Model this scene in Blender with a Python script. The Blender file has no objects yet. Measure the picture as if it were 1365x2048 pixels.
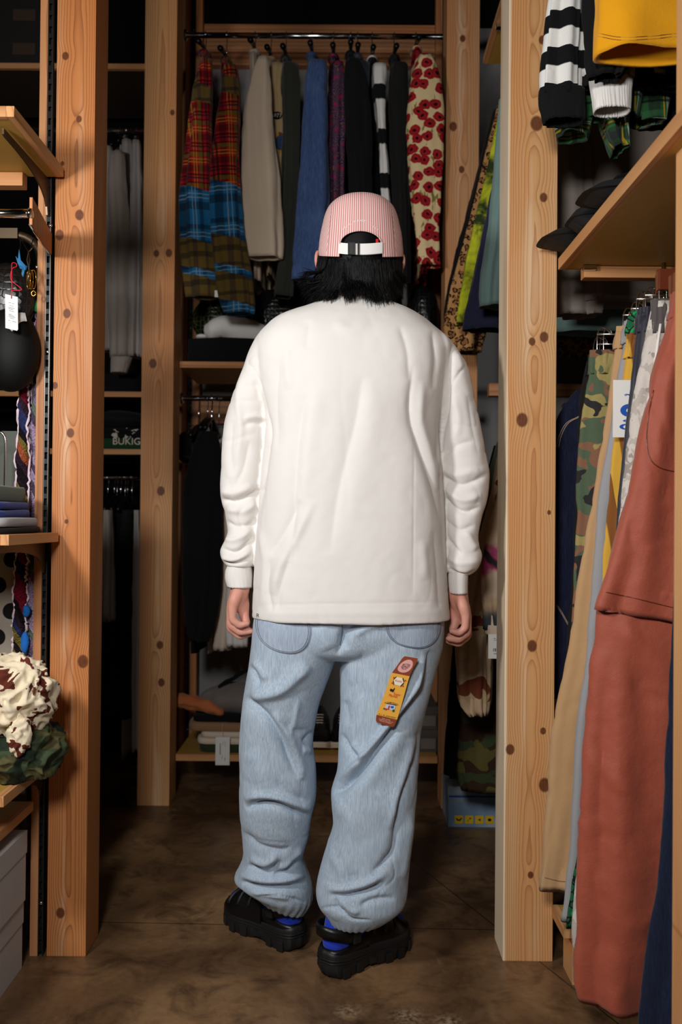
import bpy, bmesh, math, random
import numpy as np
from mathutils import Vector, Matrix
from mathutils.bvhtree import BVHTree

SC = bpy.context.scene
COL = SC.collection
# ---------------------------------------------------------------- camera
FPX, CX, CY = 1750.0, 682.5, 1024.0
VPX, VPY, ROLL = 690.0, 1040.0, 0.0085
CAM = np.array([0.0, 0.0, 1.0])
_Y = np.array([(VPX - CX) / FPX, -(VPY - CY) / FPX, -1.0]); _Y /= np.linalg.norm(_Y)
_Z = np.array([ROLL, 1.0, 0.0]); _Z -= _Y * _Z.dot(_Y); _Z /= np.linalg.norm(_Z)
_X = np.cross(_Y, _Z)
RWC = np.array([_X, _Y, _Z])                     # camera axes -> world
cam_data = bpy.data.cameras.new('camera')
cam = bpy.data.objects.new('camera', cam_data); COL.objects.link(cam)
M4 = np.eye(4); M4[:3, :3] = RWC; M4[:3, 3] = CAM
cam.matrix_world = Matrix(M4.tolist())
cam_data.sensor_fit = 'VERTICAL'; cam_data.sensor_height = 36.0
cam_data.lens = FPX * 36.0 / 2048.0
cam_data.clip_start = 0.05
cam_data.dof.use_dof = True; cam_data.dof.focus_distance = 1.88; cam_data.dof.aperture_fstop = 4.0
SC.camera = cam

def W(px, py, y):
    """the point of the place at depth y (metres from the camera) seen at a pixel of the photograph"""
    d = RWC @ np.array([(px - CX) / FPX, -(py - CY) / FPX, -1.0])
    return CAM + d * (y / d[1])

def proj(P):
    q = (np.asarray(P) - CAM) @ RWC
    return np.stack([CX + FPX * q[:, 0] / -q[:, 2], CY - FPX * q[:, 1] / -q[:, 2]], 1)

# ---------------------------------------------------------------- world, lamps, exposure
wd = bpy.data.worlds.new('world'); SC.world = wd; wd.use_nodes = True
wd.node_tree.nodes['Background'].inputs[0].default_value = (0.9, 0.95, 1.0, 1)
wd.node_tree.nodes['Background'].inputs[1].default_value = 0.004

def area(name, loc, target, size, power, col=(1, 1, 1), spread=math.pi):
    l = bpy.data.lights.new(name, 'AREA'); l.shape = 'DISK'; l.size = size; l.energy = power; l.color = col
    l.spread = spread
    o = bpy.data.objects.new(name, l); COL.objects.link(o)
    o.location = loc
    o.rotation_euler = (Vector(target) - Vector(loc)).to_track_quat('-Z', 'Y').to_euler()
    return o
area('studio_softbox', (-0.32, -0.25, 1.66), (0.05, 2.0, 1.05), 0.36, 24, (1.0, 0.985, 0.955))
area('studio_strip_lamp', (-1.0, 0.70, 1.58), (0.0, 2.0, 1.05), 0.22, 16, (1.0, 0.985, 0.96))

SC.view_settings.view_transform = 'Standard'
SC.view_settings.look = 'None'
SC.view_settings.exposure = 0.0
SC.view_settings.gamma = 1.0
SC.view_settings.use_curve_mapping = False

# ---------------------------------------------------------------- object helpers
rng = np.random.default_rng(7)

def S(r, g, b):
    f = lambda c: (c / 12.92 if c <= 0.04045 else ((c + 0.055) / 1.055) ** 2.4)
    return (f(r / 255), f(g / 255), f(b / 255), 1.0)

def tag(o, label=None, cat=None, group=None, kind=None):
    if label: o['label'] = label
    if cat: o['category'] = cat
    if group: o['group'] = group
    if kind: o['kind'] = kind
    return o

def thing(name, label, cat, loc=(0, 0, 0), group=None, rotz=0.0):
    o = bpy.data.objects.new(name, None); COL.objects.link(o)
    o.empty_display_size = 0.05
    o.location = loc; o.rotation_euler = (0, 0, rotz)
    return tag(o, label, cat, group)

def root_inv(parent):
    if parent is None: return np.eye(4)
    M = np.eye(4); p = parent
    while p is not None:
        L = np.array(Matrix.LocRotScale(p.location, p.rotation_euler, p.scale)); M = L @ M; p = p.parent
    return np.linalg.inv(M)

def link(name, me, mat, parent=None, kind=None, label=None):
    o = bpy.data.objects.new(name, me); COL.objects.link(o)
    if parent is not None: o.parent = parent
    if mat is not None: me.materials.append(mat)
    if kind: o['kind'] = kind
    if label: o['label'] = label
    return o

def mesh(name, V, F, mat, parent=None, smooth=True, kind=None, label=None, world=True, uv=None):
    """one mesh object; V in world metres (made local to the parent), or already local with world=False"""
    V = np.asarray(V, float)
    if world and parent is not None:
        I = root_inv(parent); V = V @ I[:3, :3].T + I[:3, 3]
    me = bpy.data.meshes.new(name)
    me.from_pydata(V.tolist(), [], F if isinstance(F, list) else F.tolist())
    me.update()
    if smooth: me.polygons.foreach_set('use_smooth', [True] * len(me.polygons))
    if uv is not None:
        lay = me.uv_layers.new(name='UVMap')
        li = np.empty(len(me.loops), int); me.loops.foreach_get('vertex_index', li)
        lay.data.foreach_set('uv', np.asarray(uv, float)[li].ravel())
    return link(name, me, mat, parent, kind, label)

def bm_obj(name, bm, mat, parent=None, smooth=False, kind=None, label=None, world=True):
    if world and parent is not None:
        bmesh.ops.transform(bm, matrix=Matrix(root_inv(parent).tolist()), verts=bm.verts)
    me = bpy.data.meshes.new(name); bm.normal_update(); bm.to_mesh(me); bm.free()
    if smooth: me.polygons.foreach_set('use_smooth', [True] * len(me.polygons))
    return link(name, me, mat, parent, kind, label)

def box(bm, x0, x1, y0, y1, z0, z1, bev=0.002, seg=2):
    r = bmesh.ops.create_cube(bm, size=1.0)
    vs = r['verts']
    for v in vs:
        v.co = Vector(((x0 + x1) / 2 + v.co.x * (x1 - x0), (y0 + y1) / 2 + v.co.y * (y1 - y0), (z0 + z1) / 2 + v.co.z * (z1 - z0)))
    if bev > 0:
        es = list({e for v in vs for e in v.link_edges})
        bmesh.ops.bevel(bm, geom=es, offset=bev, segments=seg, affect='EDGES', profile=0.7)

def box_obj(name, ext, mat, parent=None, bev=0.002, kind=None, label=None):
    bm = bmesh.new(); box(bm, *ext, bev=bev)
    return bm_obj(name, bm, mat, parent, kind=kind, label=label)

def tube_vf(P, R, seg=10, cap=True):
    P = np.asarray(P, float); n = len(P); R = np.broadcast_to(np.asarray(R, float), (n,))
    T = np.gradient(P, axis=0); T /= np.linalg.norm(T, axis=1)[:, None] + 1e-12
    up = np.array([0.0, 0, 1]) if abs(T[0][2]) < 0.9 else np.array([0.0, 1, 0])
    N = np.cross(T[0], up); N /= np.linalg.norm(N)
    V = []; a = np.linspace(0, 2 * np.pi, seg, endpoint=False)
    for i in range(n):
        N = N - T[i] * N.dot(T[i]); N /= np.linalg.norm(N) + 1e-12
        B = np.cross(T[i], N)
        V.append(P[i] + R[i] * (np.cos(a)[:, None] * N + np.sin(a)[:, None] * B))
    V = np.concatenate(V); F = []
    for i in range(n - 1):
        for j in range(seg):
            k = (j + 1) % seg
            F.append([i * seg + j, i * seg + k, (i + 1) * seg + k, (i + 1) * seg + j])
    if cap:
        F.append(list(range(seg))[::-1]); F.append([(n - 1) * seg + j for j in range(seg)])
    return V, F

def tube(name, P, R, mat, parent=None, seg=10, kind=None, label=None):
    V, F = tube_vf(P, R, seg)
    return mesh(name, V, F, mat, parent, kind=kind, label=label)

def spline(P, n):
    """Catmull-Rom through the points, n samples"""
    P = np.asarray(P, float); m = len(P)
    Q = np.concatenate([[2 * P[0] - P[1]], P, [2 * P[-1] - P[-2]]])
    t = np.linspace(0, m - 1 - 1e-9, n); i = t.astype(int); f = (t - i)[:, None]
    a, b, c, d = Q[i], Q[i + 1], Q[i + 2], Q[i + 3]
    return 0.5 * (2 * b + (c - a) * f + (2 * a - 5 * b + 4 * c - d) * f ** 2 + (3 * b - a - 3 * c + d) * f ** 3)

def _hash(i, j, k, s):
    h = (i * 374761393 + j * 668265263 + k * 2147483647 + s * 1274126177) & 0xFFFFFFFF
    h = ((h ^ (h >> 13)) * 1274126177) & 0xFFFFFFFF
    return ((h ^ (h >> 16)) & 0xFFFF) / 65535.0

def vnoise(P, s=0):
    """value noise in -1..1 at points P"""
    P = np.asarray(P, float); I = np.floor(P).astype(np.int64); f = P - I; f = f * f * (3 - 2 * f)
    r = 0
    for a in (0, 1):
        for b in (0, 1):
            for c in (0, 1):
                w = (f[:, 0] if a else 1 - f[:, 0]) * (f[:, 1] if b else 1 - f[:, 1]) * (f[:, 2] if c else 1 - f[:, 2])
                r = r + w * _hash(I[:, 0] + a, I[:, 1] + b, I[:, 2] + c, s)
    return r * 2 - 1

def loft(name, rows, mat, parent=None, seg=44, power=2.5, fold=0.006, nf=5, seed=0, dz=0.018, wrinkle=0.002,
         cap_top=True, cap_bot=False, hem=True, smooth_rows=True, label=None, kind=None, fold0=0.25):
    """hanging cloth: rows of (z, cx, cy, hx, hy) from top to bottom, closed round, with drape folds that grow downwards"""
    rows = np.asarray(rows, float)
    if rows[0, 0] < rows[-1, 0]: rows = rows[::-1]
    L = abs(rows[0, 0] - rows[-1, 0]); n = max(10, int(L / dz))
    t = np.concatenate([[0], np.cumsum(np.abs(np.diff(rows[:, 0])) + 1e-4)]); t /= t[-1]
    tt = np.linspace(0, 1, n)
    R = np.stack([np.interp(tt, t, rows[:, i]) for i in range(5)], 1)
    if smooth_rows and n > 8:
        for _ in range(2):
            R[1:-1, 1:] = 0.25 * R[:-2, 1:] + 0.5 * R[1:-1, 1:] + 0.25 * R[2:, 1:]
    r = np.random.default_rng(seed + 11)
    a = np.linspace(0, 2 * np.pi, seg, endpoint=False)
    ca, sa = np.cos(a), np.sin(a)
    ex = 2.0 / power
    ux = np.sign(ca) * np.abs(ca) ** ex; uy = np.sign(sa) * np.abs(sa) ** ex
    ph = r.uniform(0, 6.28, 4); ks = np.array([nf, nf + 2, max(2, nf - 2), nf * 2 + 1]); am = np.array([1, .6, .7, .35])
    V = []
    for i in range(n):
        z, cx, cy, hx, hy = R[i]
        g = fold0 + (1 - fold0) * tt[i] ** 0.8
        d = sum(am[q] * np.sin(ks[q] * a + ph[q] + 1.2 * np.sin(tt[i] * (2.2 + q) + ph[q])) for q in range(4)) * fold * g
        m = min(hx, hy); d = np.clip(d, -0.6 * m, 0.6 * m)
        X = cx + ux * hx + ca * d * 0.6; Y = cy + uy * hy + sa * d
        V.append(np.stack([X, Y, np.full(seg, z)], 1))
    V = np.concatenate(V)
    if wrinkle:
        nn = vnoise(V * np.array([26, 26, 15.0]), seed) + 0.5 * vnoise(V * 60, seed + 3)
        dirv = np.tile(np.stack([ca, sa, 0 * ca], 1), (n, 1))
        wp = np.stack([vnoise(V * 8, seed + 21), vnoise(V * 8, seed + 22), vnoise(V * 6, seed + 23)], 1)
        rid = np.clip(1 - np.abs(vnoise(V * np.array([17, 17, 6.5]) + wp * .9, seed + 24)) * 2.8, 0, 1) ** 2
        V = V + dirv * (nn * wrinkle - rid * min(wrinkle * 1.7, .004))[:, None]
    F = []
    for i in range(n - 1):
        for j in range(seg):
            k = (j + 1) % seg
            F.append([i * seg + j, (i + 1) * seg + j, (i + 1) * seg + k, i * seg + k])
    if cap_top: F.append(list(range(seg)))
    if cap_bot: F.append([(n - 1) * seg + j for j in range(seg)][::-1])
    elif hem:                                      # turned-in hem so the edge has a thickness
        last = V[-seg:]; c = last.mean(0)
        inn = c + (last - c) * 0.9 + np.array([0, 0, 0.004]); inn2 = c + (last - c) * 0.86 + np.array([0, 0, 0.05])
        b0 = (n - 1) * seg; V = np.concatenate([V, inn, inn2])
        for q, (p, s_) in enumerate(((b0, n * seg), (n * seg, (n + 1) * seg))):
            for j in range(seg):
                k = (j + 1) % seg
                F.append([p + j, s_ + j, s_ + k, p + k])
    return mesh(name, V, F, mat, parent, label=label, kind=kind)

def prow(rows, y, hy, cyo=0.0):
    """rows of (py, px_left, px_right[, hy]) seen at depth y -> loft rows"""
    out = []
    for r in rows:
        a, b = W(r[1], r[0], y), W(r[2], r[0], y)
        h = r[3] if len(r) > 3 else hy
        out.append(((a[2] + b[2]) / 2, (a[0] + b[0]) / 2, y + cyo + h, (b[0] - a[0]) / 2, h))
    return out

def eval_mesh(o):
    dg = bpy.context.evaluated_depsgraph_get(); dg.update()
    me = bpy.data.meshes.new_from_object(o.evaluated_get(dg))
    return me

def arrays(me):
    V = np.empty(len(me.vertices) * 3); me.vertices.foreach_get('co', V); V = V.reshape(-1, 3)
    E = np.empty(len(me.edges) * 2, int); me.edges.foreach_get('vertices', E); E = E.reshape(-1, 2)
    return V, E

def lap(V, E, it, lam=0.5, mask=None):
    n = len(V); deg = np.bincount(E.ravel(), minlength=n)[:, None].clip(1)
    for _ in range(it):
        A = np.zeros_like(V)
        for c in range(3):
            A[:, c] = np.bincount(E[:, 0], V[E[:, 1], c], n) + np.bincount(E[:, 1], V[E[:, 0], c], n)
        D = lam * (A / deg - V)
        V = V + (D if mask is None else D * mask[:, None])
    return V

def union_remesh(parts, voxel, it=2):
    """join closed pieces [(V, F), ...] into ONE continuous surface"""
    Vs, Fs, b = [], [], 0
    for V, F in parts:
        Vs.append(np.asarray(V)); Fs += [[b + i for i in f] for f in F]; b += len(V)
    me = bpy.data.meshes.new('tmp'); me.from_pydata(np.concatenate(Vs).tolist(), [], Fs); me.update()
    o = bpy.data.objects.new('tmp', me); COL.objects.link(o)
    m = o.modifiers.new('r', 'REMESH'); m.mode = 'VOXEL'; m.voxel_size = voxel; m.adaptivity = 0
    out = eval_mesh(o)
    bpy.data.objects.remove(o); bpy.data.meshes.remove(me)
    V, E = arrays(out); V = lap(V, E, it)
    out.vertices.foreach_set('co', V.ravel()); out.update()
    out.polygons.foreach_set('use_smooth', [True] * len(out.polygons))
    return out

def normals(me):
    N = np.empty(len(me.vertices) * 3); me.update(); me.vertex_normals.foreach_get('vector', N); return N.reshape(-1, 3)

def sphere_vf(c, r, R=None, u=20, v=12):
    bm = bmesh.new(); bmesh.ops.create_uvsphere(bm, u_segments=u, v_segments=v, radius=1.0)
    V = np.array([w.co[:] for w in bm.verts]); F = [[w.index for w in f.verts] for f in bm.faces]; bm.free()
    V = V * np.asarray(r)
    if R is not None: V = V @ np.asarray(R).T
    return V + np.asarray(c), F

def chain_vf(P, R, n=24, seg=14):
    """limb: smooth tapered tube with round ends"""
    P = spline(P, n); R = np.interp(np.linspace(0, 1, n), np.linspace(0, 1, len(R)), R)
    T0 = P[0] - P[1]; T0 /= np.linalg.norm(T0); T1 = P[-1] - P[-2]; T1 /= np.linalg.norm(T1)
    P = np.concatenate([[P[0] + T0 * R[0] * .95], [P[0] + T0 * R[0] * .6], P, [P[-1] + T1 * R[-1] * .6], [P[-1] + T1 * R[-1] * .95]])
    R = np.concatenate([[R[0] * .3, R[0] * .8], R, [R[-1] * .8, R[-1] * .3]])
    return tube_vf(P, R, seg)

def ellip_loft_vf(rows, seg=48, power=2.2):
    """closed loft through rows (z, cx, cy, hx, hy)"""
    rows = np.asarray(rows, float); a = np.linspace(0, 2 * np.pi, seg, endpoint=False)
    ux = np.sign(np.cos(a)) * np.abs(np.cos(a)) ** (2 / power); uy = np.sign(np.sin(a)) * np.abs(np.sin(a)) ** (2 / power)
    V = np.concatenate([np.stack([c[1] + ux * c[3], c[2] + uy * c[4], np.full(seg, c[0])], 1) for c in rows]); F = []
    n = len(rows)
    for i in range(n - 1):
        for j in range(seg):
            k = (j + 1) % seg; F.append([i * seg + j, (i + 1) * seg + j, (i + 1) * seg + k, i * seg + k])
    F.append(list(range(seg))); F.append([(n - 1) * seg + j for j in range(seg)][::-1])
    return V, F

def dense(rows, n):
    rows = np.asarray(rows, float)
    return spline(rows, n)

def text2d(s, size=1.0):
    cu = bpy.data.curves.new('t', 'FONT'); cu.body = s; cu.size = size; cu.align_x = 'CENTER'; cu.align_y = 'CENTER'; cu.resolution_u = 3
    o = bpy.data.objects.new('t', cu); COL.objects.link(o)
    me = eval_mesh(o); V, _ = arrays(me); F = [list(p.vertices) for p in me.polygons]
    bpy.data.objects.remove(o); bpy.data.curves.remove(cu); bpy.data.meshes.remove(me)
    return V[:, :2], F

class Shapes:
    """flat print: collects 2-D outlines (u, v) and lays them through a map (u, v) -> 3-D"""
    def __init__(s): s.V = []; s.F = []; s.b = 0
    def add(s, V, F):
        V = np.asarray(V, float); s.V.append(V); s.F += [[s.b + i for i in f] for f in F]; s.b += len(V)
    def poly(s, P): s.add(P, [list(range(len(P)))])
    def rect(s, x0, y0, x1, y1): s.poly([(x0, y0), (x1, y0), (x1, y1), (x0, y1)])
    def disc(s, cx, cy, rx, ry=None, n=24):
        a = np.linspace(0, 2 * np.pi, n, endpoint=False); s.poly(np.stack([cx + rx * np.cos(a), cy + (ry or rx) * np.sin(a)], 1))
    def text(s, t, cx, cy, size, rot=0.0, sx=1.0):
        V, F = text2d(t, size); V = V * np.array([sx, 1.0]); c, q = math.cos(rot), math.sin(rot)
        s.add(np.stack([cx + V[:, 0] * c - V[:, 1] * q, cy + V[:, 0] * q + V[:, 1] * c], 1), F)
    def line(s, P, w):
        P = np.asarray(P, float); T = np.gradient(P, axis=0); T /= np.linalg.norm(T, axis=1)[:, None]
        N = np.stack([-T[:, 1], T[:, 0]], 1) * w / 2; n = len(P)
        s.add(np.concatenate([P + N, P - N]), [[i, i + 1, n + i + 1, n + i] for i in range(n - 1)])
    def build(s, name, fn, mat, parent, label=None):
        return mesh(name, fn(np.concatenate(s.V)), s.F, mat, parent, smooth=False, label=label)

def plane_map(o, u, v, off=0.0):
    o, u, v = (np.asarray(q, float) for q in (o, u, v)); n = np.cross(u, v); n /= np.linalg.norm(n)
    return lambda Q: o + Q[:, :1] * u + Q[:, 1:2] * v + n * off
# ---------------------------------------------------------------- node-based materials
class E:
    def __init__(s, g, k): s.g, s.k = g, k
    def _m(s, op, o=0.0, o2=0.0, rev=False): return s.g.math(op, o if rev else s, s if rev else o, o2)
    def __add__(s, o): return s._m('ADD', o)
    __radd__ = __add__
    def __sub__(s, o): return s._m('SUBTRACT', o)
    def __rsub__(s, o): return s._m('SUBTRACT', o, rev=True)
    def __mul__(s, o): return s._m('MULTIPLY', o)
    __rmul__ = __mul__
    def __truediv__(s, o): return s._m('DIVIDE', o)
    def __neg__(s): return s._m('MULTIPLY', -1.0)
    def __gt__(s, o): return s._m('GREATER_THAN', o)
    def __lt__(s, o): return s._m('LESS_THAN', o)

class G:
    def __init__(s, name):
        s.m = bpy.data.materials.new(name); s.m.use_nodes = True
        s.t = s.m.node_tree; s.b = s.t.nodes['Principled BSDF']; s._oc = None
    def node(s, k): return s.t.nodes.new(k)
    def put(s, sock, v):
        if isinstance(v, E): s.t.links.new(v.k, sock)
        elif isinstance(v, (tuple, list)) and len(v) == 4 and sock.type == 'VECTOR': sock.default_value = v[:3]
        else: sock.default_value = v
    def math(s, op, a, b=0.0, c=0.0):
        n = s.node('ShaderNodeMath'); n.operation = op
        for i, v in enumerate((a, b, c)): s.put(n.inputs[i], v)
        return E(s, n.outputs[0])
    def coord(s, kind='Object'):
        n = s.node('ShaderNodeTexCoord'); return E(s, n.outputs[kind])
    def xyz(s, kind='Object'):
        n = s.node('ShaderNodeSeparateXYZ'); s.put(n.inputs[0], s.coord(kind)); return [E(s, o) for o in n.outputs]
    def vec(s, x, y, z):
        n = s.node('ShaderNodeCombineXYZ')
        for i, v in enumerate((x, y, z)): s.put(n.inputs[i], v)
        return E(s, n.outputs[0])
    def noise(s, vec, scale=1.0, detail=2.0, rough=0.5, dist=0.0):
        n = s.node('ShaderNodeTexNoise'); s.put(n.inputs['Vector'], vec)
        n.inputs['Scale'].default_value = scale; n.inputs['Detail'].default_value = detail
        n.inputs['Roughness'].default_value = rough; n.inputs['Distortion'].default_value = dist
        return E(s, n.outputs[0])
    def voro(s, vec, scale, feature='F1', out='Distance', rnd=1.0, dim='3D'):
        n = s.node('ShaderNodeTexVoronoi'); n.voronoi_dimensions = dim; n.feature = feature; s.put(n.inputs['Vector'], vec)
        n.inputs['Scale'].default_value = scale; n.inputs['Randomness'].default_value = rnd
        return E(s, n.outputs[out])
    def rand(s):
        n = s.node('ShaderNodeObjectInfo'); return E(s, n.outputs['Random'])
    def mix(s, f, a, b):
        n = s.node('ShaderNodeMix'); n.data_type = 'RGBA'
        s.put(n.inputs[0], f); s.put(n.inputs[6], a); s.put(n.inputs[7], b); return E(s, n.outputs[2])
    def mul(s, col, f):
        n = s.node('ShaderNodeMix'); n.data_type = 'RGBA'; n.blend_type = 'MULTIPLY'; n.inputs[0].default_value = 1
        s.put(n.inputs[6], col)
        c = s.node('ShaderNodeCombineColor')
        for i in range(3): s.put(c.inputs[i], f)
        s.t.links.new(c.outputs[0], n.inputs[7]); return E(s, n.outputs[2])
    def step(s, x, a, b):
        n = s.node('ShaderNodeMapRange'); n.interpolation_type = 'SMOOTHSTEP'; s.put(n.inputs[0], x)
        n.inputs[1].default_value = a; n.inputs[2].default_value = b; return E(s, n.outputs[0])
    def band(s, x, c, w, soft=0.15):
        """1 where |x - c| < w"""
        d = s.math('ABSOLUTE', x - c); return 1.0 - s.step(d, w * (1 - soft), w * (1 + soft))
    def frac(s, x): return s.math('FRACT', x)
    def sin(s, x): return s.math('SINE', x)
    def exp(s, x): return s.math('EXPONENT', x)
    def sqrt(s, x): return s.math('SQRT', x)
    def mx(s, a, b): return s.math('MAXIMUM', a, b)
    def mn(s, a, b): return s.math('MINIMUM', a, b)
    def out(s, col, rough=0.8, metal=0.0, bump=None, dist=0.001, strength=1.0, sheen=0.0, spec=0.3, coat=0.0):
        s.put(s.b.inputs['Base Color'], col); s.put(s.b.inputs['Roughness'], rough); s.put(s.b.inputs['Metallic'], metal)
        s.b.inputs['Specular IOR Level'].default_value = spec
        if sheen: s.b.inputs['Sheen Weight'].default_value = sheen
        if coat: s.b.inputs['Coat Weight'].default_value = coat; s.b.inputs['Coat Roughness'].default_value = 0.15
        if bump is not None:
            n = s.node('ShaderNodeBump'); n.inputs['Strength'].default_value = strength; n.inputs['Distance'].default_value = dist
            s.put(n.inputs['Height'], bump); s.t.links.new(n.outputs[0], s.b.inputs['Normal'])
        return s.m

def plain(name, col, rough=0.6, metal=0.0, spec=0.4, coat=0.0):
    return G(name).out(col, rough, metal, spec=spec, coat=coat)

def fabric(name, col, col2=None, weave=900.0, rough=0.9, sheen=0.15, bump=0.0006, mott=0.12, spec=0.2):
    g = G(name); v = g.coord()
    n = g.noise(v, 14, 3); f = g.noise(v, weave, 1)
    c = g.mix(n, col, col2) if col2 else col
    c = g.mul(c, 1.0 - mott + mott * 2 * (n * 0.5 + f * 0.5))
    return g.out(c, rough, bump=f * 0.5 + g.noise(v, 60, 3) * 1.2, dist=bump, sheen=sheen, spec=spec)

def g_mix_warm(c):
    return (c[0] * 0.92, c[1] * 0.74, c[2] * 0.62, 1)

def wood(name, early, late, axis='z', freq=190.0, pith=(0.0, 0.05), knots=(), seed=0.0, warp=0.010, pale=0.35, rough=0.55, contrast=0.85, slope=0.005, lit_side=None):
    """cut timber: growth rings round a wandering pith, dark latewood lines, fibres, pale sapwood patches, knots at (across, along, radius) and one face painted as if lit"""
    g = G(name); x, y, z = g.xyz()
    if axis == 'x': x, y, z = y, z, x
    elif axis == 'y': x, y, z = x, z, y
    if not knots: z = z + g.rand() * 17.0
    zz = z + seed
    n1 = g.noise(g.vec(seed, 0.0, zz * 0.45), 1.0, 2); n2 = g.noise(g.vec(3.1, seed, zz * 0.55), 1.0, 2)
    u = x - pith[0] - (n1 - 0.5) * 0.045; v = y + 0.020 + z * slope + (n2 - 0.5) * 0.017
    r = g.sqrt(u * u + v * v) + (g.noise(g.vec(x * 14, y * 14, zz * 2.0), 1.0, 3, 0.6) - 0.5) * warp
    dark = None
    for kx, kz, kr in knots:
        dx = (x - kx) / kr; dz = (z - kz) / (kr * 1.25)
        d2 = dx * dx + dz * dz
        r = r + g.exp(d2 * -0.13) * (kr * 0.6)
        e = 1.0 - g.step(d2, 0.55, 1.25)
        dark = e if dark is None else g.mx(dark, e)
    s = g.frac(r * freq); ln = g.math('POWER', s, 3.0)
    ln = ln * (1.0 - g.step(s, 0.93, 1.0))
    fib = g.noise(g.vec(x * 500, y * 500, zz * 7), 1.0, 2)
    pt = g.step(g.noise(g.vec(x * 22, y * 10, zz * 1.6 + 40.0), 1.0, 3), 0.50, 0.70) * (1.0 - g.step(g.math('ABSOLUTE', u), 0.012, 0.03) * 0.75)
    big = g.noise(g.vec(x * 9, y * 9, zz * 0.8), 1.0, 2)
    ea = g.mul(g.mix(g.step(big, 0.35, 0.7), early, g_mix_warm(early)), 0.84 + big * 0.32)
    c = g.mix(ln * contrast, ea, late)
    c = g.mix(pt * pale * (1.0 - ln * 0.7), c, tuple(list(S(244, 214, 180)[:3]) + [1]))
    if lit_side is not None: c = g.mix((1.0 - g.step(x + (g.noise(g.vec(0.0, y * 8, zz * 1.3), 1.0, 2) - 0.5) * 0.02, lit_side - 0.002, lit_side + 0.004)) * 0.85, c, g.mix(ln * 0.35, S(250, 232, 204), S(210, 176, 136)))  # left face paled: bright side light put into the wood colour
    c = g.mul(c, 0.90 + fib * 0.2)
    if dark is not None:
        rn = g.noise(g.vec(x * 160, y * 160, z * 120), 1.0, 3)
        core = dark * g.step(dark, 0.0, 0.9)
        c = g.mix(g.mn(dark * 0.95, 1.0), c, g.mul(g.mix(core, S(56, 26, 12), S(108, 56, 26)), 0.4 + rn * 1.0))
    return g.out(c, rough, bump=ln * 0.5 + fib * 0.5, dist=0.0005, spec=0.3)

EARLY_L, LATE_L = S(206, 138, 82), S(132, 72, 36)
EARLY_R, LATE_R = S(222, 172, 118), S(170, 108, 62)
M = {}
M['plank'] = wood('plank wood', S(205, 150, 98), S(150, 96, 56), axis='x', freq=70, pith=(0.0, -0.03), pale=0.25)
M['plank_y'] = wood('plank wood along', S(212, 160, 108), S(160, 104, 62), axis='y', freq=70, pith=(0.0, -0.03), pale=0.25)
M['batten'] = wood('batten wood', S(196, 138, 92), S(140, 86, 50), axis='z', freq=110, pith=(0.0, 0.12), pale=0.15)
M['rail'] = wood('rail wood', S(200, 142, 98), S(136, 82, 48), axis='x', freq=90, pith=(0.0, 0.0), pale=0.2)
def _ply(name, a):
    g = G(name); x, y, z = g.xyz()
    if a == 'x': x, y = y, x
    n = g.noise(g.vec(x * 7, y * 1.5, z), 1.0, 3, dist=1.5)
    return g.out(g.mul(g.mix(n, S(196, 158, 74), S(172, 128, 56)), 0.9 + g.noise(g.vec(x * 300, y * 8, z * 9), 1.0, 2) * 0.2), 0.5, spec=0.35)
M['shadeboard'] = plain('board darkened as shade', S(52, 38, 26), 0.7)  # shade of the left bay put into the shelf colour
M['ply'] = _ply('plywood face', 'y'); M['ply_x'] = _ply('plywood face across', 'x')

def _floor():
    g = G('polished stained concrete'); x, y, z = g.xyz(); v = g.coord()
    a = g.noise(v, 2.3, 5, 0.6, 0.6); b = g.noise(v, 9, 5, 0.65, 0.8); c = g.noise(v, 60, 4, 0.6)
    col = g.mix(g.step(a, 0.3, 0.7), S(86, 62, 42), S(148, 114, 80))
    col = g.mix(g.step(b, 0.42, 0.75) * 0.8, col, S(50, 33, 22))
    col = g.mix(g.step(g.noise(v, 4.1, 4, 0.7, 1.5), 0.60, 0.74) * 0.55, col, S(176, 142, 104))
    col = g.mul(col, 0.70 + c * 0.6)
    # brush marks and a few round pale scuffs
    arc = g.step(g.noise(g.vec(x * 3 + g.noise(v, 2, 2) * 3, y * 26, 0.0), 1.0, 3), 0.62, 0.8)
    col = g.mix(arc * 0.25, col, S(168, 136, 98))
    for px, py, r in ((0.135, 1.775, 0.035), (0.215, 1.755, 0.03), (0.015, 1.79, 0.03), (-0.16, 2.53, 0.05)):
        dx = (x - px) / r; dy = (y - py) / (r * 0.9)
        ring = g.exp((dx * dx + dy * dy) * -1.3)
        col = g.mix(ring * g.step(g.noise(v, 90, 3), 0.35, 0.65) * 0.55, col, S(196, 170, 140))
    jx = g.band(x + (g.noise(v, 5, 1) - 0.5) * 0.01, 0.62 - 0.0, 0.0022, 0.5)
    jy = g.mx(g.band(y + x * 0.02, 2.16, 0.002, 0.5), g.band(y, 2.97, 0.002, 0.5))
    j2 = g.band(x - (y - 2.0) * 0.0 + (y - 1.6) * 0.42, 0.62, 0.0022, 0.5)
    col = g.mix(g.mx(jy, j2) * 0.75, col, S(30, 22, 14))
    return g.out(col, 0.22 + b * 0.28, bump=c * 0.4 + b * 0.6, dist=0.0008, spec=0.45)
M['floor'] = _floor()
M['plaster'] = fabric('grey plaster wall', S(150, 148, 148), weave=300, sheen=0, bump=0.0008)
M['ceiling'] = plain('black paint for boards and unlit wall', S(16, 14, 13), 0.9, spec=0.1)
M['chrome'] = plain('chrome', (0.78, 0.78, 0.78, 1), 0.12, 1.0)
M['steel'] = plain('dark zinc steel', (0.10, 0.097, 0.093, 1), 0.4, 1.0)
M['bronze'] = plain('dark bronze steel', S(96, 82, 66), 0.4, 0.85)
M['brass'] = plain('brass', S(212, 168, 84), 0.25, 1.0)
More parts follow.
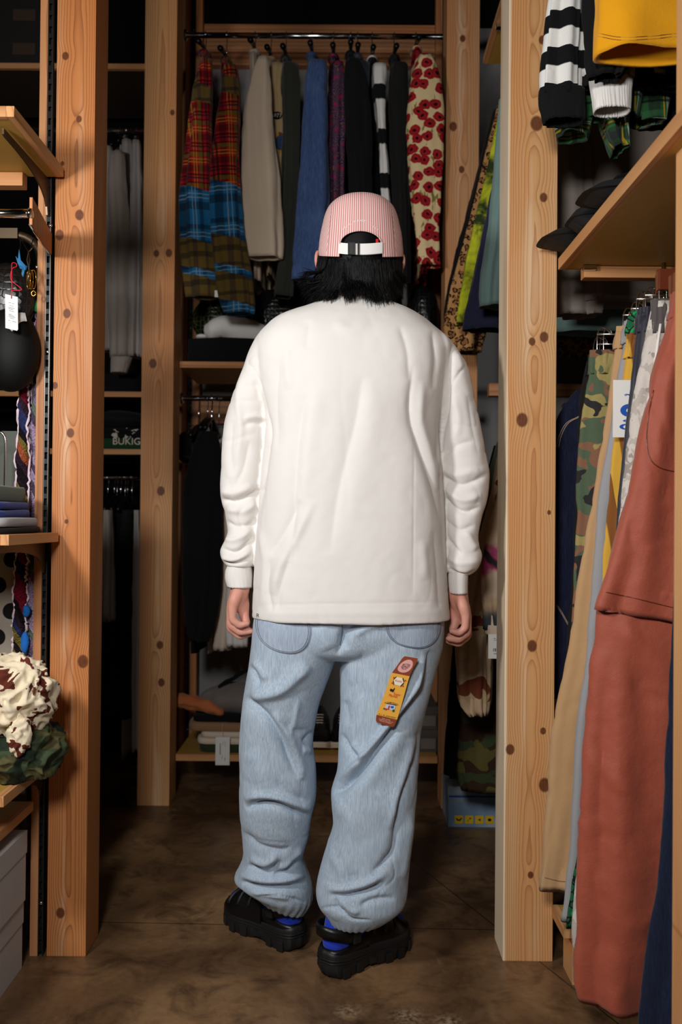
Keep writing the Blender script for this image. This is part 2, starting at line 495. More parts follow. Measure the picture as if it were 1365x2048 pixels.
M['bridge'] = plain('blackened steel', (0.03, 0.029, 0.028, 1), 0.5, 0.9)
M['slot'] = plain('slot shadow black', (0.004, 0.004, 0.004, 1), 0.9)
M['black'] = fabric('black cotton', S(17, 17, 18), mott=0.1, sheen=0.03)
M['black2'] = fabric('washed black cotton', S(27, 26, 26), mott=0.1, sheen=0.03)
M['blackplastic'] = plain('black plastic', S(14, 14, 15), 0.35)
M['shoeblack'] = plain('matt black leather', S(8, 8, 8), 0.6, spec=0.2); M['shoesole'] = plain('matt black sole', S(34, 35, 36), 0.7, spec=0.2)
M['rubber'] = plain('black rubber', S(27, 27, 28), 0.5, spec=0.4)
M['white'] = fabric('white cotton jersey', S(236, 232, 228), weave=1200, mott=0.03, bump=0.0003)
M['paper'] = plain('white card', S(238, 235, 230), 0.7)
M['ink'] = plain('black ink', S(24, 22, 22), 0.7)
M['grey_shirt'] = fabric('grey beige cotton', S(172, 160, 150), S(150, 138, 130))
M['grey_shirt2'] = fabric('pale grey cotton', S(176, 170, 166), S(160, 152, 148))
M['cream'] = fabric('cream twill', S(224, 204, 180), S(206, 184, 160))
M['beige'] = fabric('beige twill', S(206, 178, 132), S(190, 160, 116))
M['olive_dark'] = fabric('dark olive cotton', S(52, 52, 44), S(40, 42, 36))
M['grey_navy'] = fabric('slate nylon', S(58, 64, 82), S(44, 48, 62), rough=0.6)
M['teal'] = fabric('sage teal cotton', S(124, 150, 146), S(104, 130, 126))
M['navy'] = fabric('navy cotton', S(46, 48, 76), S(36, 38, 60))
M['sage'] = fabric('sage nylon', S(104, 116, 96), S(86, 98, 80), rough=0.6)
M['tan'] = fabric('tan chino twill', S(204, 164, 120), S(184, 144, 102))
M['peach'] = fabric('peach lining', S(226, 160, 124))
M['greyp'] = fabric('grey cotton twill', S(168, 166, 170), S(150, 148, 152))
M['navynylon'] = fabric('navy black nylon', S(44, 44, 58), S(32, 32, 44), rough=0.55, spec=0.4)
M['charcoal'] = fabric('charcoal webbing', S(88, 82, 82), weave=500)
M['rust'] = fabric('rust red nylon', S(172, 84, 62), S(158, 76, 55), rough=0.55, spec=0.35, bump=0.0010, mott=0.06)
M['yellow'] = fabric('mustard yellow jersey', S(244, 172, 24), S(236, 160, 14), mott=0.04)
M['brownfold'] = fabric('brown cotton', S(150, 116, 84))
M['whitefold'] = fabric('off white cotton', S(224, 206, 188))
M['greenfold'] = fabric('dark green cotton', S(46, 58, 38))
M['hoodie'] = fabric('grey fleece', S(138, 128, 124), S(116, 106, 104))
M['orange'] = fabric('burnt orange lining', S(206, 124, 74), S(180, 98, 54), rough=0.6)
M['bluefold'] = fabric('royal blue cotton', S(34, 52, 130))
M['greenfold2'] = fabric('grey green cotton', S(92, 106, 92))
M['redfab'] = fabric('dark red cotton', S(150, 24, 34))

def denim(name, a, b, c3):
    g = G(name); x, y, z = g.xyz(); v = g.coord()
    st = g.noise(g.vec(x * 420, y * 420, z * 34), 1.0, 2, 0.7); n = g.noise(v, 7, 4)
    tw = g.sin((x + z * 0.6) * 5200.0)
    c = g.mix(g.step(st, 0.25, 0.75), a, b); c = g.mix(g.step(n, 0.45, 0.8) * 0.5, c, c3)
    return g.out(c, 0.9, bump=st * 0.8 + tw * 0.06, dist=0.0006, sheen=0.1, spec=0.15)
M['jeans'] = denim('light washed denim', S(156, 176, 197), S(194, 208, 222), S(180, 198, 216))
M['pocket'] = denim('light washed denim pocket', S(152, 168, 190), S(182, 194, 210), S(166, 182, 204))
M['denim'] = denim('blue denim', S(46, 66, 108), S(72, 94, 138), S(88, 112, 156))
M['indigo'] = denim('dark indigo denim', S(30, 34, 58), S(48, 52, 80), S(36, 40, 66))
M['indigo2'] = denim('navy denim', S(20, 26, 46), S(32, 40, 62), S(25, 32, 54))

def plaid(name, base, bands, lines, per=0.11, tilt=0.06):
    g = G(name); x, y, z = g.xyz()
    p = (x + y * 0.8 + z * tilt) / per; q = (z - x * tilt) / per
    blk = g.step(g.noise(g.vec(0.0, 0.0, z * 3.2), 1.0, 0), 0.46, 0.48)
    c = base[0]
    for (cc, w, col) in bands:
        c = g.mix(g.band(g.frac(p), cc, w, 0.1) * 0.6, c, col); c = g.mix(g.band(g.frac(q), cc, w, 0.1) * 0.6, c, col)
    for (cc, w, col) in lines:
        c = g.mix(g.band(g.frac(p), cc, w, 0.3) * 0.8, c, col); c = g.mix(g.band(g.frac(q), cc, w, 0.3) * 0.8, c, col)
    if len(base) > 1:
        c2 = base[1]
        for (cc, w, col) in bands: c2 = g.mix(g.band(g.frac(p * 0.8), cc, w, 0.1) * 0.6, c2, (0.003, 0.003, 0.006, 1)); c2 = g.mix(g.band(g.frac(q * 0.8), cc, w, 0.1) * 0.6, c2, (0.004, 0.004, 0.01, 1))
        for (cc, w, col) in lines[:2]: c2 = g.mix(g.band(g.frac(p * 0.8), cc, w, 0.3) * 0.6, c2, S(140, 160, 170)); c2 = g.mix(g.band(g.frac(q * 0.8), cc, w, 0.3) * 0.6, c2, S(140, 160, 170))
        c3 = base[2]
        for (cc, w, col) in bands: c3 = g.mix(g.band(g.frac(p * 1.1), cc, w, 0.1) * 0.5, c3, S(40, 22, 44)); c3 = g.mix(g.band(g.frac(q * 1.1), cc, w, 0.1) * 0.6, c3, S(26, 26, 22))
        zz = z + x * 0.2
        m1 = g.band(zz, 2.20, 0.085, 0.02); m2 = 1.0 - g.step(zz, 1.875, 1.88); m3 = 1.0 - g.step(zz, 2.16, 2.165)
        c = g.mix(m3, c, c2); c = g.mix(g.band(zz, 1.87, 0.11, 0.02), c, c3); c = g.mix(g.band(zz, 1.868, 0.013, 0.05), c, c2); c = g.mix(g.band(zz, 2.50, 0.03, 0.03), c, c3)
    return g.out(g.mul(c, 0.85 + g.noise(g.coord(), 500, 1) * 0.3), 0.95, sheen=0.1, spec=0.1)
RED, BLU, OLV = S(164, 20, 27), S(27, 100, 148), S(98, 78, 36)
M['plaid'] = plaid('patchwork tartan flannel', (RED, BLU, OLV), ((0.25, 0.10, S(40, 10, 14)), (0.7, 0.06, S(70, 90, 30))),
                   ((0.45, 0.013, S(176, 134, 40)), (0.55, 0.013, S(176, 134, 40)), (0.95, 0.03, S(20, 22, 40)), (0.05, 0.03, S(12, 12, 12)), (0.80, 0.02, S(12, 12, 12))))
M['greenplaid'] = plaid('green check cotton', (S(46, 92, 54),), ((0.3, 0.12, S(36, 30, 40)), (0.75, 0.07, S(60, 112, 70))),
                        ((0.52, 0.02, S(196, 160, 40)), (0.60, 0.012, S(190, 200, 190)), (0.64, 0.012, S(190, 200, 190)), (0.02, 0.03, S(20, 16, 26))), per=0.10)

def camo(name, cols, scale, stretch=(1.0, 1.0, 1.5), thr=(0.5, 0.55, 0.6), rough=0.9):
    g = G(name); x, y, z = g.xyz(); c = cols[0]
    for i, col in enumerate(cols[1:]):
        n = g.noise(g.vec(x * stretch[0] + i * 7.3, y * stretch[1] + i * 3.1, z * stretch[2] + i * 5.7), scale, 2.5, 0.55, 0.5)
        c = g.mix(g.step(n, thr[i], thr[i] + 0.012), c, col)
    return g.out(g.mul(c, 0.9 + g.noise(g.coord(), 400, 1) * 0.2), rough, bump=g.noise(g.coord(), 60, 3), dist=0.0008, spec=0.2)
M['camo'] = camo('woodland camouflage cotton', (S(84, 100, 78), S(134, 96, 74), S(160, 146, 92), S(46, 44, 46)), 10.5, thr=(0.52, 0.56, 0.58))
M['camo_dark'] = camo('dark woodland camouflage', (S(66, 78, 52), S(66, 46, 32), S(104, 96, 52)), 8, thr=(0.48, 0.58))
M['desert'] = camo('desert camouflage nylon', (S(202, 174, 134), S(214, 184, 150), S(126, 66, 42)), 8.5, thr=(0.5, 0.60))
M['cow'] = camo('cream cotton with brown patches', (S(236, 220, 190), S(98, 44, 32)), 24, (1, 1, 1.2), thr=(0.54,))
M['camobag'] = camo('olive ripstop camouflage', (S(62, 74, 52), S(88, 84, 54), S(38, 48, 36)), 11, thr=(0.52, 0.56))
M['snow'] = camo('grey snow camouflage', (S(208, 200, 192), S(186, 176, 168), S(160, 150, 142)), 46, (1, 1, 0.8), thr=(0.50, 0.60))
def _tiedye1():
    g = G('pink and tan tie-dye'); v = g.coord(); x, y, z = g.xyz(); n = (g.noise(v, 11, 3, 0.6, 0.8) - 0.5) * 0.14
    zp = float(W(985, 1118, 2.2)[2]); zd = float(W(985, 1240, 2.2)[2])
    c = g.mix(g.step(g.noise(v, 9, 2), 0.42, 0.62), S(206, 174, 140), S(228, 204, 178))
    c = g.mix(g.band(z + n, zp, 0.030, 0.6), c, S(188, 70, 120))
    c = g.mix(g.band(z + x * 0.9 + n * 0.6, zp - 0.065, 0.010, 0.8), c, S(50, 40, 42))
    c = g.mix(1.0 - g.step(z + n * 0.5, zd - 0.01, zd + 0.05), c, S(56, 60, 66)); return g.out(c, 0.9)
M['tiedye'] = _tiedye1()

def _leopard():
    g = G('leopard print'); v = g.coord(); x, y, z = g.xyz()
    vv = g.vec(x + g.noise(v, 60, 2) * 0.010, z + g.noise(v, 54, 2) * 0.010, 0.0)
    d = g.voro(vv, 50, rnd=0.85, dim='2D')
    ring = g.step(d, 0.20, 0.26) * (1.0 - g.step(d, 0.42, 0.48)) * g.step(g.noise(v, 110, 1), 0.40, 0.45)
    c = g.mix(1.0 - g.step(d, 0.2, 0.28), S(182, 134, 84), S(142, 92, 50)); c = g.mix(ring, c, S(26, 20, 18))
    return g.out(c, 0.9, spec=0.15)
M['leopard'] = _leopard()
def _poppy():
    g = G('poppy print cotton'); v = g.coord(); x, y, z = g.xyz()
    vv = g.vec(x + (g.noise(v, 45, 2) - 0.5) * 0.020, (z + (g.noise(v, 39, 2) - 0.5) * 0.02) * 1.05, 0.0)
    d = g.voro(vv, 22, rnd=0.75, dim='2D'); n = g.noise(v, 120, 2)
    c = g.mix(g.step(g.noise(g.vec(x * 60, y * 60, z * 22), 1.0, 2), 0.62, 0.68), S(226, 200, 152), S(132, 126, 60))
    c = g.mix(1.0 - g.step(d, 0.40, 0.44), c, g.mix(n, S(196, 40, 46), S(126, 18, 26)))
    c = g.mix(1.0 - g.step(d, 0.10, 0.16), c, S(30, 10, 12))
    c = g.mix(g.band(d, 0.30, 0.02, 0.5) * 0.6, c, S(90, 10, 18))
    return g.out(c, 0.9, spec=0.15)
M['poppy'] = _poppy()
def _paisley():
    g = G('purple paisley'); v = g.coord(); x, y, z = g.xyz()
    vv = g.vec(x + (g.noise(v, 26, 2) - 0.5) * 0.05, z + (g.noise(v, 22, 2) - 0.5) * 0.05, 0.0)
    d = g.voro(vv, 26, dim='2D'); c = g.mix(g.noise(v, 18, 2), S(44, 28, 84), S(70, 26, 70))
    c = g.mix(g.band(g.frac(d * 6.0), 0.5, 0.12, 0.5), c, S(120, 92, 48)); c = g.mix(1.0 - g.step(d, 0.12, 0.2), c, S(150, 30, 70))
    return g.out(c, 0.7)
M['paisley'] = _paisley()
def _stripe(name, per, a, b, off=0.0, duty=0.5, axis=2):
    g = G(name); c = g.xyz()[axis]
    return g.out(g.mul(g.mix(g.step(g.frac((c + off) / per), duty - 0.02, duty + 0.02), a, b), 0.92 + g.noise(g.coord(), 600, 1) * 0.16), 0.9, spec=0.15, sheen=0.05)
M['rugby'] = _stripe('black and white striped jersey', 0.0762, S(236, 234, 230), S(18, 18, 19), off=0.0762 * 0.25 - float(W(1130, 73, 1.8)[2]))
M['bwvert'] = _stripe('white and black blocks', 0.16, S(222, 218, 214), S(20, 20, 22), duty=0.66)
def _tiedye2():
    g = G('yellow green tie-dye'); v = g.coord(); x, y, z = g.xyz(); n = g.noise(v, 7, 4, 0.7, 0.6)
    c = g.mix(g.step(n, 0.40, 0.62), S(40, 54, 24), S(196, 202, 38))
    return g.out(g.mul(c, 0.8 + g.noise(v, 80, 2) * 0.4), 0.9)
M['yg'] = _tiedye2()
def _tropic():
    g = G('green tropical print'); v = g.coord(); d = g.voro(v, 60, 'DISTANCE_TO_EDGE'); n = g.noise(v, 40, 2)
    c = g.mix(g.step(n, 0.45, 0.5), S(30, 150, 84), S(20, 96, 60)); c = g.mix(g.step(n, 0.66, 0.69), c, S(226, 110, 60))
    c = g.mix(1.0 - g.step(d, 0.05, 0.12), c, S(14, 14, 16)); return g.out(c, 0.8)
M['tropic'] = _tropic()
def _ybrown():
    g = G('yellow brown velvet stripe'); x, y, z = g.xyz(); f = g.frac((x + z * 0.16) / 0.05)
    c = g.mix(g.step(f, 0.48, 0.55), S(214, 164, 56), S(132, 78, 24)); return g.out(c, 0.8, sheen=0.3)
M['ybrown'] = _ybrown()
def _dots():
    g = G('polka dot cloth'); x, y, z = g.xyz(); p = 0.062
    r = z / p; row = g.math('FLOOR', r); u = g.frac(x / p + row * 0.5) - 0.5; w = g.frac(r) - 0.5
    return g.out(g.mix(g.step(g.sqrt(u * u + w * w), 0.30, 0.33), S(16, 15, 15), S(168, 158, 146)), 0.9)
M['dots'] = _dots()
M['greyboard'] = plain('grey green board', S(92, 96, 88), 0.8)
def _crochet(name, pal):
    g = G(name); v = g.coord(); x, y, z = g.xyz()
    k = g.math('FLOOR', z * 44.0 + x * 70.0 + g.noise(v, 12, 2) * 2.0); n = g.node('ShaderNodeTexWhiteNoise'); n.noise_dimensions = '1D'; g.put(n.inputs['W'], k)
    w = E(g, n.outputs['Value']); c = pal[0]
    for i, col in enumerate(pal[1:]): c = g.mix(g.step(w, (i + 1) / len(pal) - 0.005, (i + 1) / len(pal)), c, col)
    kn = g.voro(v, 260); return g.out(g.mul(c, 0.55 + kn * 0.9), 1.0, bump=kn, dist=0.003, spec=0.1)
M['scarf_red'] = _crochet('crochet wool red', (S(110, 22, 40), S(30, 20, 26), S(46, 30, 40), S(150, 76, 48), S(40, 46, 84), S(24, 18, 22), S(92, 24, 44), S(110, 96, 44)))
M['scarf_lilac'] = _crochet('crochet wool lilac', (S(150, 128, 158), S(88, 106, 90), S(122, 110, 136), S(72, 62, 80), S(160, 138, 164)))
M['yarn_white'] = plain('pale lilac yarn', S(222, 200, 212), 1.0)
M['yarn_blue'] = plain('blue yarn', S(30, 104, 190), 1.0)
M['yarn_lilac'] = plain('lilac yarn', S(164, 130, 178), 1.0)
def _mesh(name, col):
    g = G(name); d = g.voro(g.coord(), 60, 'DISTANCE_TO_EDGE', rnd=0.35)
    return g.out(g.mix(1.0 - g.step(d, 0.05, 0.12), (0.004, 0.004, 0.004, 1), col), 0.35, bump=d, dist=0.004, spec=0.5)
M['honey'] = _mesh('black honeycomb quilting', S(30, 30, 30)); M['greenmesh'] = _mesh('olive honeycomb quilting', S(78, 84, 42))
M['capmesh'] = _mesh('black cap mesh', S(20, 20, 20))
M['boxwhite'] = plain('white cardboard', S(200, 196, 192), 0.75)
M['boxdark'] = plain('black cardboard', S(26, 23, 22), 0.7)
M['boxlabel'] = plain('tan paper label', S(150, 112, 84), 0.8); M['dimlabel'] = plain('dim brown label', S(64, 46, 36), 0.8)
def _bluebox():
    g = G('sky print cardboard'); v = g.coord(); n = g.noise(v, 9, 3)
    return g.out(g.mix(g.step(n, 0.35, 0.7), S(120, 150, 182), S(186, 198, 210)), 0.55)
M['bluebox'] = _bluebox(); M['yellowprint'] = plain('yellow print', S(238, 196, 20), 0.6); M['blueprint'] = plain('blue print', S(28, 84, 180), 0.6)
M['plum'] = plain('dark red lacquered wood', S(104, 46, 26), 0.3, coat=0.4)
def _skin():
    g = G('skin'); v = g.coord(); n = g.noise(v, 30, 3); c = g.mix(n, S(222, 164, 146), S(212, 146, 128))
    m = g.out(c, 0.5, bump=g.noise(v, 500, 2), dist=0.0003, spec=0.4)
    g.b.inputs['Subsurface Weight'].default_value = 0.12; g.b.inputs['Subsurface Radius'].default_value = (0.012, 0.004, 0.002); g.b.inputs['Subsurface Scale'].default_value = 1.0
    return m
M['skin'] = _skin()
M['hair'] = G('black hair').out(S(5, 5, 6), 0.5, spec=0.16)
def _cap():
    g = G('pink seersucker stripe'); x, y, z = g.xyz()
    side = g.step(g.math('ABSOLUTE', x) + z * 0.10, 0.0735, 0.0742)
    u = x * (1.0 + z * 0.9) / 0.0049; w = (y * 0.95 + z * 0.28 * g.math('SIGN', x) * g.math('SIGN', x)) / 0.0049
    s = g.frac(u) * (1.0 - side) + g.frac(w) * side
    c = g.mix(g.step(g.math('ABSOLUTE', s - 0.5), 0.22, 0.34), S(218, 142, 138), S(250, 230, 226))
    seam = g.mx(g.band(g.math('ABSOLUTE', x) + z * 0.10, 0.0738, 0.0010, 0.5), g.band(x, 0.0, 0.0009, 0.5))
    return g.out(c, 0.9, bump=g.step(g.math('ABSOLUTE', s - 0.5), 0.15, 0.35) * 0.6 - seam * 2.0, dist=0.0006, sheen=0.1, spec=0.15)
M['cap'] = _cap()
M['whiteband'] = plain('white webbing', S(240, 238, 236), 0.6)
M['thread'] = plain('white thread', S(246, 238, 238), 0.6)
M['redtab'] = plain('red tab', S(220, 40, 40), 0.6)
M['sock'] = fabric('royal blue knit', S(36, 64, 196), weave=700)
M['sockw'] = fabric('white knit', S(226, 226, 230), weave=700)
M['stitch'] = plain('blue grey thread', S(112, 120, 134), 0.8)
M['tagbrown'] = plain('brown card print', S(140, 62, 32), 0.65); M['tagyellow'] = plain('amber card print', S(240, 176, 66), 0.65)
M['tagpink'] = plain('pink card print', S(232, 168, 162), 0.65); M['tagcream'] = plain('cream print', S(244, 232, 210), 0.65)
M['tagred'] = plain('red print', S(206, 58, 30), 0.65); M['tagblack'] = plain('black print', S(26, 22, 22), 0.65)
M['tagpale'] = plain('pale pink print', S(246, 206, 180), 0.65); M['taggreen'] = plain('green print', S(60, 96, 50), 0.65); M['tagsky'] = plain('pale blue print', S(196, 208, 224), 0.65)
# ---------------------------------------------------------------- the setting
CEIL = 3.3
def struct(name, ext, mat, bev=0.0):
    o = box_obj(name, ext, mat, bev=bev); o['kind'] = 'structure'; return o
struct('floor', (-2.2, 2.0, -1.6, 3.9, -0.06, 0.0), M['floor'])
struct('ceiling', (-2.2, 2.0, -1.6, 3.9, CEIL, CEIL + 0.05), M['ceiling'])
ZW = W(630, 47, 3.72)[2]
struct('wall_back', (-0.62, 2.0, 3.75, 3.85, 0.0, ZW), M['plaster'])
struct('wall_back_upper', (-0.62, 2.0, 3.75, 3.85, ZW, CEIL), M['ceiling'])  # black colour stands in for the unlit dark above the rail
struct('wall_back_left', (-2.2, -0.62, 3.75, 3.85, 0.0, CEIL), M['ceiling'])  # darkness of the left bay put into the wall colour
struct('wall_left', (-2.2, -2.1, -1.6, 3.75, 0.0, CEIL), M['ceiling'])
struct('wall_right', (1.5, 1.6, -1.6, 3.75, 0.0, CEIL), M['ceiling'])

# ---------------------------------------------------------------- posts
def post(label, px0, px1, py, y0, depth, knots, early, late, seed, freq=200.0, pith=None, lit_side=False):
    x0, x1 = W(px0, py, y0)[0], W(px1, py, y0)[0]
    w = x1 - x0; xc = (x0 + x1) / 2
    kn = []
    for kx, ky, kr in knots:
        p = W(kx, ky, y0); kn.append((p[0] - xc, p[2], kr / FPX * y0))
    m = wood('post wood ' + label[:24], early, late, 'z', freq, pith or (0.004, depth * 0.5), kn, seed, pale=0.55, lit_side=(-w / 2 + 0.003) if lit_side else None)
    bm = bmesh.new(); box(bm, -w / 2, w / 2, 0, depth, 0, CEIL - 0.002, bev=0.0025)
    o = bm_obj('wooden_post', bm, m, world=False); o.location = (xc, y0, 0)
    tag(o, label, 'post', 'square timber posts')
    return x0, x1
PL = post('orange-brown square timber post with knots beside the left wall shelves', 106, 184, 770, 2.0, 0.105,
     [(131, 112, 7), (158, 238, 6), (125, 327, 4), (159, 430, 9), (119, 470, 9), (134, 627, 8), (110, 771, 6), (141, 866, 8), (133, 1043, 4), (166, 1323, 11), (121, 1826, 9)], EARLY_L, LATE_L, 2.0, freq=240)
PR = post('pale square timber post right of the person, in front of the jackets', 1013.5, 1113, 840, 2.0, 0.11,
     [(1086, 80, 8), (1074, 247, 13), (1088, 395, 8), (1089, 674, 9), (1045, 840, 12), (1065, 683, 7), (1099, 1025, 4), (1065, 1292, 10), (1087, 1462, 6), (1021, 1499, 9), (1090, 1570, 12), (1062, 1750, 6)], EARLY_R, LATE_R, 5.0, freq=215, lit_side=True)
P2 = post('square timber post left of the back clothes rail, second from the left shelves', 282.6, 346.7, 800, 3.05, 0.12,
     [(338, 506, 7), (313, 507, 6), (306, 727, 8), (322, 982, 8), (320, 1290, 7), (323, 1365, 7), (345, 225, 5)], S(214, 160, 108), S(158, 100, 60), 9.0, freq=170)
P3 = post('square timber post at the right end of the back clothes rail', 893, 959, 250, 3.05, 0.12,
     [(926, 77, 6), (907, 253, 8), (924, 339, 6), (912, 700, 7)], S(214, 160, 112), S(160, 104, 66), 14.0, freq=170)
_e = W(1351, 1040, 1.35)[0]
def near_post():
    bm = bmesh.new(); box(bm, -0.045, 0.045, 0, 0.09, 0, CEIL - 0.002, bev=0.0025)
    kn = [(-0.035, 0.38, 0.010)]
    o = bm_obj('wooden_post', bm, wood('near post wood', EARLY_R, LATE_R, 'z', 150, (0.0, 0.05), kn, 21.0, pale=0.5), world=False)
    o.location = (_e + 0.047, 1.27, 0)
    tag(o, 'pale timber post at the very right edge, in front of the rust trousers', 'post', 'square timber posts')
near_post()

# ---------------------------------------------------------------- shelves, standards, rails
def board(name, label, ext, mat_face, mat_edge=None, group='wooden shelf boards', edge_w=0.012, edge_side=None):
    """shelf board with a solid-wood lipping on the sides that show"""
    x0, x1, y0, y1, z0, z1 = ext
    t = thing(name, label, 'shelf', ((x0 + x1) / 2, (y0 + y1) / 2, z0), group)
    ey = 0.016; ex = 0.016
    if 'x+' in (edge_side or ''):
        box_obj('edge_lipping', (x1 - ex, x1, y0, y1, z0, z1), M['plank_y'], t, 0.0012); x1 -= ex
    if 'x-' in (edge_side or ''):
        box_obj('edge_lipping', (x0, x0 + ex, y0, y1, z0, z1), M['plank_y'], t, 0.0012); x0 += ex
    if 'y-' in (edge_side or ''):
        box_obj('edge_lipping', (x0, x1, y0, y0 + ey, z0, z1), M['plank'], t, 0.0012); y0 += ey
    box_obj('board', (x0, x1, y0, y1, z0 + 0.0005, z1 - 0.0005), mat_face, t, 0.0008)
    return t

def standard(label, x, y, z0, z1, w=0.011, d=0.010):
    """slotted upright channel: two flanges, a backing and a bridge between every pair of slots"""
    t = thing('slotted_standard', label, 'shelf standard', (x, y, z0), 'slotted shelf standards')
    box_obj('backing', (x - w / 2, x + w / 2, y + d - 0.001, y + d, z0, z1), M['slot'], t, 0)
    for s in (-1, 1):
        xa = x + s * w / 2
        box_obj('flange', (min(xa, xa - s * 0.002), max(xa, xa - s * 0.002), y, y + d - 0.001, z0, z1), M['steel'], t, 0)
    bm = bmesh.new(); z = z0 + 0.01; k = 0
    while z < z1 - 0.02:
        h = 0.011 if k % 4 else 0.016
        box(bm, x - w / 2 + 0.002, x + w / 2 - 0.002, y + 0.0005, y + 0.002, z, z + h, bev=0); z += 0.0265; k += 1
    bm_obj('slot_bridge', bm, M['bridge'], t, kind='stuff')
    for zz in np.arange(z0 + 0.12, z1, 0.42):
        V, F = sphere_vf((x, y + 0.0005, zz), (0.0042, 0.002, 0.0042), u=10, v=6); mesh('screw', V, F, M['chrome'], t)
    return t

def bracket(t, x, y1, ztop, L, H, mat, th=0.004, name='bracket'):
    """curved steel arm under a board, its heel hooked into the standard"""
    a = np.linspace(0, 1, 9)
    prof = [(y1, ztop), (y1 - L, ztop - 0.002), (y1 - L, ztop - 0.014)]
    for q in a: prof.append((y1 - 0.012 - (L - 0.02) * (1 - q) ** 2.0, ztop - 0.016 - (H - 0.016) * q ** 2.2))
    prof.append((y1, ztop - H))
    n = len(prof); V = [(x - th / 2, p[0], p[1]) for p in prof] + [(x + th / 2, p[0], p[1]) for p in prof]
    F = [list(range(n))[::-1], [n + i for i in range(n)]] + [[i, (i + 1) % n, n + (i + 1) % n, n + i] for i in range(n)]
    return mesh(name, V, F, mat, t, smooth=False)

# left wall unit
xs = W(107.5, 200, 2.0)[0] - 0.0085
xs_strip0, xs_strip1 = xs - 0.0245, xs - 0.0065
o = box_obj('wood_strip', (xs_strip0, xs_strip1, 2.0, 2.03, 0.0, CEIL - 0.002), M['batten'], bev=0.001)
tag(o, 'narrow wood strip beside the slotted standard at the left post', 'wood strip')
standard('slotted steel standard between the left post and its narrow wood strip', xs, 2.0, 0.0, CEIL - 0.002, w=0.0115)
LX1 = -0.648
b1 = board('wall_shelf', 'upper left wall shelf with bare underside above a chrome rod', (-1.3, LX1, 1.686, 1.985, 1.776, 1.797), M['ply_x'], edge_side='x+ y-')
b2 = board('wall_shelf', 'left wall shelf under the folded blue shirts', (-1.3, LX1 - 0.002, 1.69, 1.985, 0.945, 0.966), M['ply_x'], edge_side='x+ y-')
b3 = board('wall_shelf', 'left wall shelf carrying the cow-patch bundle', (-1.3, LX1 - 0.006, 1.69, 1.985, 0.440, 0.461), M['ply_x'], edge_side='x+ y-')
b4 = board('wall_shelf', 'lowest left wall shelf above the white boxes', (-1.3, -0.700, 1.60, 1.985, 0.336, 0.357), M['ply_x'], edge_side='x+ y-')
bracket(b1, xs, 1.999, 1.775, 0.27, 0.085, M['bronze']); bracket(b2, xs, 1.999, 0.944, 0.27, 0.07, M['bronze']); bracket(b3, xs, 1.999, 0.439, 0.27, 0.07, M['bronze'])
box_obj('back_batten', (-1.3, xs_strip0 - 0.02, 1.955, 1.985, 1.745, 1.7755), M['plank'], b1)
box_obj('back_batten', (-1.3, xs_strip0 - 0.03, 1.95, 1.985, 0.300, 0.3355), M['plank'], b4)
bracket(b4, xs_strip0 - 0.024, 1.985, 0.335, 0.2, 0.05, M['steel'])
t = thing('hanging_rail', 'chrome rod on a wood-toned arm under the upper left shelf', 'rail', (-0.9, 1.75, 1.61))
p0 = W(-120, 427, 1.75); p1 = W(58, 427, 1.75)
tube('rod', [p0, (p0 + p1) / 2, p1], 0.0085, M['chrome'], t, 16)
tube('end_cap', [p1, p1 + np.array([0.006, 0, 0])], 0.0105, M['chrome'], t, 16)
q0, q1 = W(56, 422, 1.75), W(101, 488, 1.985)
def arm(t, a, b, h, th, mat):
    d = b - a; V = []
    for i, f in enumerate(np.linspace(0, 1, 10)):
        p = a + d * f; hh = h * (1.0 - 0.15 * f)
        V += [p + np.array([-th / 2, 0, hh / 2]), p + np.array([th / 2, 0, hh / 2]), p + np.array([th / 2, 0, -hh / 2]), p + np.array([-th / 2, 0, -hh / 2])]
    F = [[0, 1, 2, 3], [36, 39, 38, 37]]
    for i in range(9):
        for j in range(4): F.append([4 * i + j, 4 * i + 4 + j, 4 * i + 4 + (j + 1) % 4, 4 * i + (j + 1) % 4])
    return mesh('support_arm', V, F, mat, t, smooth=False)
arm(t, q0 + np.array([0.006, 0, 0]), q1, 0.055, 0.006, M['batten'])  # wood material stands for timber mirrored in the chrome arm
tube('chrome_edge', [q0 + np.array([0.004, -.002, -0.029]), (q0 + q1) / 2 + np.array([0, -.002, -0.027]), q1 + np.array([0, -.002, -0.024])], 0.0018, M['chrome'], t, 8)
for zz in (0.03, -0.012):
    c = W(99, 478, 1.99); V, F = sphere_vf(c + np.array([0.003, -0.003, zz]), (0.004, 0.003, 0.004), u=10, v=6); mesh('screw', V, F, M['chrome'], t)
# steel frame with a rounded corner standing behind the shelves
t = thing('steel_frame', 'dark steel frame with chrome edge behind the left shelves', 'frame', (xs_strip0 - 0.02, 2.02, 0))
fz = W(0, 462, 2.02)[2]; fx = xs_strip0 - 0.010
a = np.linspace(0, math.pi / 2, 8); rr = 0.06
P = [(-1.3, 2.05, fz)] + [(fx - rr + rr * math.sin(q), 2.05, fz - rr + rr * math.cos(q)) for q in a] + [(fx, 2.05, 0.02)]
tube('frame_tube', P, 0.010, M['bronze'], t, 12)
box_obj('edge_strip', (fx + 0.0005, fx + 0.0065, 2.034, 2.037, 0.0, fz - 0.03), M['chrome'], t, 0)
box_obj('top_band', (-1.3, fx - 0.05, 2.034, 2.037, fz - 0.012, fz + 0.012), M['bronze'], t, 0)
V, F = sphere_vf((fx - 0.002, 2.03, W(80, 532, 2.02)[2]), (0.005, 0.005, 0.006), u=12, v=8); mesh('stud', V, F, M['chrome'], t)

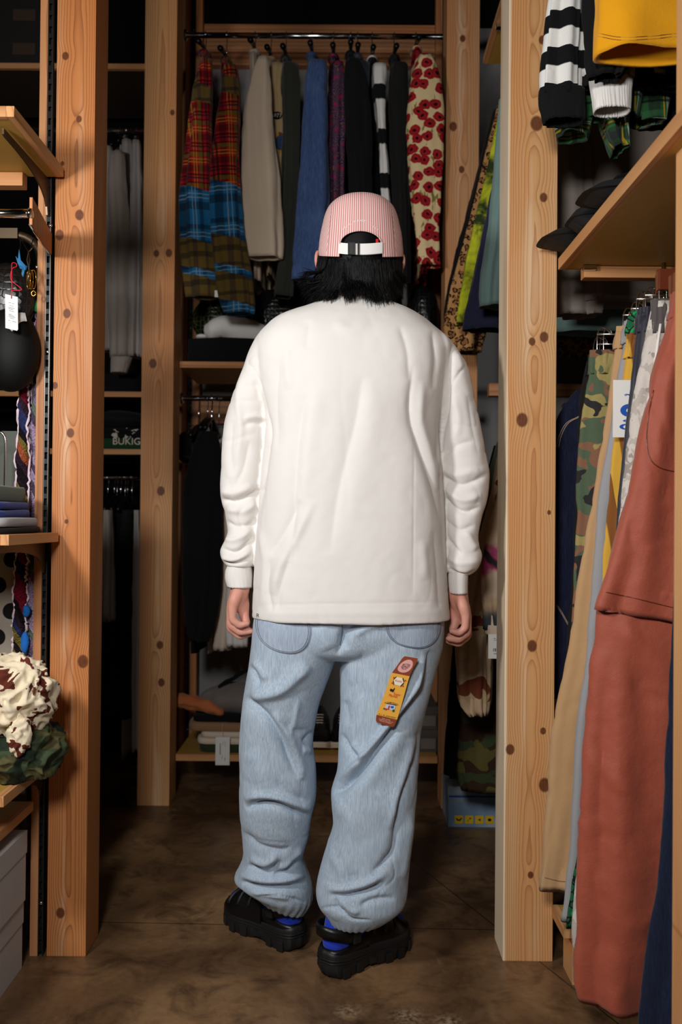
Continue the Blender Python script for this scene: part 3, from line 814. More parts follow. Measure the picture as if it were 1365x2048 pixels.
# back unit
X2R = P2[1]; X3L = P3[0]
def rail(name, label, x0, x1, y, z, r=0.0105):
    t = thing(name, label, 'rail', ((x0 + x1) / 2, y, z), 'chrome hanging rails')
    tube('rod', [(x0, y, z), ((x0 + x1) / 2, y, z), (x1, y, z)], r, M['chrome'], t, 18)
    for x, s in ((x0, -1), (x1, 1)):
        tube('end_flange', [(x, y, z), (x + s * 0.008, y, z)], r * 2.0, M['chrome'], t, 18)
    return t
YR = 3.30
ZR1 = W(630, 72, YR)[2]; ZR2 = W(420, 797, YR)[2]
xa, xb = W(374, 72, YR)[0], W(886, 72, YR)[0]
rail('hanging_rail', 'upper chrome rod carrying the row of jackets at the back', xa, xb, YR, ZR1)
rail('hanging_rail', 'lower chrome rod carrying the black coat at the back', xa, xb, YR, ZR2)
def bar(name, label, ext, mat, cat='wood rail', group='bare wood rails of the back unit'):
    o = box_obj(name, ext, mat, bev=0.002); return tag(o, label, cat, group)
zb = lambda py, y: W(630, py, y)[2]
bar('wood_rail', 'upper wood rail on the back wall behind the jackets', (xa - 0.02, xb + 0.02, 3.69, 3.75, zb(104, 3.69), zb(49, 3.69)), M['rail'])
bar('wood_rail', 'wood rail on the back wall below the upper one', (xa - 0.02, xb + 0.02, 3.71, 3.75, zb(128, 3.7), zb(106, 3.7)), M['rail'])
bar('wood_rail', 'wood rail on the back wall behind the black coat', (xa - 0.02, xb + 0.02, 3.69, 3.75, zb(848, 3.69), zb(800, 3.69)), M['rail'])
# uprights and slotted standards at the back corners
for nm, px0, px1, yy, lab in (('l', 384, 397, 3.64, 'back left'), ('r', 866, 879, 3.64, 'back right')):
    xx0, xx1 = W(px0, 900, yy)[0], W(px1, 900, yy)[0]
    o = box_obj('wood_strip', (xx0, xx1, yy, yy + 0.045, 0, CEIL - 0.002), M['batten'], bev=0.001); tag(o, 'slim wood upright in the %s corner of the back unit' % lab, 'wood strip')
    sx = xx0 - 0.012 if nm == 'l' else xx1 + 0.012
    standard('slotted steel standard in the %s corner of the back unit' % lab, sx, yy + 0.02, 0.0, CEIL - 0.002, w=0.014)
    xo0, xo1 = (xx0 - 0.07, xx0 - 0.022) if nm == 'l' else (xx1 + 0.022, xx1 + 0.06)
    o = box_obj('wood_strip', (xo0, xo1, yy - 0.1, yy + 0.045, 0, CEIL - 0.002), M['batten'], bev=0.001); tag(o, 'wider wood upright against the %s corner standard' % lab, 'wood strip')
xl, xr = X2R + 0.004, X3L - 0.004
ZS1 = W(420, 723, 3.14)[2]; ZS2 = W(420, 1509, 3.14)[2]
board('wall_shelf', 'back shelf carrying the crumpled white shirt', (xl, xr, 3.14, 3.52, ZS1 - 0.023, ZS1), M['ply_x'], edge_side='y-')
board('wall_shelf', 'lowest back shelf carrying the grey hoodie pile', (xl, xr, 3.14, 3.52, ZS2 - 0.024, ZS2), M['ply_x'], edge_side='y-')
# left back unit between the two left posts
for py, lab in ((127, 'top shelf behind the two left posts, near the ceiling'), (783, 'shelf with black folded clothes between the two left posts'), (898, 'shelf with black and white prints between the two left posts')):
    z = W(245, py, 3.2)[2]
    board('wall_shelf', lab, (-1.6, P2[0] + 0.02, 3.2, 3.6, z - 0.02, z), M['shadeboard'], edge_side='y-')
xq = -1.25
zl1 = W(245, 262, 3.42)[2]; zl2 = W(245, 955, 3.42)[2]
rail('hanging_rail', 'chrome rod of the pale shirts behind the left post', -1.6, -0.70, 3.42, zl1)
rail('hanging_rail', 'chrome rod of the dark clothes low behind the left post', -1.6, -0.70, 3.42, zl2)
# right front unit: shelf and rod
RS0 = W(1117, 540, 1.99)
ZRS = RS0[2]
board('wall_shelf', 'right wall shelf seen from below, black shoes on it', (RS0[0], 1.1, 1.22, 1.99, ZRS, ZRS + 0.026), M['ply'], edge_side='x-')
o = bar('shelf_batten', 'dark wood batten under the far end of the right shelf', (RS0[0] + 0.05, 1.1, 1.955, 1.985, ZRS - 0.026, ZRS - 0.0005), M['plank'], 'batten', None)
o = box_obj('shelf_clip', (RS0[0] + 0.045, RS0[0] + 0.075, 1.945, 1.9545, ZRS - 0.012, ZRS - 0.001), M['chrome'], bev=0.002); tag(o, 'small chrome clip under the far corner of the right shelf', 'clip')
XT = 0.70
t = thing('hanging_rail', 'chrome rod of the trousers under the right shelf', 'rail', (XT, 1.7, 1.44), 'chrome hanging rails')
tube('rod', [(XT, 1.38, 1.445), (XT, 1.7, 1.445), (XT, 1.99, 1.445)], 0.0105, M['chrome'], t, 16)
for yy in (1.45, 1.93): tube('drop_bracket', [(XT, yy, 1.445), (XT, yy, 1.5), (XT, yy, ZRS)], 0.005, M['chrome'], t, 10)
t = thing('hanging_rail', 'chrome rod of the shirts above the right shelf', 'rail', (0.72, 1.7, 2.60), 'chrome hanging rails')
tube('rod', [(0.70, 1.38, 2.62), (0.70, 1.7, 2.62), (0.70, 1.99, 2.62)], 0.0105, M['chrome'], t, 16)
tube('drop_bracket', [(0.70, 1.68, 2.62), (0.70, 1.68, 2.9), (0.70, 1.68, CEIL)], 0.005, M['chrome'], t, 10)
# right far unit
XF = 0.76
zus = W(967, 128, 2.95)[2]
board('wall_shelf', 'high shelf seen from below behind the pale right post', (W(967, 128, 2.95)[0], 1.2, 2.14, 2.95, zus, zus + 0.024), M['ply'], edge_side='x-')
o = box_obj('shelf_clip', (W(990, 130, 2.72)[0], W(1004, 130, 2.72)[0], 2.70, 2.72, zus - 0.014, zus - 0.001), M['chrome'], bev=0.002); tag(o, 'small chrome clip under the high shelf by the pale post', 'clip')
t = thing('hanging_rail', 'upper chrome rod of the jackets behind the pale post', 'rail', (XF, 2.6, zus - 0.06), 'chrome hanging rails')
ZF1 = zus - 0.06; ZF2 = 1.40
tube('rod', [(XF, 2.14, ZF1), (XF, 2.5, ZF1), (XF, 3.02, ZF1)], 0.0105, M['chrome'], t, 16)
for yy in (2.2, 2.96): tube('drop_bracket', [(XF, yy, ZF1), (XF, yy, ZF1 + .03), (XF, yy, zus)], 0.005, M['chrome'], t, 10)
t = thing('hanging_rail', 'lower chrome rod of the camouflage jackets behind the pale post', 'rail', (XF, 2.6, ZF2), 'chrome hanging rails')
tube('rod', [(XF, 2.12, ZF2), (XF, 2.5, ZF2), (XF, 3.04, ZF2)], 0.0105, M['chrome'], t, 16)
zr = W(1140, 780, 3.05)[2]
bar('wood_rail', 'wood rail behind the chrome hooks right of the pale post', (0.5, 1.2, 3.05, 3.09, zr - 0.022, zr + 0.022), M['rail'])
# ---------------------------------------------------------------- the person
YB = 1.97
person = None

def drows(rows):
    """rows of (py, pxl, pxr, depth_y, hy) -> (z, cx, cy, hx, hy)"""
    out = []
    for py, a, b, y, h in rows:
        p, q = W(a, py, y), W(b, py, y); out.append(((p[2] + q[2]) / 2, (p[0] + q[0]) / 2, y, (q[0] - p[0]) / 2, h))
    return out

def strokes(V, N, lines, gain=1.0):
    """press folds into a garment: each line (pixel polyline, height m, width on its left px, width on its right px) on the surface that faces the camera"""
    P = proj(V); view = V - CAM; view /= np.linalg.norm(view, axis=1)[:, None]
    facing = np.clip(-(N * view).sum(1) * 2.2, 0, 1)
    D = np.zeros(len(V))
    for pts, amp, wl, wr in lines:
        pts = spline(np.array(pts, float), max(6, 5 * len(pts))) if len(pts) > 2 else np.array(pts, float)
        best = np.full(len(V), 1e9); side = np.zeros(len(V)); tt = np.zeros(len(V)); m = len(pts) - 1
        lo = pts.min(0) - 4 * max(wl, wr); hi = pts.max(0) + 4 * max(wl, wr)
        sel = np.where(((P > lo) & (P < hi)).all(1) & (facing > 0))[0]
        if not len(sel): continue
        Q = P[sel]; b = np.full(len(sel), 1e9); sd = np.zeros(len(sel)); tq = np.zeros(len(sel))
        for i in range(m):
            a0, d = pts[i], pts[i + 1] - pts[i]; L2 = d.dot(d) + 1e-9
            t = np.clip(((Q - a0) @ d) / L2, 0, 1); R = Q - a0 - t[:, None] * d; dd = np.hypot(R[:, 0], R[:, 1])
            u = dd < b; b = np.where(u, dd, b); sd = np.where(u, np.sign(d[0] * (Q[:, 1] - a0[1]) - d[1] * (Q[:, 0] - a0[0])), sd); tq = np.where(u, (i + t) / m, tq)
        w = np.where(sd > 0, wl, wr) * (1.0 if amp > 0 else .85); amp = amp * (1.0 if amp > 0 else 1.2)
        tap = np.clip(np.minimum(tq, 1 - tq) * 5, 0, 1) ** 0.7
        D[sel] += amp * np.exp(-(b / w) ** (2.0 if amp > 0 else 1.25)) * tap * facing[sel]
    return V + N * D[:, None] * gain

def person_build():
    global person
    # ---- body: head, neck, trunk, arms, hands and legs in one surface
    parts = []
    tr = drows([(598, 668, 748, 1.985, .05), (620, 640, 775, 1.985, .055), (650, 585, 822, 1.98, .070), (700, 556, 850, 1.975, .085), (850, 556, 850, 1.97, .095),
                (1000, 560, 845, 1.97, .09), (1150, 545, 858, 1.972, .095), (1270, 545, 850, 1.975, .09)])
    parts.append(ellip_loft_vf(dense(tr, 40)))
    hc = W(722, 494, 2.0)
    parts.append(chain_vf([W(706, 625, 1.975), W(710, 585, 1.98), W(718, 545, 2.0)], [.060, .055, .056], 14, 24))
    parts.append(sphere_vf(hc + [0, 0.0, 0.012], (.078, .098, .104), u=36, v=24))
    parts.append(sphere_vf(hc + [0, .032, -.062], (.060, .070, .062), u=30, v=18))
    parts.append(sphere_vf(hc + [0, .078, -.098], (.024, .022, .018)))                      # chin
    parts.append(chain_vf([hc + [0, .095, .0], hc + [0, .112, -.030], hc + [0, .103, -.040]], [.010, .014, .012], 10, 10))   # nose
    parts.append(chain_vf([hc + [-.045, .086, .018], hc + [0, .098, .020], hc + [.045, .086, .018]], [.012, .012, .012], 10, 10))  # brow
    parts.append(chain_vf([hc + [-.022, .092, -.064], hc + [0, .102, -.063], hc + [.022, .092, -.064]], [.006, .008, .006], 10, 10))  # lips
    parts.append(chain_vf([hc + [-.018, .092, -.073], hc + [0, .100, -.074], hc + [.018, .092, -.073]], [.006, .008, .006], 10, 10))
    for ex, ey, s in ((636.5, 525, -1), (803.5, 529, 1)):
        c = W(ex, ey, 2.0); a = 0.35 * s
        R = np.array([[math.cos(a), -math.sin(a), 0], [math.sin(a), math.cos(a), 0], [0, 0, 1]])
        parts.append(sphere_vf(c + [0, -.004, 0.004], (.0065, .017, .024), R))
        parts.append(sphere_vf(c + [-.004 * s, .004, -.018], (.0065, .010, .013), R))
        parts.append(chain_vf([c + [-.012 * s, .01, .006], c + [-.004 * s, .006, 0]], [.013, .011], 6, 10))
    def hand(wx, wy, sx, dy):
        q = lambda px, py, y: W(wx + (px - 482) * sx, wy + (py - 1168), y + dy)
        parts.append(chain_vf([q(481, 1140, 1.975), q(482, 1168, 1.972), q(478, 1190, 1.97)], [.022, .0225, .021], 8, 16))
        for (x0, y0, x1, y1, d, r0, r1) in ((478, 1178, 466, 1212, 1.945, .014, .0115), (475, 1178, 463, 1216, 1.963, .014, .0115), (476, 1178, 463, 1217, 1.982, .014, .012), (480, 1178, 466, 1214, 2.000, .014, .012), (484, 1185, 474, 1210, 1.965, .014, .012), (485, 1188, 475, 1208, 1.985, .014, .012)):
            parts.append(chain_vf([q(x0, y0, 1.972 + (d - 1.972) * .6), q((x0 + x1) / 2 - 1, (y0 + y1) / 2, d), q(x1, y1, d)], [r0, r0 * .95, r1], 8, 12))
        for P, r in ((((466, 1212, 1.943), (467, 1236, 1.942), (480, 1247, 1.943), (496, 1243, 1.945)), (.0105, .0090, .0080, .0070)),
                     (((463, 1217, 1.963), (463, 1246, 1.961), (481, 1260, 1.960), (503, 1258, 1.960)), (.0112, .0098, .0086, .0076)),
                     (((463, 1218, 1.983), (462, 1252, 1.982), (481, 1268, 1.981), (503, 1263, 1.980)), (.0112, .0098, .0088, .0078)),
                     (((466, 1214, 2.003), (466, 1246, 2.003), (483, 1258, 2.002), (501, 1252, 2.000)), (.0110, .0096, .0086, .0076)),
                     (((486, 1184, 1.985), (489, 1206, 1.978), (489, 1226, 1.972), (494, 1241, 1.966)), (.0145, .0132, .0122, .0098))):
            P = [q(*p) for p in P]
            P = [P[0], (P[0] + P[1]) / 2, P[1], (P[1] + P[2]) / 2, P[2], (P[2] + P[3]) / 2, P[3]]
            parts.append(chain_vf(P, r, 18, 12))
    hand(481, 1172, 1.0, 0.0); hand(917, 1187, -0.92, 0.0)
    parts.append(chain_vf([W(582, 690, 1.985), W(508, 800, 1.99), W(484, 960, 1.992), W(481, 1150, 1.976)], [.040, .034, .030, .021], 26, 18))
    parts.append(chain_vf([W(822, 712, 1.985), W(902, 810, 1.99), W(928, 960, 1.992), W(917, 1165, 1.976)], [.040, .034, .030, .021], 26, 18))
    parts.append(chain_vf([W(600, 1240, 1.975), W(560, 1480, 2.0), W(556, 1740, 2.055), W(560, 1785, 2.062)], [.075, .055, .034, .026], 26, 18))
    parts.append(chain_vf([W(780, 1240, 1.975), W(758, 1480, 1.97), W(725, 1760, 1.958), W(712, 1815, 1.955)], [.075, .055, .034, .026], 26, 18))
    me = union_remesh(parts, 0.0034, 3)
    me.name = 'person'
    person = link('person', me, M['skin'])
    tag(person, 'person seen from behind in white long-sleeved tee, light jeans and pink striped cap', 'person')
    for s in (-1, 1):
        V, F = sphere_vf(hc + [s * .030, .082, .002], (.0125, .0125, .0125)); mesh('eye', V, F, M['sockw'], person)
        V, F = sphere_vf(hc + [s * .030, .0905, .002], (.006, .005, .006)); mesh('iris', V, F, M['hair'], person)

    # ---- shirt
    shirt = bpy.data.objects.new('shirt', None)
    sp = []
    T = drows([(596, 668, 752, 1.985, .052), (603, 652, 774, 1.984, .060), (612, 626, 797, 1.983, .070), (623, 594, 822, 1.981, .082), (636, 560, 844, 1.98, .094), (652, 536, 864, 1.978, .105), (680, 514, 892, 1.975, .118), (720, 511, 899, 1.972, .126),
               (780, 520, 888, 1.97, .131), (860, 531, 877, 1.97, .134), (960, 522, 885, 1.97, .135), (1060, 515, 889, 1.97, .136), (1150, 509, 893, 1.97, .136), (1226, 506, 899, 1.97, .136), (1236, 506, 900, 1.97, .136)])
    sp.append(ellip_loft_vf(dense(T, 130), 120, 2.45))
    Lf = drows([(648, 540, 615, 1.98, .060), (674, 515, 605, 1.982, .068), (705, 499, 585, 1.985, .070), (740, 487, 565, 1.986, .068), (800, 463, 548, 1.988, .065), (860, 447, 537, 1.99, .063), (920, 443, 529, 1.99, .061), (965, 441, 525, 1.99, .060),
                (1000, 443, 522, 1.99, .056), (1040, 453, 517, 1.988, .053), (1072, 454, 513, 1.985, .052), (1100, 441, 512, 1.982, .054), (1122, 446, 510, 1.98, .050), (1134, 455, 506, 1.978, .042)])
    Rf = drows([(656, 800, 868, 1.98, .060), (680, 818, 898, 1.982, .068), (708, 838, 919, 1.985, .070), (740, 855, 936, 1.986, .068), (800, 870, 950, 1.988, .065), (860, 878, 963, 1.99, .063), (920, 881, 974, 1.99, .061), (950, 882, 979, 1.99, .060),
                (1000, 886, 974, 1.99, .056), (1040, 889, 962, 1.988, .053), (1078, 890, 956, 1.985, .052), (1112, 893, 964, 1.982, .054), (1138, 896, 954, 1.98, .050), (1150, 900, 938, 1.978, .040)])
    sp.append(ellip_loft_vf(dense(Lf, 90), 56, 2.2)); sp.append(ellip_loft_vf(dense(Rf, 90), 56, 2.2))
    me = union_remesh(sp, 0.0032, 6)
    V, E_ = arrays(me); N = normals(me)
    soft = 0.55
    V = strokes(V, N, [
        # armholes and side edges
        ([(915, 668), (902, 727), (895, 804), (882, 863), (876, 923)], -.010, 7, 6), ([(932, 730), (915, 753), (896, 785), (889, 830)], -.0030, 2.5, 2.5),
        ([(493, 722), (515, 752), (528, 790), (535, 850)], -.0030, 2.5, 2.5), ([(524, 790), (537, 855), (534, 900), (522, 982), (515, 1060)], -.009, 6, 6),
        ([(878, 930), (886, 1000), (890, 1080), (894, 1130)], -.006, 5, 5),
        # long drapes down the back
        ([(611, 790), (598, 872), (588, 1000), (582, 1120)], -.005, 16, 10), ([(635, 770), (620, 870), (606, 1010)], .004, 14, 18),
        ([(726, 750), (713, 838), (678, 982), (660, 1110)], -.0045, 22, 12), ([(750, 760), (738, 880), (700, 1040)], .003, 22, 26),
        ([(828, 730), (822, 821), (839, 889), (868, 974), (884, 1045)], -.007, 10, 7), ([(846, 760), (842, 840), (858, 900), (880, 980)], .006, 8, 10),
        ([(558, 720), (552, 800), (556, 900)], -.004, 9, 12), ([(572, 690), (578, 780)], .003, 9, 9),
        ([(628, 1000), (595, 1070), (560, 1140), (545, 1190)], .006, 12, 9), ([(600, 1000), (570, 1060), (540, 1110)], -.005, 9, 10), ([(586, 1090), (560, 1180), (556, 1225)], -.004, 9, 9),
        ([(520, 1060), (530, 1130), (522, 1215)], .004, 7, 9), ([(540, 1120), (536, 1180), (545, 1225)], -.004, 6, 6),
        ([(868, 1060), (876, 1140), (880, 1220)], -.004, 7, 8), ([(846, 1080), (852, 1160)], .003, 10, 10),
        ([(590, 880), (588, 1205)], -.0008, 1.6, 1.6), ([(829, 880), (827, 1205)], -.0010, 1.8, 1.8),
        ([(668, 640), (700, 660), (740, 640)], .0025, 12, 12), ([(620, 640), (612, 700)], -.002, 10, 10),
        ([(800, 650), (815, 700), (820, 760)], -.0035, 9, 9), ([(866, 660), (872, 720), (866, 780)], -.0045, 9, 7), ([(888, 650), (896, 700)], .003, 8, 8),
        # hem: stitching and edge
        ([(506, 1211), (640, 1208), (780, 1206), (899, 1204)], -.0012, 2.2, 2.2), ([(506, 1229), (640, 1227), (780, 1226), (899, 1225)], .0012, 8, 8),
        # left sleeve
        ([(440, 998), (462, 1003), (482, 999), (505, 988), (527, 976)], -.011, 7, 5), ([(440, 982), (470, 986), (505, 972)], .007, 9, 8), ([(452, 1018), (485, 1022), (515, 1005)], .006, 7, 7),
        ([(486, 852), (508, 847), (535, 852)], -.005, 4, 10), ([(488, 838), (510, 833), (534, 838)], .004, 6, 6), ([(482, 730), (476, 800), (482, 860), (474, 930)], .004, 7, 7),
        ([(466, 840), (460, 900), (466, 950)], -.004, 7, 8), ([(500, 880), (490, 930), (470, 975)], -.004, 8, 7), ([(510, 760), (520, 800)], -.003, 6, 6),
        ([(446, 1040), (470, 1052), (500, 1050), (514, 1040)], -.007, 6, 5), ([(487, 1060), (478, 1030), (490, 1014)], -.004, 5, 5),
        ([(441, 1094), (462, 1104), (478, 1102), (496, 1088), (510, 1072)], -.009, 6, 5), ([(441, 1112), (458, 1120), (478, 1117), (508, 1098)], .006, 5, 5), ([(443, 1122), (470, 1128), (508, 1112)], -.007, 4, 4),
        ([(448, 1076), (470, 1080), (505, 1060)], .006, 6, 6),
        # right sleeve
        ([(879, 948), (900, 962), (925, 970), (955, 960), (979, 945)], -.008, 6, 6), ([(882, 934), (915, 950), (960, 938)], .005, 9, 7), ([(884, 990), (905, 1012), (932, 1024), (962, 1014)], -.009, 6, 5),
        ([(890, 975), (925, 1000), (965, 990)], .007, 7, 7), ([(888, 1072), (905, 1090), (925, 1112)], -.006, 5, 5), ([(890, 1040), (920, 1060), (950, 1050)], -.005, 6, 6), ([(930, 1060), (945, 1085), (955, 1100)], .005, 7, 7),
        ([(896, 1136), (915, 1148), (936, 1152), (955, 1140)], -.009, 4, 4), ([(893, 1112), (920, 1126), (960, 1122)], .005, 7, 6),
        ([(882, 915), (905, 896), (930, 886), (950, 882)], -.005, 6, 8), ([(906, 790), (918, 840), (910, 880)], .004, 8, 8), ([(938, 790), (946, 850), (958, 910)], -.003, 9, 9), ([(916, 700), (924, 740)], .003, 6, 6)])
    wr_ = np.stack([vnoise(V * 7, 31), vnoise(V * 7, 32), vnoise(V * 5, 33)], 1)
    rid = np.clip(1 - np.abs(vnoise(V * np.array([15, 15, 4.5]) + wr_ * .8, 34)) * 3.2, 0, 1) ** 2; low = np.clip((1.38 - V[:, 2]) / .25, .25, 1)
    arm_ = np.clip((np.abs(V[:, 0] - .022) - .20) / .03, 0, 1); rid2 = np.clip(1 - np.abs(vnoise(V * np.array([14, 14, 22.0]) + wr_ * .9, 35)) * 3.0, 0, 1) ** 2
    V += N * (vnoise(V * np.array([22, 22, 9.0]), 5) * .0014 + vnoise(V * 55, 6) * .0004 - rid * .0007 * low * (1 - arm_) - rid2 * .0016 * arm_)[:, None]
    V = lap(V, E_, 1, 0.3)
    me.vertices.foreach_set('co', V.ravel()); me.update(); me.name = 'shirt'
    shirt = link('shirt', me, M['white'], person)
    bv_s = BVHTree.FromPolygons(V.tolist(), [list(p.vertices) for p in me.polygons])
    for rows, sd in ((((1131, 456, 503), (1140, 451, 505), (1158, 451, 505), (1175, 456, 504)), 1), (((1145, 898, 938), (1156, 896, 937), (1172, 897, 936), (1187, 898, 936)), 2)):
        rr = drows([(r[0], r[1], r[2], 1.978, .036) for r in rows]); rr = [tuple(q) for q in rr]
        loft('cuff', rr, M['white'], shirt, seg=64, power=2.1, fold=.0006, nf=22, seed=sd, dz=.004, wrinkle=.0004, cap_top=False)
    c = np.array([W(708, 596, 1.985)]).ravel(); a = np.linspace(0, 2 * np.pi, 40, endpoint=False)
    P = np.stack([c[0] + .056 * np.cos(a), c[1] + .056 * np.sin(a), c[2] + .004 - .010 * np.sin(a) * -1], 1)
    n = len(a); V2 = []; F2 = []
    for i in range(n):
        o = np.array([np.cos(a[i]), np.sin(a[i]), 0])
        for (dr, dz_) in ((.006, -.010), (.005, .006), (.002, .011), (-.001, .010), (0, -.008)): V2.append(P[i] + o * dr + np.array([0, 0, dz_]))
    for i in range(n):
        for j in range(5): F2.append([5 * i + j, 5 * ((i + 1) % n) + j, 5 * ((i + 1) % n) + (j + 1) % 5, 5 * i + (j + 1) % 5])
    mesh('collar', V2, F2, M['white'], shirt)

    # ---- jeans
    jp = []
    pel = drows([(1190, 520, 886, 1.972, .112), (1215, 513, 889, 1.972, .116), (1245, 507, 889, 1.972, .118), (1270, 505, 887, 1.973, .116), (1296, 508, 882, 1.975, .104), (1312, 540, 850, 1.978, .08)])
    jp.append(ellip_loft_vf(dense(pel, 40), 90, 2.4))
    LL = [(1215, 520, 684, 1.975, .104), (1250, 507, 690, 1.975, .110), (1290, 503, 684, 1.977, .110), (1340, 496, 664, 1.982, .106), (1400, 487, 641, 1.988, .100), (1440, 483, 632, 1.993, .097), (1480, 480, 627, 2.0, .095), (1533, 479, 632, 2.005, .095),
          (1590, 479, 632, 2.012, .095), (1631, 481, 623, 2.02, .092), (1672, 486, 617, 2.03, .088), (1709, 487, 607, 2.04, .085), (1738, 477, 614, 2.047, .088), (1762, 470, 625, 2.053, .090), (1780, 472, 626, 2.056, .086), (1796, 498, 617, 2.06, .070), (1808, 520, 610, 2.062, .056)]
    RR = [(1215, 694, 886, 1.975, .104), (1250, 687, 889, 1.975, .110), (1290, 680, 886, 1.975, .110), (1340, 680, 872, 1.974, .106), (1400, 680, 857, 1.972, .102), (1450, 679, 845, 1.97, .099), (1500, 678, 840, 1.967, .097), (1545, 674, 837, 1.965, .097),
          (1582, 663, 835, 1.962, .100), (1612, 664, 832, 1.96, .097), (1651, 666, 829, 1.958, .093), (1688, 655, 824, 1.957, .091), (1717, 646, 820, 1.957, .091), (1750, 637, 817, 1.956, .092), (1780, 632, 815, 1.955, .092), (1803, 636, 810, 1.954, .088), (1826, 652, 784, 1.952, .072), (1845, 664, 752, 1.95, .054)]
    for rows, sl in ((LL, -.36), (RR, .02)):
        V, F = ellip_loft_vf(dense(drows(rows), 130), 84, 2.25)
        w = np.clip((0.19 - V[:, 2]) / 0.08, 0, 1) ** 1.2 if sl < -.1 else np.clip((0.16 - V[:, 2]) / 0.08, 0, 1)
        xc = V[-84:, 0].mean(); V[:, 2] += (V[:, 0] - xc) * sl * w
        jp.append((V, F))
    me = union_remesh(jp, 0.0034, 5)
    V, E_ = arrays(me); N = normals(me)
    V = strokes(V, N, [
        # seat
        ([(690, 1300), (689, 1272), (712, 1252), (761, 1232)], -.012, 9, 9), ([(676, 1310), (684, 1285), (690, 1240)], -.008, 6, 6), ([(705, 1272), (735, 1254), (770, 1242)], .006, 8, 10), ([(640, 1250), (660, 1300)], .004, 16, 16),
        # left leg
        ([(500, 1390), (525, 1392), (564, 1380), (600, 1348), (620, 1330)], .012, 11, 16), ([(490, 1392), (512, 1415), (540, 1442), (568, 1488), (598, 1556)], -.012, 10, 9), ([(545, 1428), (575, 1470), (598, 1525), (606, 1560)], .008, 6, 11),
        ([(497, 1330), (508, 1350), (520, 1376)], -.007, 6, 6), ([(505, 1322), (520, 1340), (534, 1362)], .005, 6, 8), ([(560, 1440), (590, 1462), (622, 1460)], -.005, 8, 8), ([(597, 1400), (590, 1440), (583, 1470)], .004, 5, 7),
        ([(606, 1486), (618, 1474), (628, 1462)], -.008, 6, 5), ([(604, 1500), (622, 1500)], .005, 8, 8),
        ([(492, 1618), (515, 1608), (548, 1608), (585, 1622), (622, 1634)], -.014, 6, 8), ([(490, 1600), (520, 1592), (560, 1596), (600, 1612), (626, 1618)], .009, 10, 8), ([(500, 1500), (520, 1540), (530, 1590)], .004, 14, 16),
        ([(548, 1560), (580, 1590), (620, 1602)], -.004, 9, 9), ([(480, 1660), (515, 1690), (560, 1702), (585, 1694)], -.006, 9, 8), ([(494, 1730), (512, 1738), (531, 1748), (545, 1740), (562, 1722)], -.009, 6, 6), ([(545, 1752), (575, 1742), (602, 1709)], -.010, 6, 6),
        ([(500, 1716), (530, 1728), (556, 1710)], .007, 8, 7), ([(560, 1740), (584, 1722), (606, 1694)], .006, 6, 6), ([(482, 1762), (505, 1772), (531, 1776), (575, 1774), (614, 1766)], -.012, 5, 6), ([(478, 1750), (520, 1760), (570, 1760), (612, 1750)], .007, 8, 6),
        ([(500, 1785), (540, 1788), (590, 1796)], .006, 6, 5), ([(518, 1790), (561, 1790), (613, 1806)], -.005, 2, 2),
        # right leg
        ([(862, 1300), (850, 1350), (838, 1384), (796, 1443), (754, 1498), (722, 1540), (684, 1572), (664, 1584)], -.016, 4.5, 12), ([(850, 1310), (832, 1370), (786, 1436), (742, 1492), (708, 1533), (676, 1560)], .011, 6, 9),
        ([(690, 1600), (735, 1558), (775, 1500), (808, 1450)], .007, 20, 16), ([(682, 1466), (690, 1486), (703, 1506), (722, 1524)], -.007, 6, 6), ([(700, 1486), (716, 1500), (730, 1514)], .005, 7, 7), ([(690, 1400), (698, 1450)], -.004, 9, 9),
        ([(846, 1440), (838, 1490), (822, 1545), (808, 1590), (797, 1650), (790, 1700), (768, 1728), (744, 1746)], -.011, 8, 8), ([(834, 1470), (814, 1540), (794, 1600), (782, 1660)], .007, 10, 8), ([(826, 1620), (818, 1700), (806, 1760)], .006, 8, 10),
        ([(668, 1600), (700, 1640), (690, 1700), (700, 1752)], .006, 16, 18), ([(655, 1690), (680, 1740), (690, 1775)], .004, 10, 10),
        ([(660, 1790), (690, 1792), (723, 1785), (750, 1776), (770, 1764)], -.012, 6, 6), ([(650, 1776), (690, 1778), (730, 1768), (776, 1744)], .007, 9, 7), ([(670, 1796), (675, 1815), (690, 1828)], -.007, 5, 5), ([(684, 1800), (700, 1818), (720, 1826)], .006, 6, 6),
        ([(720, 1812), (748, 1800), (790, 1796)], -.006, 7, 6), ([(642, 1817), (668, 1815), (690, 1828), (708, 1839), (745, 1841)], -.005, 2, 2), ([(780, 1694), (790, 1735), (788, 1758), (760, 1788), (752, 1836)], -.0018, 1.8, 1.8),
        ([(700, 1320), (708, 1370)], .003, 10, 10), ([(726, 1300), (720, 1360), (726, 1400)], -.003, 8, 8)], 1.25)
    wr_ = np.stack([vnoise(V * 7, 41), vnoise(V * 7, 42), vnoise(V * 5, 43)], 1)
    rid = np.clip(1 - np.abs(vnoise(V * np.array([11, 11, 9.0]) + wr_ * .9, 44)) * 3.0, 0, 1) ** 2
    V += N * (vnoise(V * np.array([20, 20, 12.0]), 15) * .0014 + vnoise(V * 60, 16) * .0004 - rid * .0016 * np.clip((.82 - V[:, 2]) / .3, .2, 1))[:, None]
    pleat = np.sin(np.arctan2(V[:, 1] - np.where(V[:, 0] < -.04, 2.06, 1.95), V[:, 0] - np.where(V[:, 0] < -.04, -.152, .022)) * 26)
    V += N * (pleat * .0016 * np.clip((.135 - V[:, 2]) / .03, 0, 1))[:, None]
    V = lap(V, E_, 1, 0.3)
    me.vertices.foreach_set('co', V.ravel()); me.update(); me.name = 'jeans'
    jeans = link('jeans', me, M['jeans'], person)
    bv_j = BVHTree.FromPolygons(V.tolist(), [list(p.vertices) for p in me.polygons])

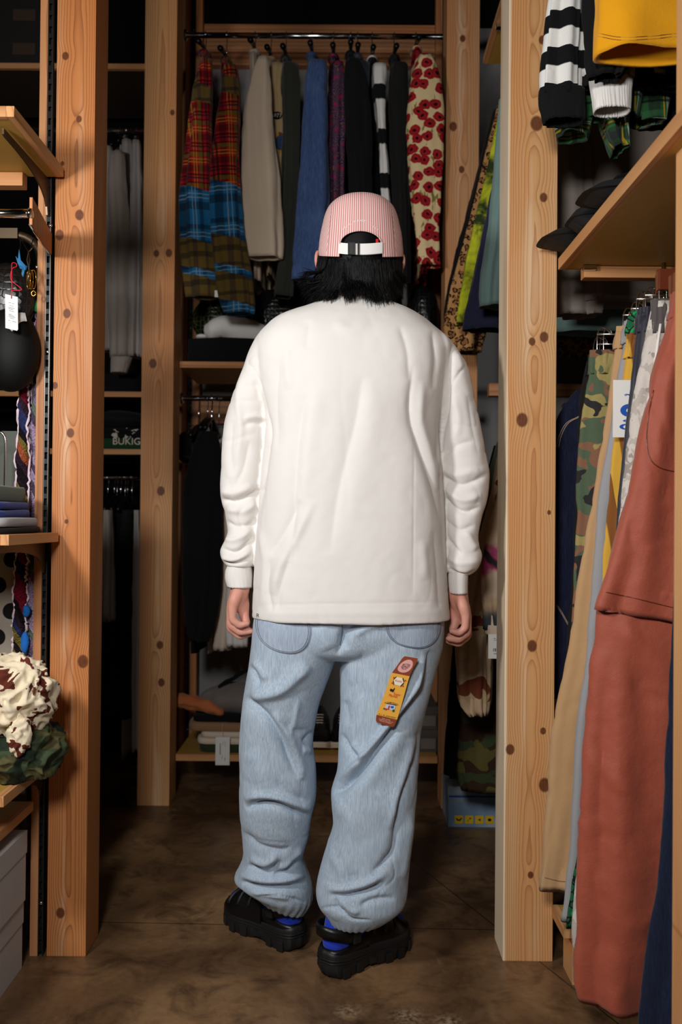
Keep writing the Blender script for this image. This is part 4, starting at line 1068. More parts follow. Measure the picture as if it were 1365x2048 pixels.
    def onto(bv, px, py, off=0.0):
        d = Vector((W(px, py, 1.0) - CAM).tolist()).normalized()
        h = bv.ray_cast(Vector(CAM.tolist()), d)
        if h[0] is None: return None
        n = h[1] if h[1].dot(d) < 0 else -h[1]
        return np.array(h[0] + n * off)

    def patch(name, outline, bv, mat, parent, thick=.0018, step=6.0, label=None):
        """piece of cloth or card laid on a surface inside a pixel outline"""
        from mathutils.geometry import delaunay_2d_cdt
        O = np.array(outline, float); n = len(O)
        pts = [Vector(p) for p in O]; lo, hi = O.min(0), O.max(0)
        def inside(x, y):
            c = False
            for i in range(n):
                (x1, y1), (x2, y2) = O[i], O[(i + 1) % n]
                if (y1 > y) != (y2 > y) and x < (x2 - x1) * (y - y1) / (y2 - y1) + x1: c = not c
            return c
        for x in np.arange(lo[0] + step * .6, hi[0], step):
            for y in np.arange(lo[1] + step * .6, hi[1], step):
                if inside(x, y) and min(np.hypot(O[:, 0] - x, O[:, 1] - y)) > step * .45: pts.append(Vector((x, y)))
        vs, _, fs, *_r = delaunay_2d_cdt(pts, [], [list(range(n))], 1, 1e-4)
        T_, B_ = [], []
        for v in vs:
            p = onto(bv, v[0], v[1], thick); p = W(v[0], v[1], 1.86) if p is None else p
            q = onto(bv, v[0], v[1], -.0008); q = p + np.array([0, .003, 0]) if q is None else q
            T_.append(p); B_.append(q)
        m = len(vs); F = [list(f) for f in fs] + [[m + i for i in f[::-1]] for f in fs]
        from collections import Counter
        ed = Counter(frozenset((f[i], f[(i + 1) % len(f)])) for f in fs for i in range(len(f)))
        for f in fs:
            for i in range(len(f)):
                a_, b_ = f[i], f[(i + 1) % len(f)]
                if ed[frozenset((a_, b_))] == 1: F.append([a_, m + a_, m + b_, b_])
        return mesh(name, T_ + B_, F, mat, parent, smooth=False, label=label)
    def seam(name, px, bv, mat, parent, r=.0007, off=.0012):
        P = [onto(bv, x, y, off) for x, y in spline(np.array(px, float), len(px) * 6)]
        P = [p for p in P if p is not None]
        return tube(name, P, r, mat, parent, 6)
    pkL = [(611, 1222), (617, 1234), (623, 1255), (621, 1277), (612, 1294), (598, 1304), (580, 1307), (556, 1303), (536, 1293), (521, 1278), (513, 1258), (512, 1240), (514, 1222)]
    pkR = [(768, 1222), (770, 1240), (773, 1264), (784, 1280), (800, 1290), (826, 1296), (846, 1296), (864, 1288), (876, 1272), (880, 1252), (880, 1222)]
    for pk in (pkL, pkR):
        pk_d = spline(np.array(pk, float), 60)
        po = patch('back_pocket', pk_d.tolist(), bv_j, M['pocket'], jeans, .0026, 7.0)
        c = pk_d.mean(0)
        for k in (.965, .90):
            seam('stitching', (c + (pk_d - c) * k)[::4], bv_j, M['stitch'], po, .0006, .0032)
    seam('seam', [(686, 1240), (684, 1262), (680, 1290)], bv_j, M['stitch'], jeans); seam('seam', [(620, 1240), (612, 1225)], bv_j, M['stitch'], jeans)
    # ---- printed card tag on the jeans
    ax, ay, bx, by = (809, 1312), (837, 1317), (754, 1442), (788, 1453)
    cl = [(806, 1314), (809, 1312), (837, 1317), (828, 1336), (819, 1356), (811, 1385), (803, 1412), (796, 1438), (791, 1451), (788, 1453), (756, 1445), (752, 1441), (753, 1433), (762, 1406), (772, 1380), (780, 1352), (792, 1336)]
    lvl = []
    def edge_pts(t):
        L = spline(np.array([(808, 1312), (793, 1334), (782, 1350), (773, 1378), (763, 1405), (754, 1428), (752, 1444)], float), 80)
        R = spline(np.array([(838, 1317), (826, 1338), (818, 1358), (810, 1387), (803, 1412), (795, 1438), (788, 1455)], float), 80)
        i = t * 79; k = int(min(78, i)); f = i - k
        return L[k] * (1 - f) + L[k + 1] * f, R[k] * (1 - f) + R[k + 1] * f
    # the card hangs a little clear of the cloth: a smooth sheet fitted to it
    grid = []
    for i in range(25):
        l, r = edge_pts(i / 24); row = []
        for j in range(7):
            p = l * (1 - j / 6) + r * j / 6; row.append(onto(bv_j, p[0], p[1], .004))
        grid.append(row)
    Gd = np.array([[q if q is not None else (np.nan,) * 3 for q in r] for r in grid], float)
    yy = np.nanmean(Gd[:, :, 1], 1); tt_ = np.arange(25); co = np.polyfit(tt_, yy, 3); ys = np.polyval(co, tt_)
    ys -= max(0.0, np.nanmax(np.nanmax(ys[:, None] - Gd[:, :, 1], axis=1))) * 0.8
    def tagmap(off):
        def f(Q):
            out = []
            for u, v in Q:
                l, r = edge_pts(float(np.clip(v, 0, 1))); p = l + (r - l) * u; y = np.interp(v * 24, tt_, ys)
                w = W(p[0], p[1], y); out.append(w + np.array([0, -off, 0]))
            return np.array(out)
        return f
    tg = None
    def sheet(name, v0, v1, mat, parent, off=.0, rnd=None, label=None):
        nu, nv = 8, max(3, int((v1 - v0) * 30)); V = []; F = []
        for i in range(nv + 1):
            v = v0 + (v1 - v0) * i / nv
            ins = 0.0
            for e in (0.0, 1.0):
                d = abs(v - e)
                if d < .018: ins = 0.06 * (1 - math.sqrt(max(0, 1 - (1 - d / .018) ** 2)))
            for j in range(nu + 1): V.append((ins + (1 - 2 * ins) * j / nu, v))
        m = len(V); P = tagmap(off)(V); B = tagmap(off - .0006)(V)
        for i in range(nv):
            for j in range(nu):
                a_ = i * (nu + 1) + j; q = [a_, a_ + nu + 1, a_ + nu + 2, a_ + 1]; F.append(q); F.append([m + x for x in q[::-1]])
        return mesh(name, np.concatenate([P, B]), F, mat, parent, smooth=False, label=label)
    tg = sheet('card_tag', 0, 1, M['tagyellow'], jeans, .0, label='long amber and brown printed card tag')
    sheet('brown_top', 0, .29, M['tagbrown'], tg, .0007); sheet('brown_foot', .845, 1, M['tagbrown'], tg, .0007)
    s = Shapes(); s.disc(.5, .145, .40, .108, 36); s.build('pink_oval', tagmap(.0010), M['tagpink'], tg)
    # lettering runs across the card; v grows downwards, so the text is flipped
    def T_(sh, txt, v, size, u=.5, arc=0.0, wide=1.0):
        n = len(txt); Vt, Ft = text2d(txt, 1.0); Vt = Vt * np.array([size * wide * 3.9, -size]); Vt[:, 0] += u
        Vt[:, 1] += v + arc * ((Vt[:, 0] - u) / .35) ** 2; sh.add(Vt, Ft)
    s = Shapes(); T_(s, 'BETTER', .113, .038, arc=.012, wide=.95); T_(s, 'QUALITY', .139, .036, arc=.008, wide=.9); T_(s, 'BETTER', .162, .034, arc=-.006, wide=.9); T_(s, 'PRICE', .185, .030, arc=-.01, wide=.9); s.build('lettering', tagmap(.0014), M['tagblack'], tg)
    hexa = [(.22, .385), (.34, .34), (.66, .34), (.80, .385), (.68, .43), (.34, .43)]
    s = Shapes(); s.poly(hexa); s.build('cream_hexagon', tagmap(.0010), M['tagcream'], tg)
    s = Shapes()
    for a_, b_ in (((.22, .38), (.33, .338)), ((.67, .338), (.80, .38)), ((.22, .392), (.33, .434)), ((.68, .434), (.80, .392))): s.line([a_, ((a_[0] + b_[0]) / 2, (a_[1] + b_[1]) / 2), b_], .02)
    s.build('hexagon_border', tagmap(.0013), M['tagblack'], tg)
    s = Shapes()
    for u_, v_ in ((.20, .355), (.84, .36), (.20, .42), (.80, .425)): s.disc(u_, v_, .035, .01, 10)
    T_(s, 'RELAXED', .385, .028, wide=.85); T_(s, 'Super', .53, .046, u=.62, wide=.9); T_(s, 'Market', .56, .046, u=.45, wide=.9); s.build('lettering', tagmap(.0016), M['tagred'], tg)
    s = Shapes(); s.disc(.40, .475, .03, .009, 12); s.line([(.40, .48), (.38, .495), (.37, .51)], .045); s.line([(.20, .495), (.30, .50), (.38, .50)], .03); T_(s, 'FLOWER POCKET', .648, .030, arc=.018, wide=.72); T_(s, 'M  L  XL  JUCK·MONT', .826, .030, wide=.74)
    s.line([(.27, .668), (.5, .664), (.74, .668)], .010); s.build('lettering', tagmap(.0012), M['tagblack'], tg)
    s = Shapes(); s.rect(.27, .67, .74, .735); s.build('van_body', tagmap(.0010), M['tagsky'], tg)
    s = Shapes(); s.rect(.52, .685, .66, .712); s.build('van_window', tagmap(.0013), M['blueprint'], tg)
    s = Shapes(); s.rect(.40, .685, .48, .738); s.disc(.33, .737, .06, .014, 14); s.build('van_door', tagmap(.0013), M['tagred'], tg)
    s = Shapes(); s.disc(.70, .738, .06, .018, 10); s.disc(.24, .735, .045, .012, 10); s.build('bush', tagmap(.0014), M['taggreen'], tg)
    s = Shapes(); T_(s, 'FOR MORE', .883, .026, wide=.85); T_(s, 'INFORMATION, GO TO', .912, .027, wide=.66); T_(s, '©RELAXFIT.JP/MARKET', .941, .026, wide=.62); s.build('lettering', tagmap(.0012), M['tagpale'], tg)
    # small woven label at the shirt hem
    s = Shapes(); s.text('R', 0, 0, .012); o = onto(bv_s, 517, 1231, .0015); s.build('hem_label', plane_map(o, (1, 0, 0), (0, 0, 1), .001), M['ink'], shirt)

    # ---- hair
    hr_c = hc
    V2, F2 = [], []
    def shell(rows, a0, a1, na):
        b0 = len(V2); nr = len(rows)
        for (z, cx, cy, hx, hy) in rows:
            for q in np.linspace(a0, a1, na): V2.append((cx + hx * math.sin(q), cy - hy * math.cos(q), z))
        for i in range(nr - 1):
            for j in range(na - 1): F2.append([b0 + i * na + j, b0 + (i + 1) * na + j, b0 + (i + 1) * na + j + 1, b0 + i * na + j + 1])
    rows = drows([(420, 668, 776, 2.0, .070), (440, 655, 789, 2.0, .088), (462, 648, 797, 2.0, .098), (490, 644, 801, 2.0, .102), (515, 642, 802, 2.0, .103), (540, 645, 799, 1.995, .098), (556, 654, 790, 1.99, .086), (566, 664, 780, 1.985, .074)])
    shell(dense(rows, 40), -2.0, 2.0, 60)
    hair_o = mesh('hair', V2, F2, M['hair'], person, kind='stuff'); hair_o.modifiers.new('s', 'SOLIDIFY').thickness = .004
    VV, FF = [], []; r = np.random.default_rng(3); b0 = 0
    def strand(P, w):
        nonlocal b0
        P = spline(P, 9); R = np.linspace(1, .12, 9) ** .8 * w
        v, f = tube_vf(P, R, 3, cap=False); VV.append(v); FF.extend([[b0 + i for i in q] for q in f]); b0 += len(v)
    clumps = [((646, 530), (606, 551), 1.97), ((644, 545), (600, 563), 1.96), ((648, 548), (604, 577), 1.95), ((652, 552), (611, 590), 1.95), ((657, 556), (622, 603), 1.94), ((664, 558), (634, 613), 1.93), ((672, 560), (646, 618), 1.92), ((680, 560), (662, 606), 1.91), ((688, 560), (690, 592), 1.905),
              ((692, 556), (697, 602), 1.895), ((698, 554), (703, 600), 1.895), ((730, 556), (738, 600), 1.895), ((740, 558), (750, 606), 1.895), ((750, 560), (762, 608), 1.90), ((762, 560), (776, 608), 1.91), ((772, 558), (785, 604), 1.925), ((783, 555), (796, 595), 1.94), ((792, 548), (804, 580), 1.955), ((798, 536), (809, 560), 1.97), ((709, 550), (710, 588), 1.895), ((722, 550), (727, 591), 1.895), ((716, 546), (716, 574), 1.90)]
    for (rx, ry), (tx, ty), d in clumps:
        for _ in range(95):
            jx, jy = r.normal(0, 4.5), r.uniform(-42, 2); qx, qy = r.normal(0, 4.5), r.normal(0, 6.5)
            dr = d + .0 + r.uniform(0, .03)
            x0 = rx + jx + (722 - rx) * -.02 * jy / 20; cxn = (x0 - 722) / 84; yb = 2.0 - .104 * math.sqrt(max(.04, 1 - min(.96, cxn * cxn)))
            p0 = W(x0, ry + jy, yb); p1 = W(x0 * .75 + tx * .25 + qx * .3, ry + 12, min(yb, dr)); p2 = W(tx * .7 + rx * .3 + qx, ty * .75 + ry * .25 + qy * .4, dr - .012); p3 = W(tx + qx * 1.2, ty + qy, dr - r.uniform(0, .02))
            strand([p0, p1, p2, p3], r.uniform(.0005, .0010))
    mesh('hair_strands', np.concatenate(VV), FF, M['hair'], hair_o, kind='stuff')

    # ---- cap
    cr = drows([(512, 638, 807, 2.0, .110), (503, 637, 807, 2.0, .110), (490, 638.5, 806, 2.0, .1095), (470, 641, 804, 2.0, .108), (450, 645, 800, 2.0, .105), (430, 650, 795, 2.0, .101), (415, 657, 788, 2.0, .094), (404, 668, 777, 2.0, .082), (397, 682, 763, 2.0, .064), (392.5, 698, 747, 2.0, .040), (390, 714, 731, 2.0, .014)])
    D = dense(cr, 60); V, F = ellip_loft_vf(D, 140, 2.25)
    zt = D[:, 0].max(); zbm = D[:, 0].min()
    k = np.clip((zt - V[:, 2]) / (zt - zbm), 0, 1)
    V[:, 2] += (V[:, 1] - 2.0) * (0.05 + .27 * k ** 1.4) - .006 * (1 - k)
    F = F[:-2] + [F[-1]]; F = F[:-2] + F[-1:] if False else F
    cap_c = np.array([W(722, 500, 2.0)[0], 2.0, W(722, 500, 2.0)[2]])
    capt = bpy.data.objects.new('cap', None)
    me = bpy.data.meshes.new('cap'); me.from_pydata((V - cap_c).tolist(), [], F); me.update()
    cap = bpy.data.objects.new('cap', me); COL.objects.link(cap)
    bm = bmesh.new(); bm.from_mesh(me)
    big = [f for f in bm.faces if len(f.verts) > 8 and sum(v.co.z for v in f.verts) / len(f.verts) < .03]
    bmesh.ops.delete(bm, geom=big, context='FACES_ONLY'); bmesh.ops.recalc_face_normals(bm, faces=bm.faces); bm.to_mesh(me); bm.free()
    sm = cap.modifiers.new('s', 'SOLIDIFY'); sm.thickness = .0016; sm.offset = -1
    # arched opening
    out = [(722 + 40 * math.cos(a_), 487 - 25 * math.sin(a_)) for a_ in np.linspace(0, math.pi, 30)] + [(682, 487), (679.5, 500), (679, 535), (766, 535), (765.5, 500), (762, 487)]
    A = [W(x, y, 1.80) - cap_c for x, y in out]; B = [W(x, y, 1.99) - cap_c for x, y in out]; n = len(out)
    cm = bpy.data.meshes.new('c'); cm.from_pydata([tuple(p) for p in A + B], [], [list(range(n)), [n + i for i in range(n)][::-1]] + [[i, n + i, n + (i + 1) % n, (i + 1) % n] for i in range(n)]); cm.update()
    bm = bmesh.new(); bm.from_mesh(cm); bmesh.ops.recalc_face_normals(bm, faces=bm.faces); bm.to_mesh(cm); bm.free()
    co_ = bpy.data.objects.new('c', cm); COL.objects.link(co_)
    b = cap.modifiers.new('b', 'BOOLEAN'); b.operation = 'DIFFERENCE'; b.object = co_; b.solver = 'EXACT'
    me2 = eval_mesh(cap); bpy.data.objects.remove(cap); bpy.data.objects.remove(co_)
    me2.name = 'cap'; me2.polygons.foreach_set('use_smooth', [True] * len(me2.polygons))
    cap = link('cap', me2, None, person); me2.materials.clear(); me2.materials.append(M['cap'])
    cap.location = cap_c
    CV, _ = arrays(me2); CV = CV + cap_c
    bv_c = BVHTree.FromPolygons((V).tolist(), F)
    def at_cap(px, py, off=.001):
        p = onto(bv_c, px, py, off); return p if p is not None else W(px, py, 1.893)
    # edge piping round the opening
    P = [at_cap(x, y, .0006) for x, y in [(722 + 41 * math.cos(a_), 487.5 - 26 * math.sin(a_)) for a_ in np.linspace(0.0, math.pi, 40)]]
    tube('arch_binding', P, .0014, M['cap'], cap, 8)
    def strip(name, px0, px1, py0, py1, mat, off, th, par):
        V, F = [], []; n = 12
        for i in range(n + 1):
            x = px0 + (px1 - px0) * i / n; sag = 3.0 * (1 - ((x - 722) / 44) ** 2)
            for py, o_ in ((py0, off), (py1, off), (py1, off - th), (py0, off - th)): V.append(at_cap(x, py + sag - 2, o_))
        for i in range(n):
            for j in range(4): F.append([4 * i + j, 4 * i + 4 + j, 4 * i + 4 + (j + 1) % 4, 4 * i + (j + 1) % 4])
        F += [[0, 1, 2, 3], [4 * n + 3, 4 * n + 2, 4 * n + 1, 4 * n]]
        return mesh(name, V, F, mat, par, smooth=False)
    st = strip('strap', 678, 766, 487, 509, M['whiteband'], .0008, .0016, cap)
    strip('strap_end', 700, 764, 487, 508.5, M['whiteband'], .0026, .0014, st)
    strip('buckle', 697.5, 711.5, 486, 510, M['blackplastic'], .0062, .005, cap); strip('buckle_bar', 701, 708, 488, 508, M['rubber'], .0072, .001, st)
    strip('slider', 715.5, 719.5, 486.5, 509.5, M['blackplastic'], .0052, .002, cap)
    strip('red_tab', 752, 757, 479, 487, M['redtab'], .0012, .001, cap)
    # arched embroidery over the opening
    s = Shapes(); txt = 'STONE·M·MASTERPIECE'; L = len(txt); VV2, FF2, bb = [], [], 0
    for i, ch in enumerate(txt):
        u = (i + .5) / L; px = 686 + 72 * u; x = (px - 722) / 36; py = 442 + 20 * x * x ; ang = math.atan2(40 * x / 36, 1)
        v, f = text2d(ch, 6.2)
        if not len(v): continue
        for a_, c_ in v:
            X = a_ * math.cos(ang) + c_ * math.sin(ang); Y = a_ * math.sin(ang) - c_ * math.cos(ang)
            VV2.append(at_cap(px + X, py + Y, .0012))
        FF2 += [[bb + q for q in g] for g in f]; bb += len(v)
    mesh('embroidered_lettering', VV2, FF2, M['thread'], cap, smooth=False)
    # brim on the far side
    V, F = [], []; na = 24
    for i in range(na + 1):
        a_ = -1.05 + 2.1 * i / na
        for rr_, dz_ in ((.108, .0), (.108 + .065 * math.cos(a_ * 1.2) + .004, -.012 - .01 * a_ * a_)):
            for t_ in (0, -.002): V.append((cap_c[0] + .9 * rr_ * math.sin(a_), 2.0 + rr_ * math.cos(a_), cap_c[2] + .022 + dz_ + t_))
    for i in range(na):
        a_ = 4 * i
        for q in ((0, 2, 6, 4), (1, 5, 7, 3), (2, 3, 7, 6), (0, 4, 5, 1)): F.append([a_ + w for w in q])
    mesh('brim', V, F, M['cap'], cap)

    # ---- shoes and socks
    def shoe(hx, hy, yaw, sgn):
        c, s_ = math.cos(yaw), math.sin(yaw)
        tow = lambda Q: np.stack([hx + .89 * (Q[:, 0] * c - Q[:, 1] * s_), hy + .89 * (Q[:, 0] * s_ + Q[:, 1] * c), .92 * Q[:, 2]], 1)
        L = .285; K = .89
        def outline(n=120):
            k = np.array([[0, 0], [.012, .030], [.045, .041], [.10, .038], [.15, .041], [.20, .049], [.235, .047], [.265, .034], [.285, .008]])
            top = spline(k, n // 2); bot = top[::-1].copy(); bot[:, 1] *= -1
            top[:, 1] += .004 * np.clip(top[:, 0] / .2, 0, 1) * sgn; bot[:, 1] += .004 * np.clip(bot[:, 0] / .2, 0, 1) * sgn
            return np.concatenate([top, bot[1:-1]])
        O = outline(); n = len(O); ctr = np.array([.14, 0]); per = np.cumsum(np.hypot(*np.diff(np.concatenate([O, O[:1]]), axis=0).T))
        V, F = [], []
        rows = [(0.0, .90, 0), (.004, .955, .7), (.016, .99, 1.0), (.026, 1.0, .5), (.032, .985, 0), (.046, 1.0, 0), (.054, .965, 0), (.056, .9, 0)]
        for z, k, lug in rows:
            rock = .010 * np.clip((O[:, 0] - .2) / .085, 0, 1) ** 2 + .006 * np.clip((.03 - O[:, 0]) / .03, 0, 1)
            waist = np.clip(1 - np.abs(O[:, 0] - .125) / .035, 0, 1) * .010
            lg = np.where(np.sin(per * 2 * np.pi / .034) > .2, .003, -.0015) * lug
            d = O - ctr; dn = d / (np.hypot(d[:, 0], d[:, 1])[:, None] + 1e-9)
            Q = ctr + d * k + dn * lg[:, None]
            zz = z + rock + (waist if z < .02 else 0) + (.006 * np.clip((.09 - O[:, 0]) / .09, 0, 1) if z > .03 else 0)
            V += [(a_, b_, q) for (a_, b_), q in zip(Q, zz)]
        for i in range(len(rows) - 1):
            for j in range(n): F.append([i * n + j, i * n + (j + 1) % n, (i + 1) * n + (j + 1) % n, (i + 1) * n + j])
        F += [list(range(n))[::-1], [(len(rows) - 1) * n + j for j in range(n)]]
        V = np.array(V); zmin = V[:, 2].min(); V[:, 2] -= zmin
        so = thing('shoe', None, None, (0, 0, 0)); so.parent = person
        mesh('sole', tow(V), F, M['rubber'], so)
        # lugs round the tread and grooves in the side of the sole
        for i in range(0, n, 1):
            pass
        per_t = per[-1]; nl = 15
        for k_ in range(nl):
            tt0 = (k_ + .5) / nl * per_t; i = int(np.searchsorted(per, tt0)) % n; p = O[i]
            if p[0] < .015: continue
            d = O[(i + 1) % n] - O[i - 1]; d = d / (np.hypot(*d) + 1e-9); nn_ = np.array([d[1], -d[0]]); nn_ = nn_ if nn_.dot(p - ctr) > 0 else -nn_
            rock = .010 * np.clip((p[0] - .2) / .085, 0, 1) ** 2; wst = .012 * np.clip(1 - abs(p[0] - .125) / .04, 0, 1)
            bm = bmesh.new(); box(bm, -.0105, .0105, -.004, .0035, .001 + rock + wst, .026 + rock, bev=.003)
            for v in bm.verts:
                q = p + d * v.co.x + nn_ * v.co.y * 1.0; v.co = Vector(tow(np.array([(q[0], q[1], v.co.z)]))[0].tolist())
            bm_obj('lug', bm, M['rubber'], so, smooth=False)
        for zz in (.034, .041):
            Pq = np.array([(ctr[0] + (o_[0] - ctr[0]) * .998, o_[1] * .998, zz + .006 * np.clip((.09 - o_[0]) / .09, 0, 1) + .010 * np.clip((o_[0] - .2) / .085, 0, 1) ** 2) for o_ in O])
            tube('sole_line', tow(np.concatenate([Pq, Pq[:1]])), .0016, M['rubber'], so, 6)
        # heel cup: a low wall round the back
        def wall(name, x1, z0, h0, h1, k, th, mat):
            sel = [i for i in range(n) if O[i, 0] <= x1]; sel = sorted(sel, key=lambda i: (O[i, 1] < 0, O[i, 0] * (-1 if O[i, 1] >= 0 else 1)))
            V, F = [], []
            for i in sel:
                d = O[i] - np.array([.07, 0]); f = O[i, 0] / x1
                h = h0 + (h1 - h0) * f ** 2
                for kk, z in ((k, z0), (k * .98, z0 + h * .6), (k * .93, z0 + h), (k * .86, z0 + h), (k * .86, z0)): q = np.array([.07, 0]) + d * kk; V.append((q[0], q[1], z))
            m = len(sel)
            for i in range(m - 1):
                for j in range(5): F.append([5 * i + j, 5 * i + 5 + j, 5 * i + 5 + (j + 1) % 5, 5 * i + (j + 1) % 5])
            return mesh(name, tow(np.array(V)), F, mat, so)
        wall('heel_cup', .13, .050, .018, .040, .97, .004, M['blackplastic'])
        # vamp: dome over the toes, cut away with vents
        V, F = [], []; xs_ = np.linspace(.115, .281, 24); ns = 28
        for x in xs_:
            f = (x - .115) / .166; hw = np.interp(x, O[:n // 2, 0], O[:n // 2, 1]) * .99; hw = max(hw, .006)
            H = .060 * (1 - f ** 2.2) + .012
            for j in range(ns):
                a_ = math.pi * j / (ns - 1); ridge = 1 + .035 * (math.sin(x * 230 + a_ * 2) > .3)
                V.append((x, hw * math.cos(a_) * (1.0 if abs(math.cos(a_)) > .5 else 1.0) + .004 * min(1, x / .2) * sgn, .048 + H * (math.sin(a_) ** .8) * ridge))
        for i in range(len(xs_) - 1):
            for j in range(ns - 1): F.append([i * ns + j, i * ns + j + 1, (i + 1) * ns + j + 1, (i + 1) * ns + j])
        F.append([j for j in range(ns)]); F.append([(len(xs_) - 1) * ns + j for j in range(ns)][::-1])
        vamp = mesh('upper', tow(np.array(V)), F, M['blackplastic'], so)
        for xx in (.15, .185, .22):
            hw = np.interp(xx, O[:n // 2, 0], O[:n // 2, 1]); f = (xx - .115) / .166; H = .060 * (1 - f ** 2.2) + .014
            P = [(xx + .012 * math.cos(q), hw * 1.0 * math.cos(q) + .004 * sgn, .048 + H * math.sin(q) ** .8 * 1.03) for q in np.linspace(.35, math.pi - .35, 16)]
            tube('rib', tow(np.array(P)), .0048, M['rubber'], vamp, 8)
        # ankle strap
        P = []; V, F = [], []
        for q in np.linspace(-1.75, 1.75, 30):
            x = .060 - .062 * math.cos(q) + .012 * (abs(q) > 1.4); y = .047 * math.sin(q); z = .113 - .020 * (abs(q) / 1.75) ** 2
            nx_, ny_ = -math.cos(q), math.sin(q)
            for o_, dz_ in ((.003, -.014), (.0045, 0), (.003, .014), (-.002, .013), (-.002, -.013)): V.append((x + nx_ * o_, y + ny_ * o_, z + dz_))
        for i in range(29):
            for j in range(5): F.append([5 * i + j, 5 * i + 5 + j, 5 * i + 5 + (j + 1) % 5, 5 * i + (j + 1) % 5])
        F += [[0, 1, 2, 3, 4], [149, 148, 147, 146, 145]]
        stp = mesh('ankle_strap', tow(np.array(V)), F, M['blackplastic'], so)
        for sd in (-1, 1):
            bm = bmesh.new(); box(bm, .060, .084, sd * .050 - .004, sd * .050 + .004, .080, .112, bev=.003)
            for v in bm.verts: q = tow(np.array([v.co[:]]))[0]; v.co = Vector(q.tolist())
            bm_obj('buckle', bm, M['rubber'], stp, smooth=False)
        fp = [chain_vf(tow(np.array([(.045, 0, .078), (.12, 0, .085), (.2, .002 * sgn, .075), (.255, .002 * sgn, .066)])), [.031, .031, .030, .018], 16, 16),
              chain_vf(tow(np.array([(.047, 0, .080), (.055, 0, .12), (.066, 0, .17)])), [.032, .031, .034], 12, 16)]
        sk = union_remesh(fp, .004, 4); sk.name = 'sock'; link('sock', sk, M['sock'], so)
        V = []; F = []; a_ = np.linspace(0, 2 * np.pi, 24, endpoint=False)
        for z, r_ in ((.092, .0335), (.097, .0345), (.104, .0345)): V += [(.049 + (z - .08) * .2 + r_ * math.cos(q), r_ * math.sin(q), z) for q in a_]
        for i in range(2):
            for j in range(24): F.append([i * 24 + j, i * 24 + (j + 1) % 24, (i + 1) * 24 + (j + 1) % 24, (i + 1) * 24 + j])
        mesh('sock_band', tow(np.array(V)), F, M['sockw'], so)
        return so
    shoe(-.090, 2.035, math.radians(138), 1)
    shoe(-.043, 1.918, math.radians(40), -1)
person_build()
# ---------------------------------------------------------------- hangers
def hanger(label, x, y, zrod, along='y', half=0.19, mat=None, drop=0.075, group='hangers on the rails', clips=None):
    """hook over the rod, two sloping shoulders; 'along' is the way the shoulders run; clips: hook spots along the bar"""
    mat = mat or M['blackplastic']
    label = ' '.join(label.split()[:16])
    t = thing('clothes_hanger', label, 'hanger', (x, y, zrod), group)
    u = np.array([0, 1.0, 0]) if along == 'y' else np.array([1.0, 0, 0]); o = np.array([x, y, zrod])
    # the hook crosses the rod: it curves in the plane of the shoulders
    a = np.linspace(-0.5, math.pi, 12); R = 0.0135
    P = [o + u * (R * math.cos(q)) * -1 + np.array([0, 0, R * math.sin(q)]) for q in a]
    P += [o + u * R * .8 + np.array([0, 0, -0.02]), o + u * 0.002 + np.array([0, 0, -0.038]), o + np.array([0, 0, -drop + .005])]
    tube('hook', P, 0.0018, M['chrome'], t, 7)
    if clips is None:
        s = np.linspace(-1, 1, 17)
        P = [o + u * half * q + np.array([0, 0, -drop - 0.055 * abs(q) ** 1.3]) for q in s]
        tube('shoulders', P, 0.006 + 0.005 * np.abs(s), mat, t, 8)
    else:
        tube('bar', [o + u * (-half) + np.array([0, 0, -drop]), o + np.array([0, 0, -drop]), o + u * half + np.array([0, 0, -drop])], 0.0026, M['chrome'], t, 8)
        for c in clips:
            b = o + u * c
            for k in (-1, 1):
                P = [b + np.array([k * .007, .0, -drop - .058]), b + np.array([k * .007, .0, -drop - 0.008]), b + np.array([k * .006 + .006, 0.002, -drop + .014]), b + np.array([k * .004 + .018, .003, -drop + .012]), b + np.array([.028, .003, -drop - .004])]
                tube('clip_wire', spline(P, 14), 0.0014, M['chrome'], t, 7)
    return t

def facing(me_o, root):
    """search tree of a part in world space"""
    V, _ = arrays(me_o.data); V = V + np.array(root.location)
    return BVHTree.FromPolygons(V.tolist(), [list(p.vertices) for p in me_o.data.polygons])
def hit(bv, px, py, off=.001):
    d = Vector((W(px, py, 1.0) - CAM).tolist()).normalized(); h = bv.ray_cast(Vector(CAM.tolist()), d)
    return None if h[0] is None else np.array(h[0]) - np.array(d) * off
def stitch(name, bv, px, mat, parent, r=.0008, off=.0012):
    P = [hit(bv, x, y, off) for x, y in spline(np.array(px, float), 8 * len(px))]; P = [p for p in P if p is not None]
    if len(P) > 3: return tube(name, P, r, mat, parent, 6)

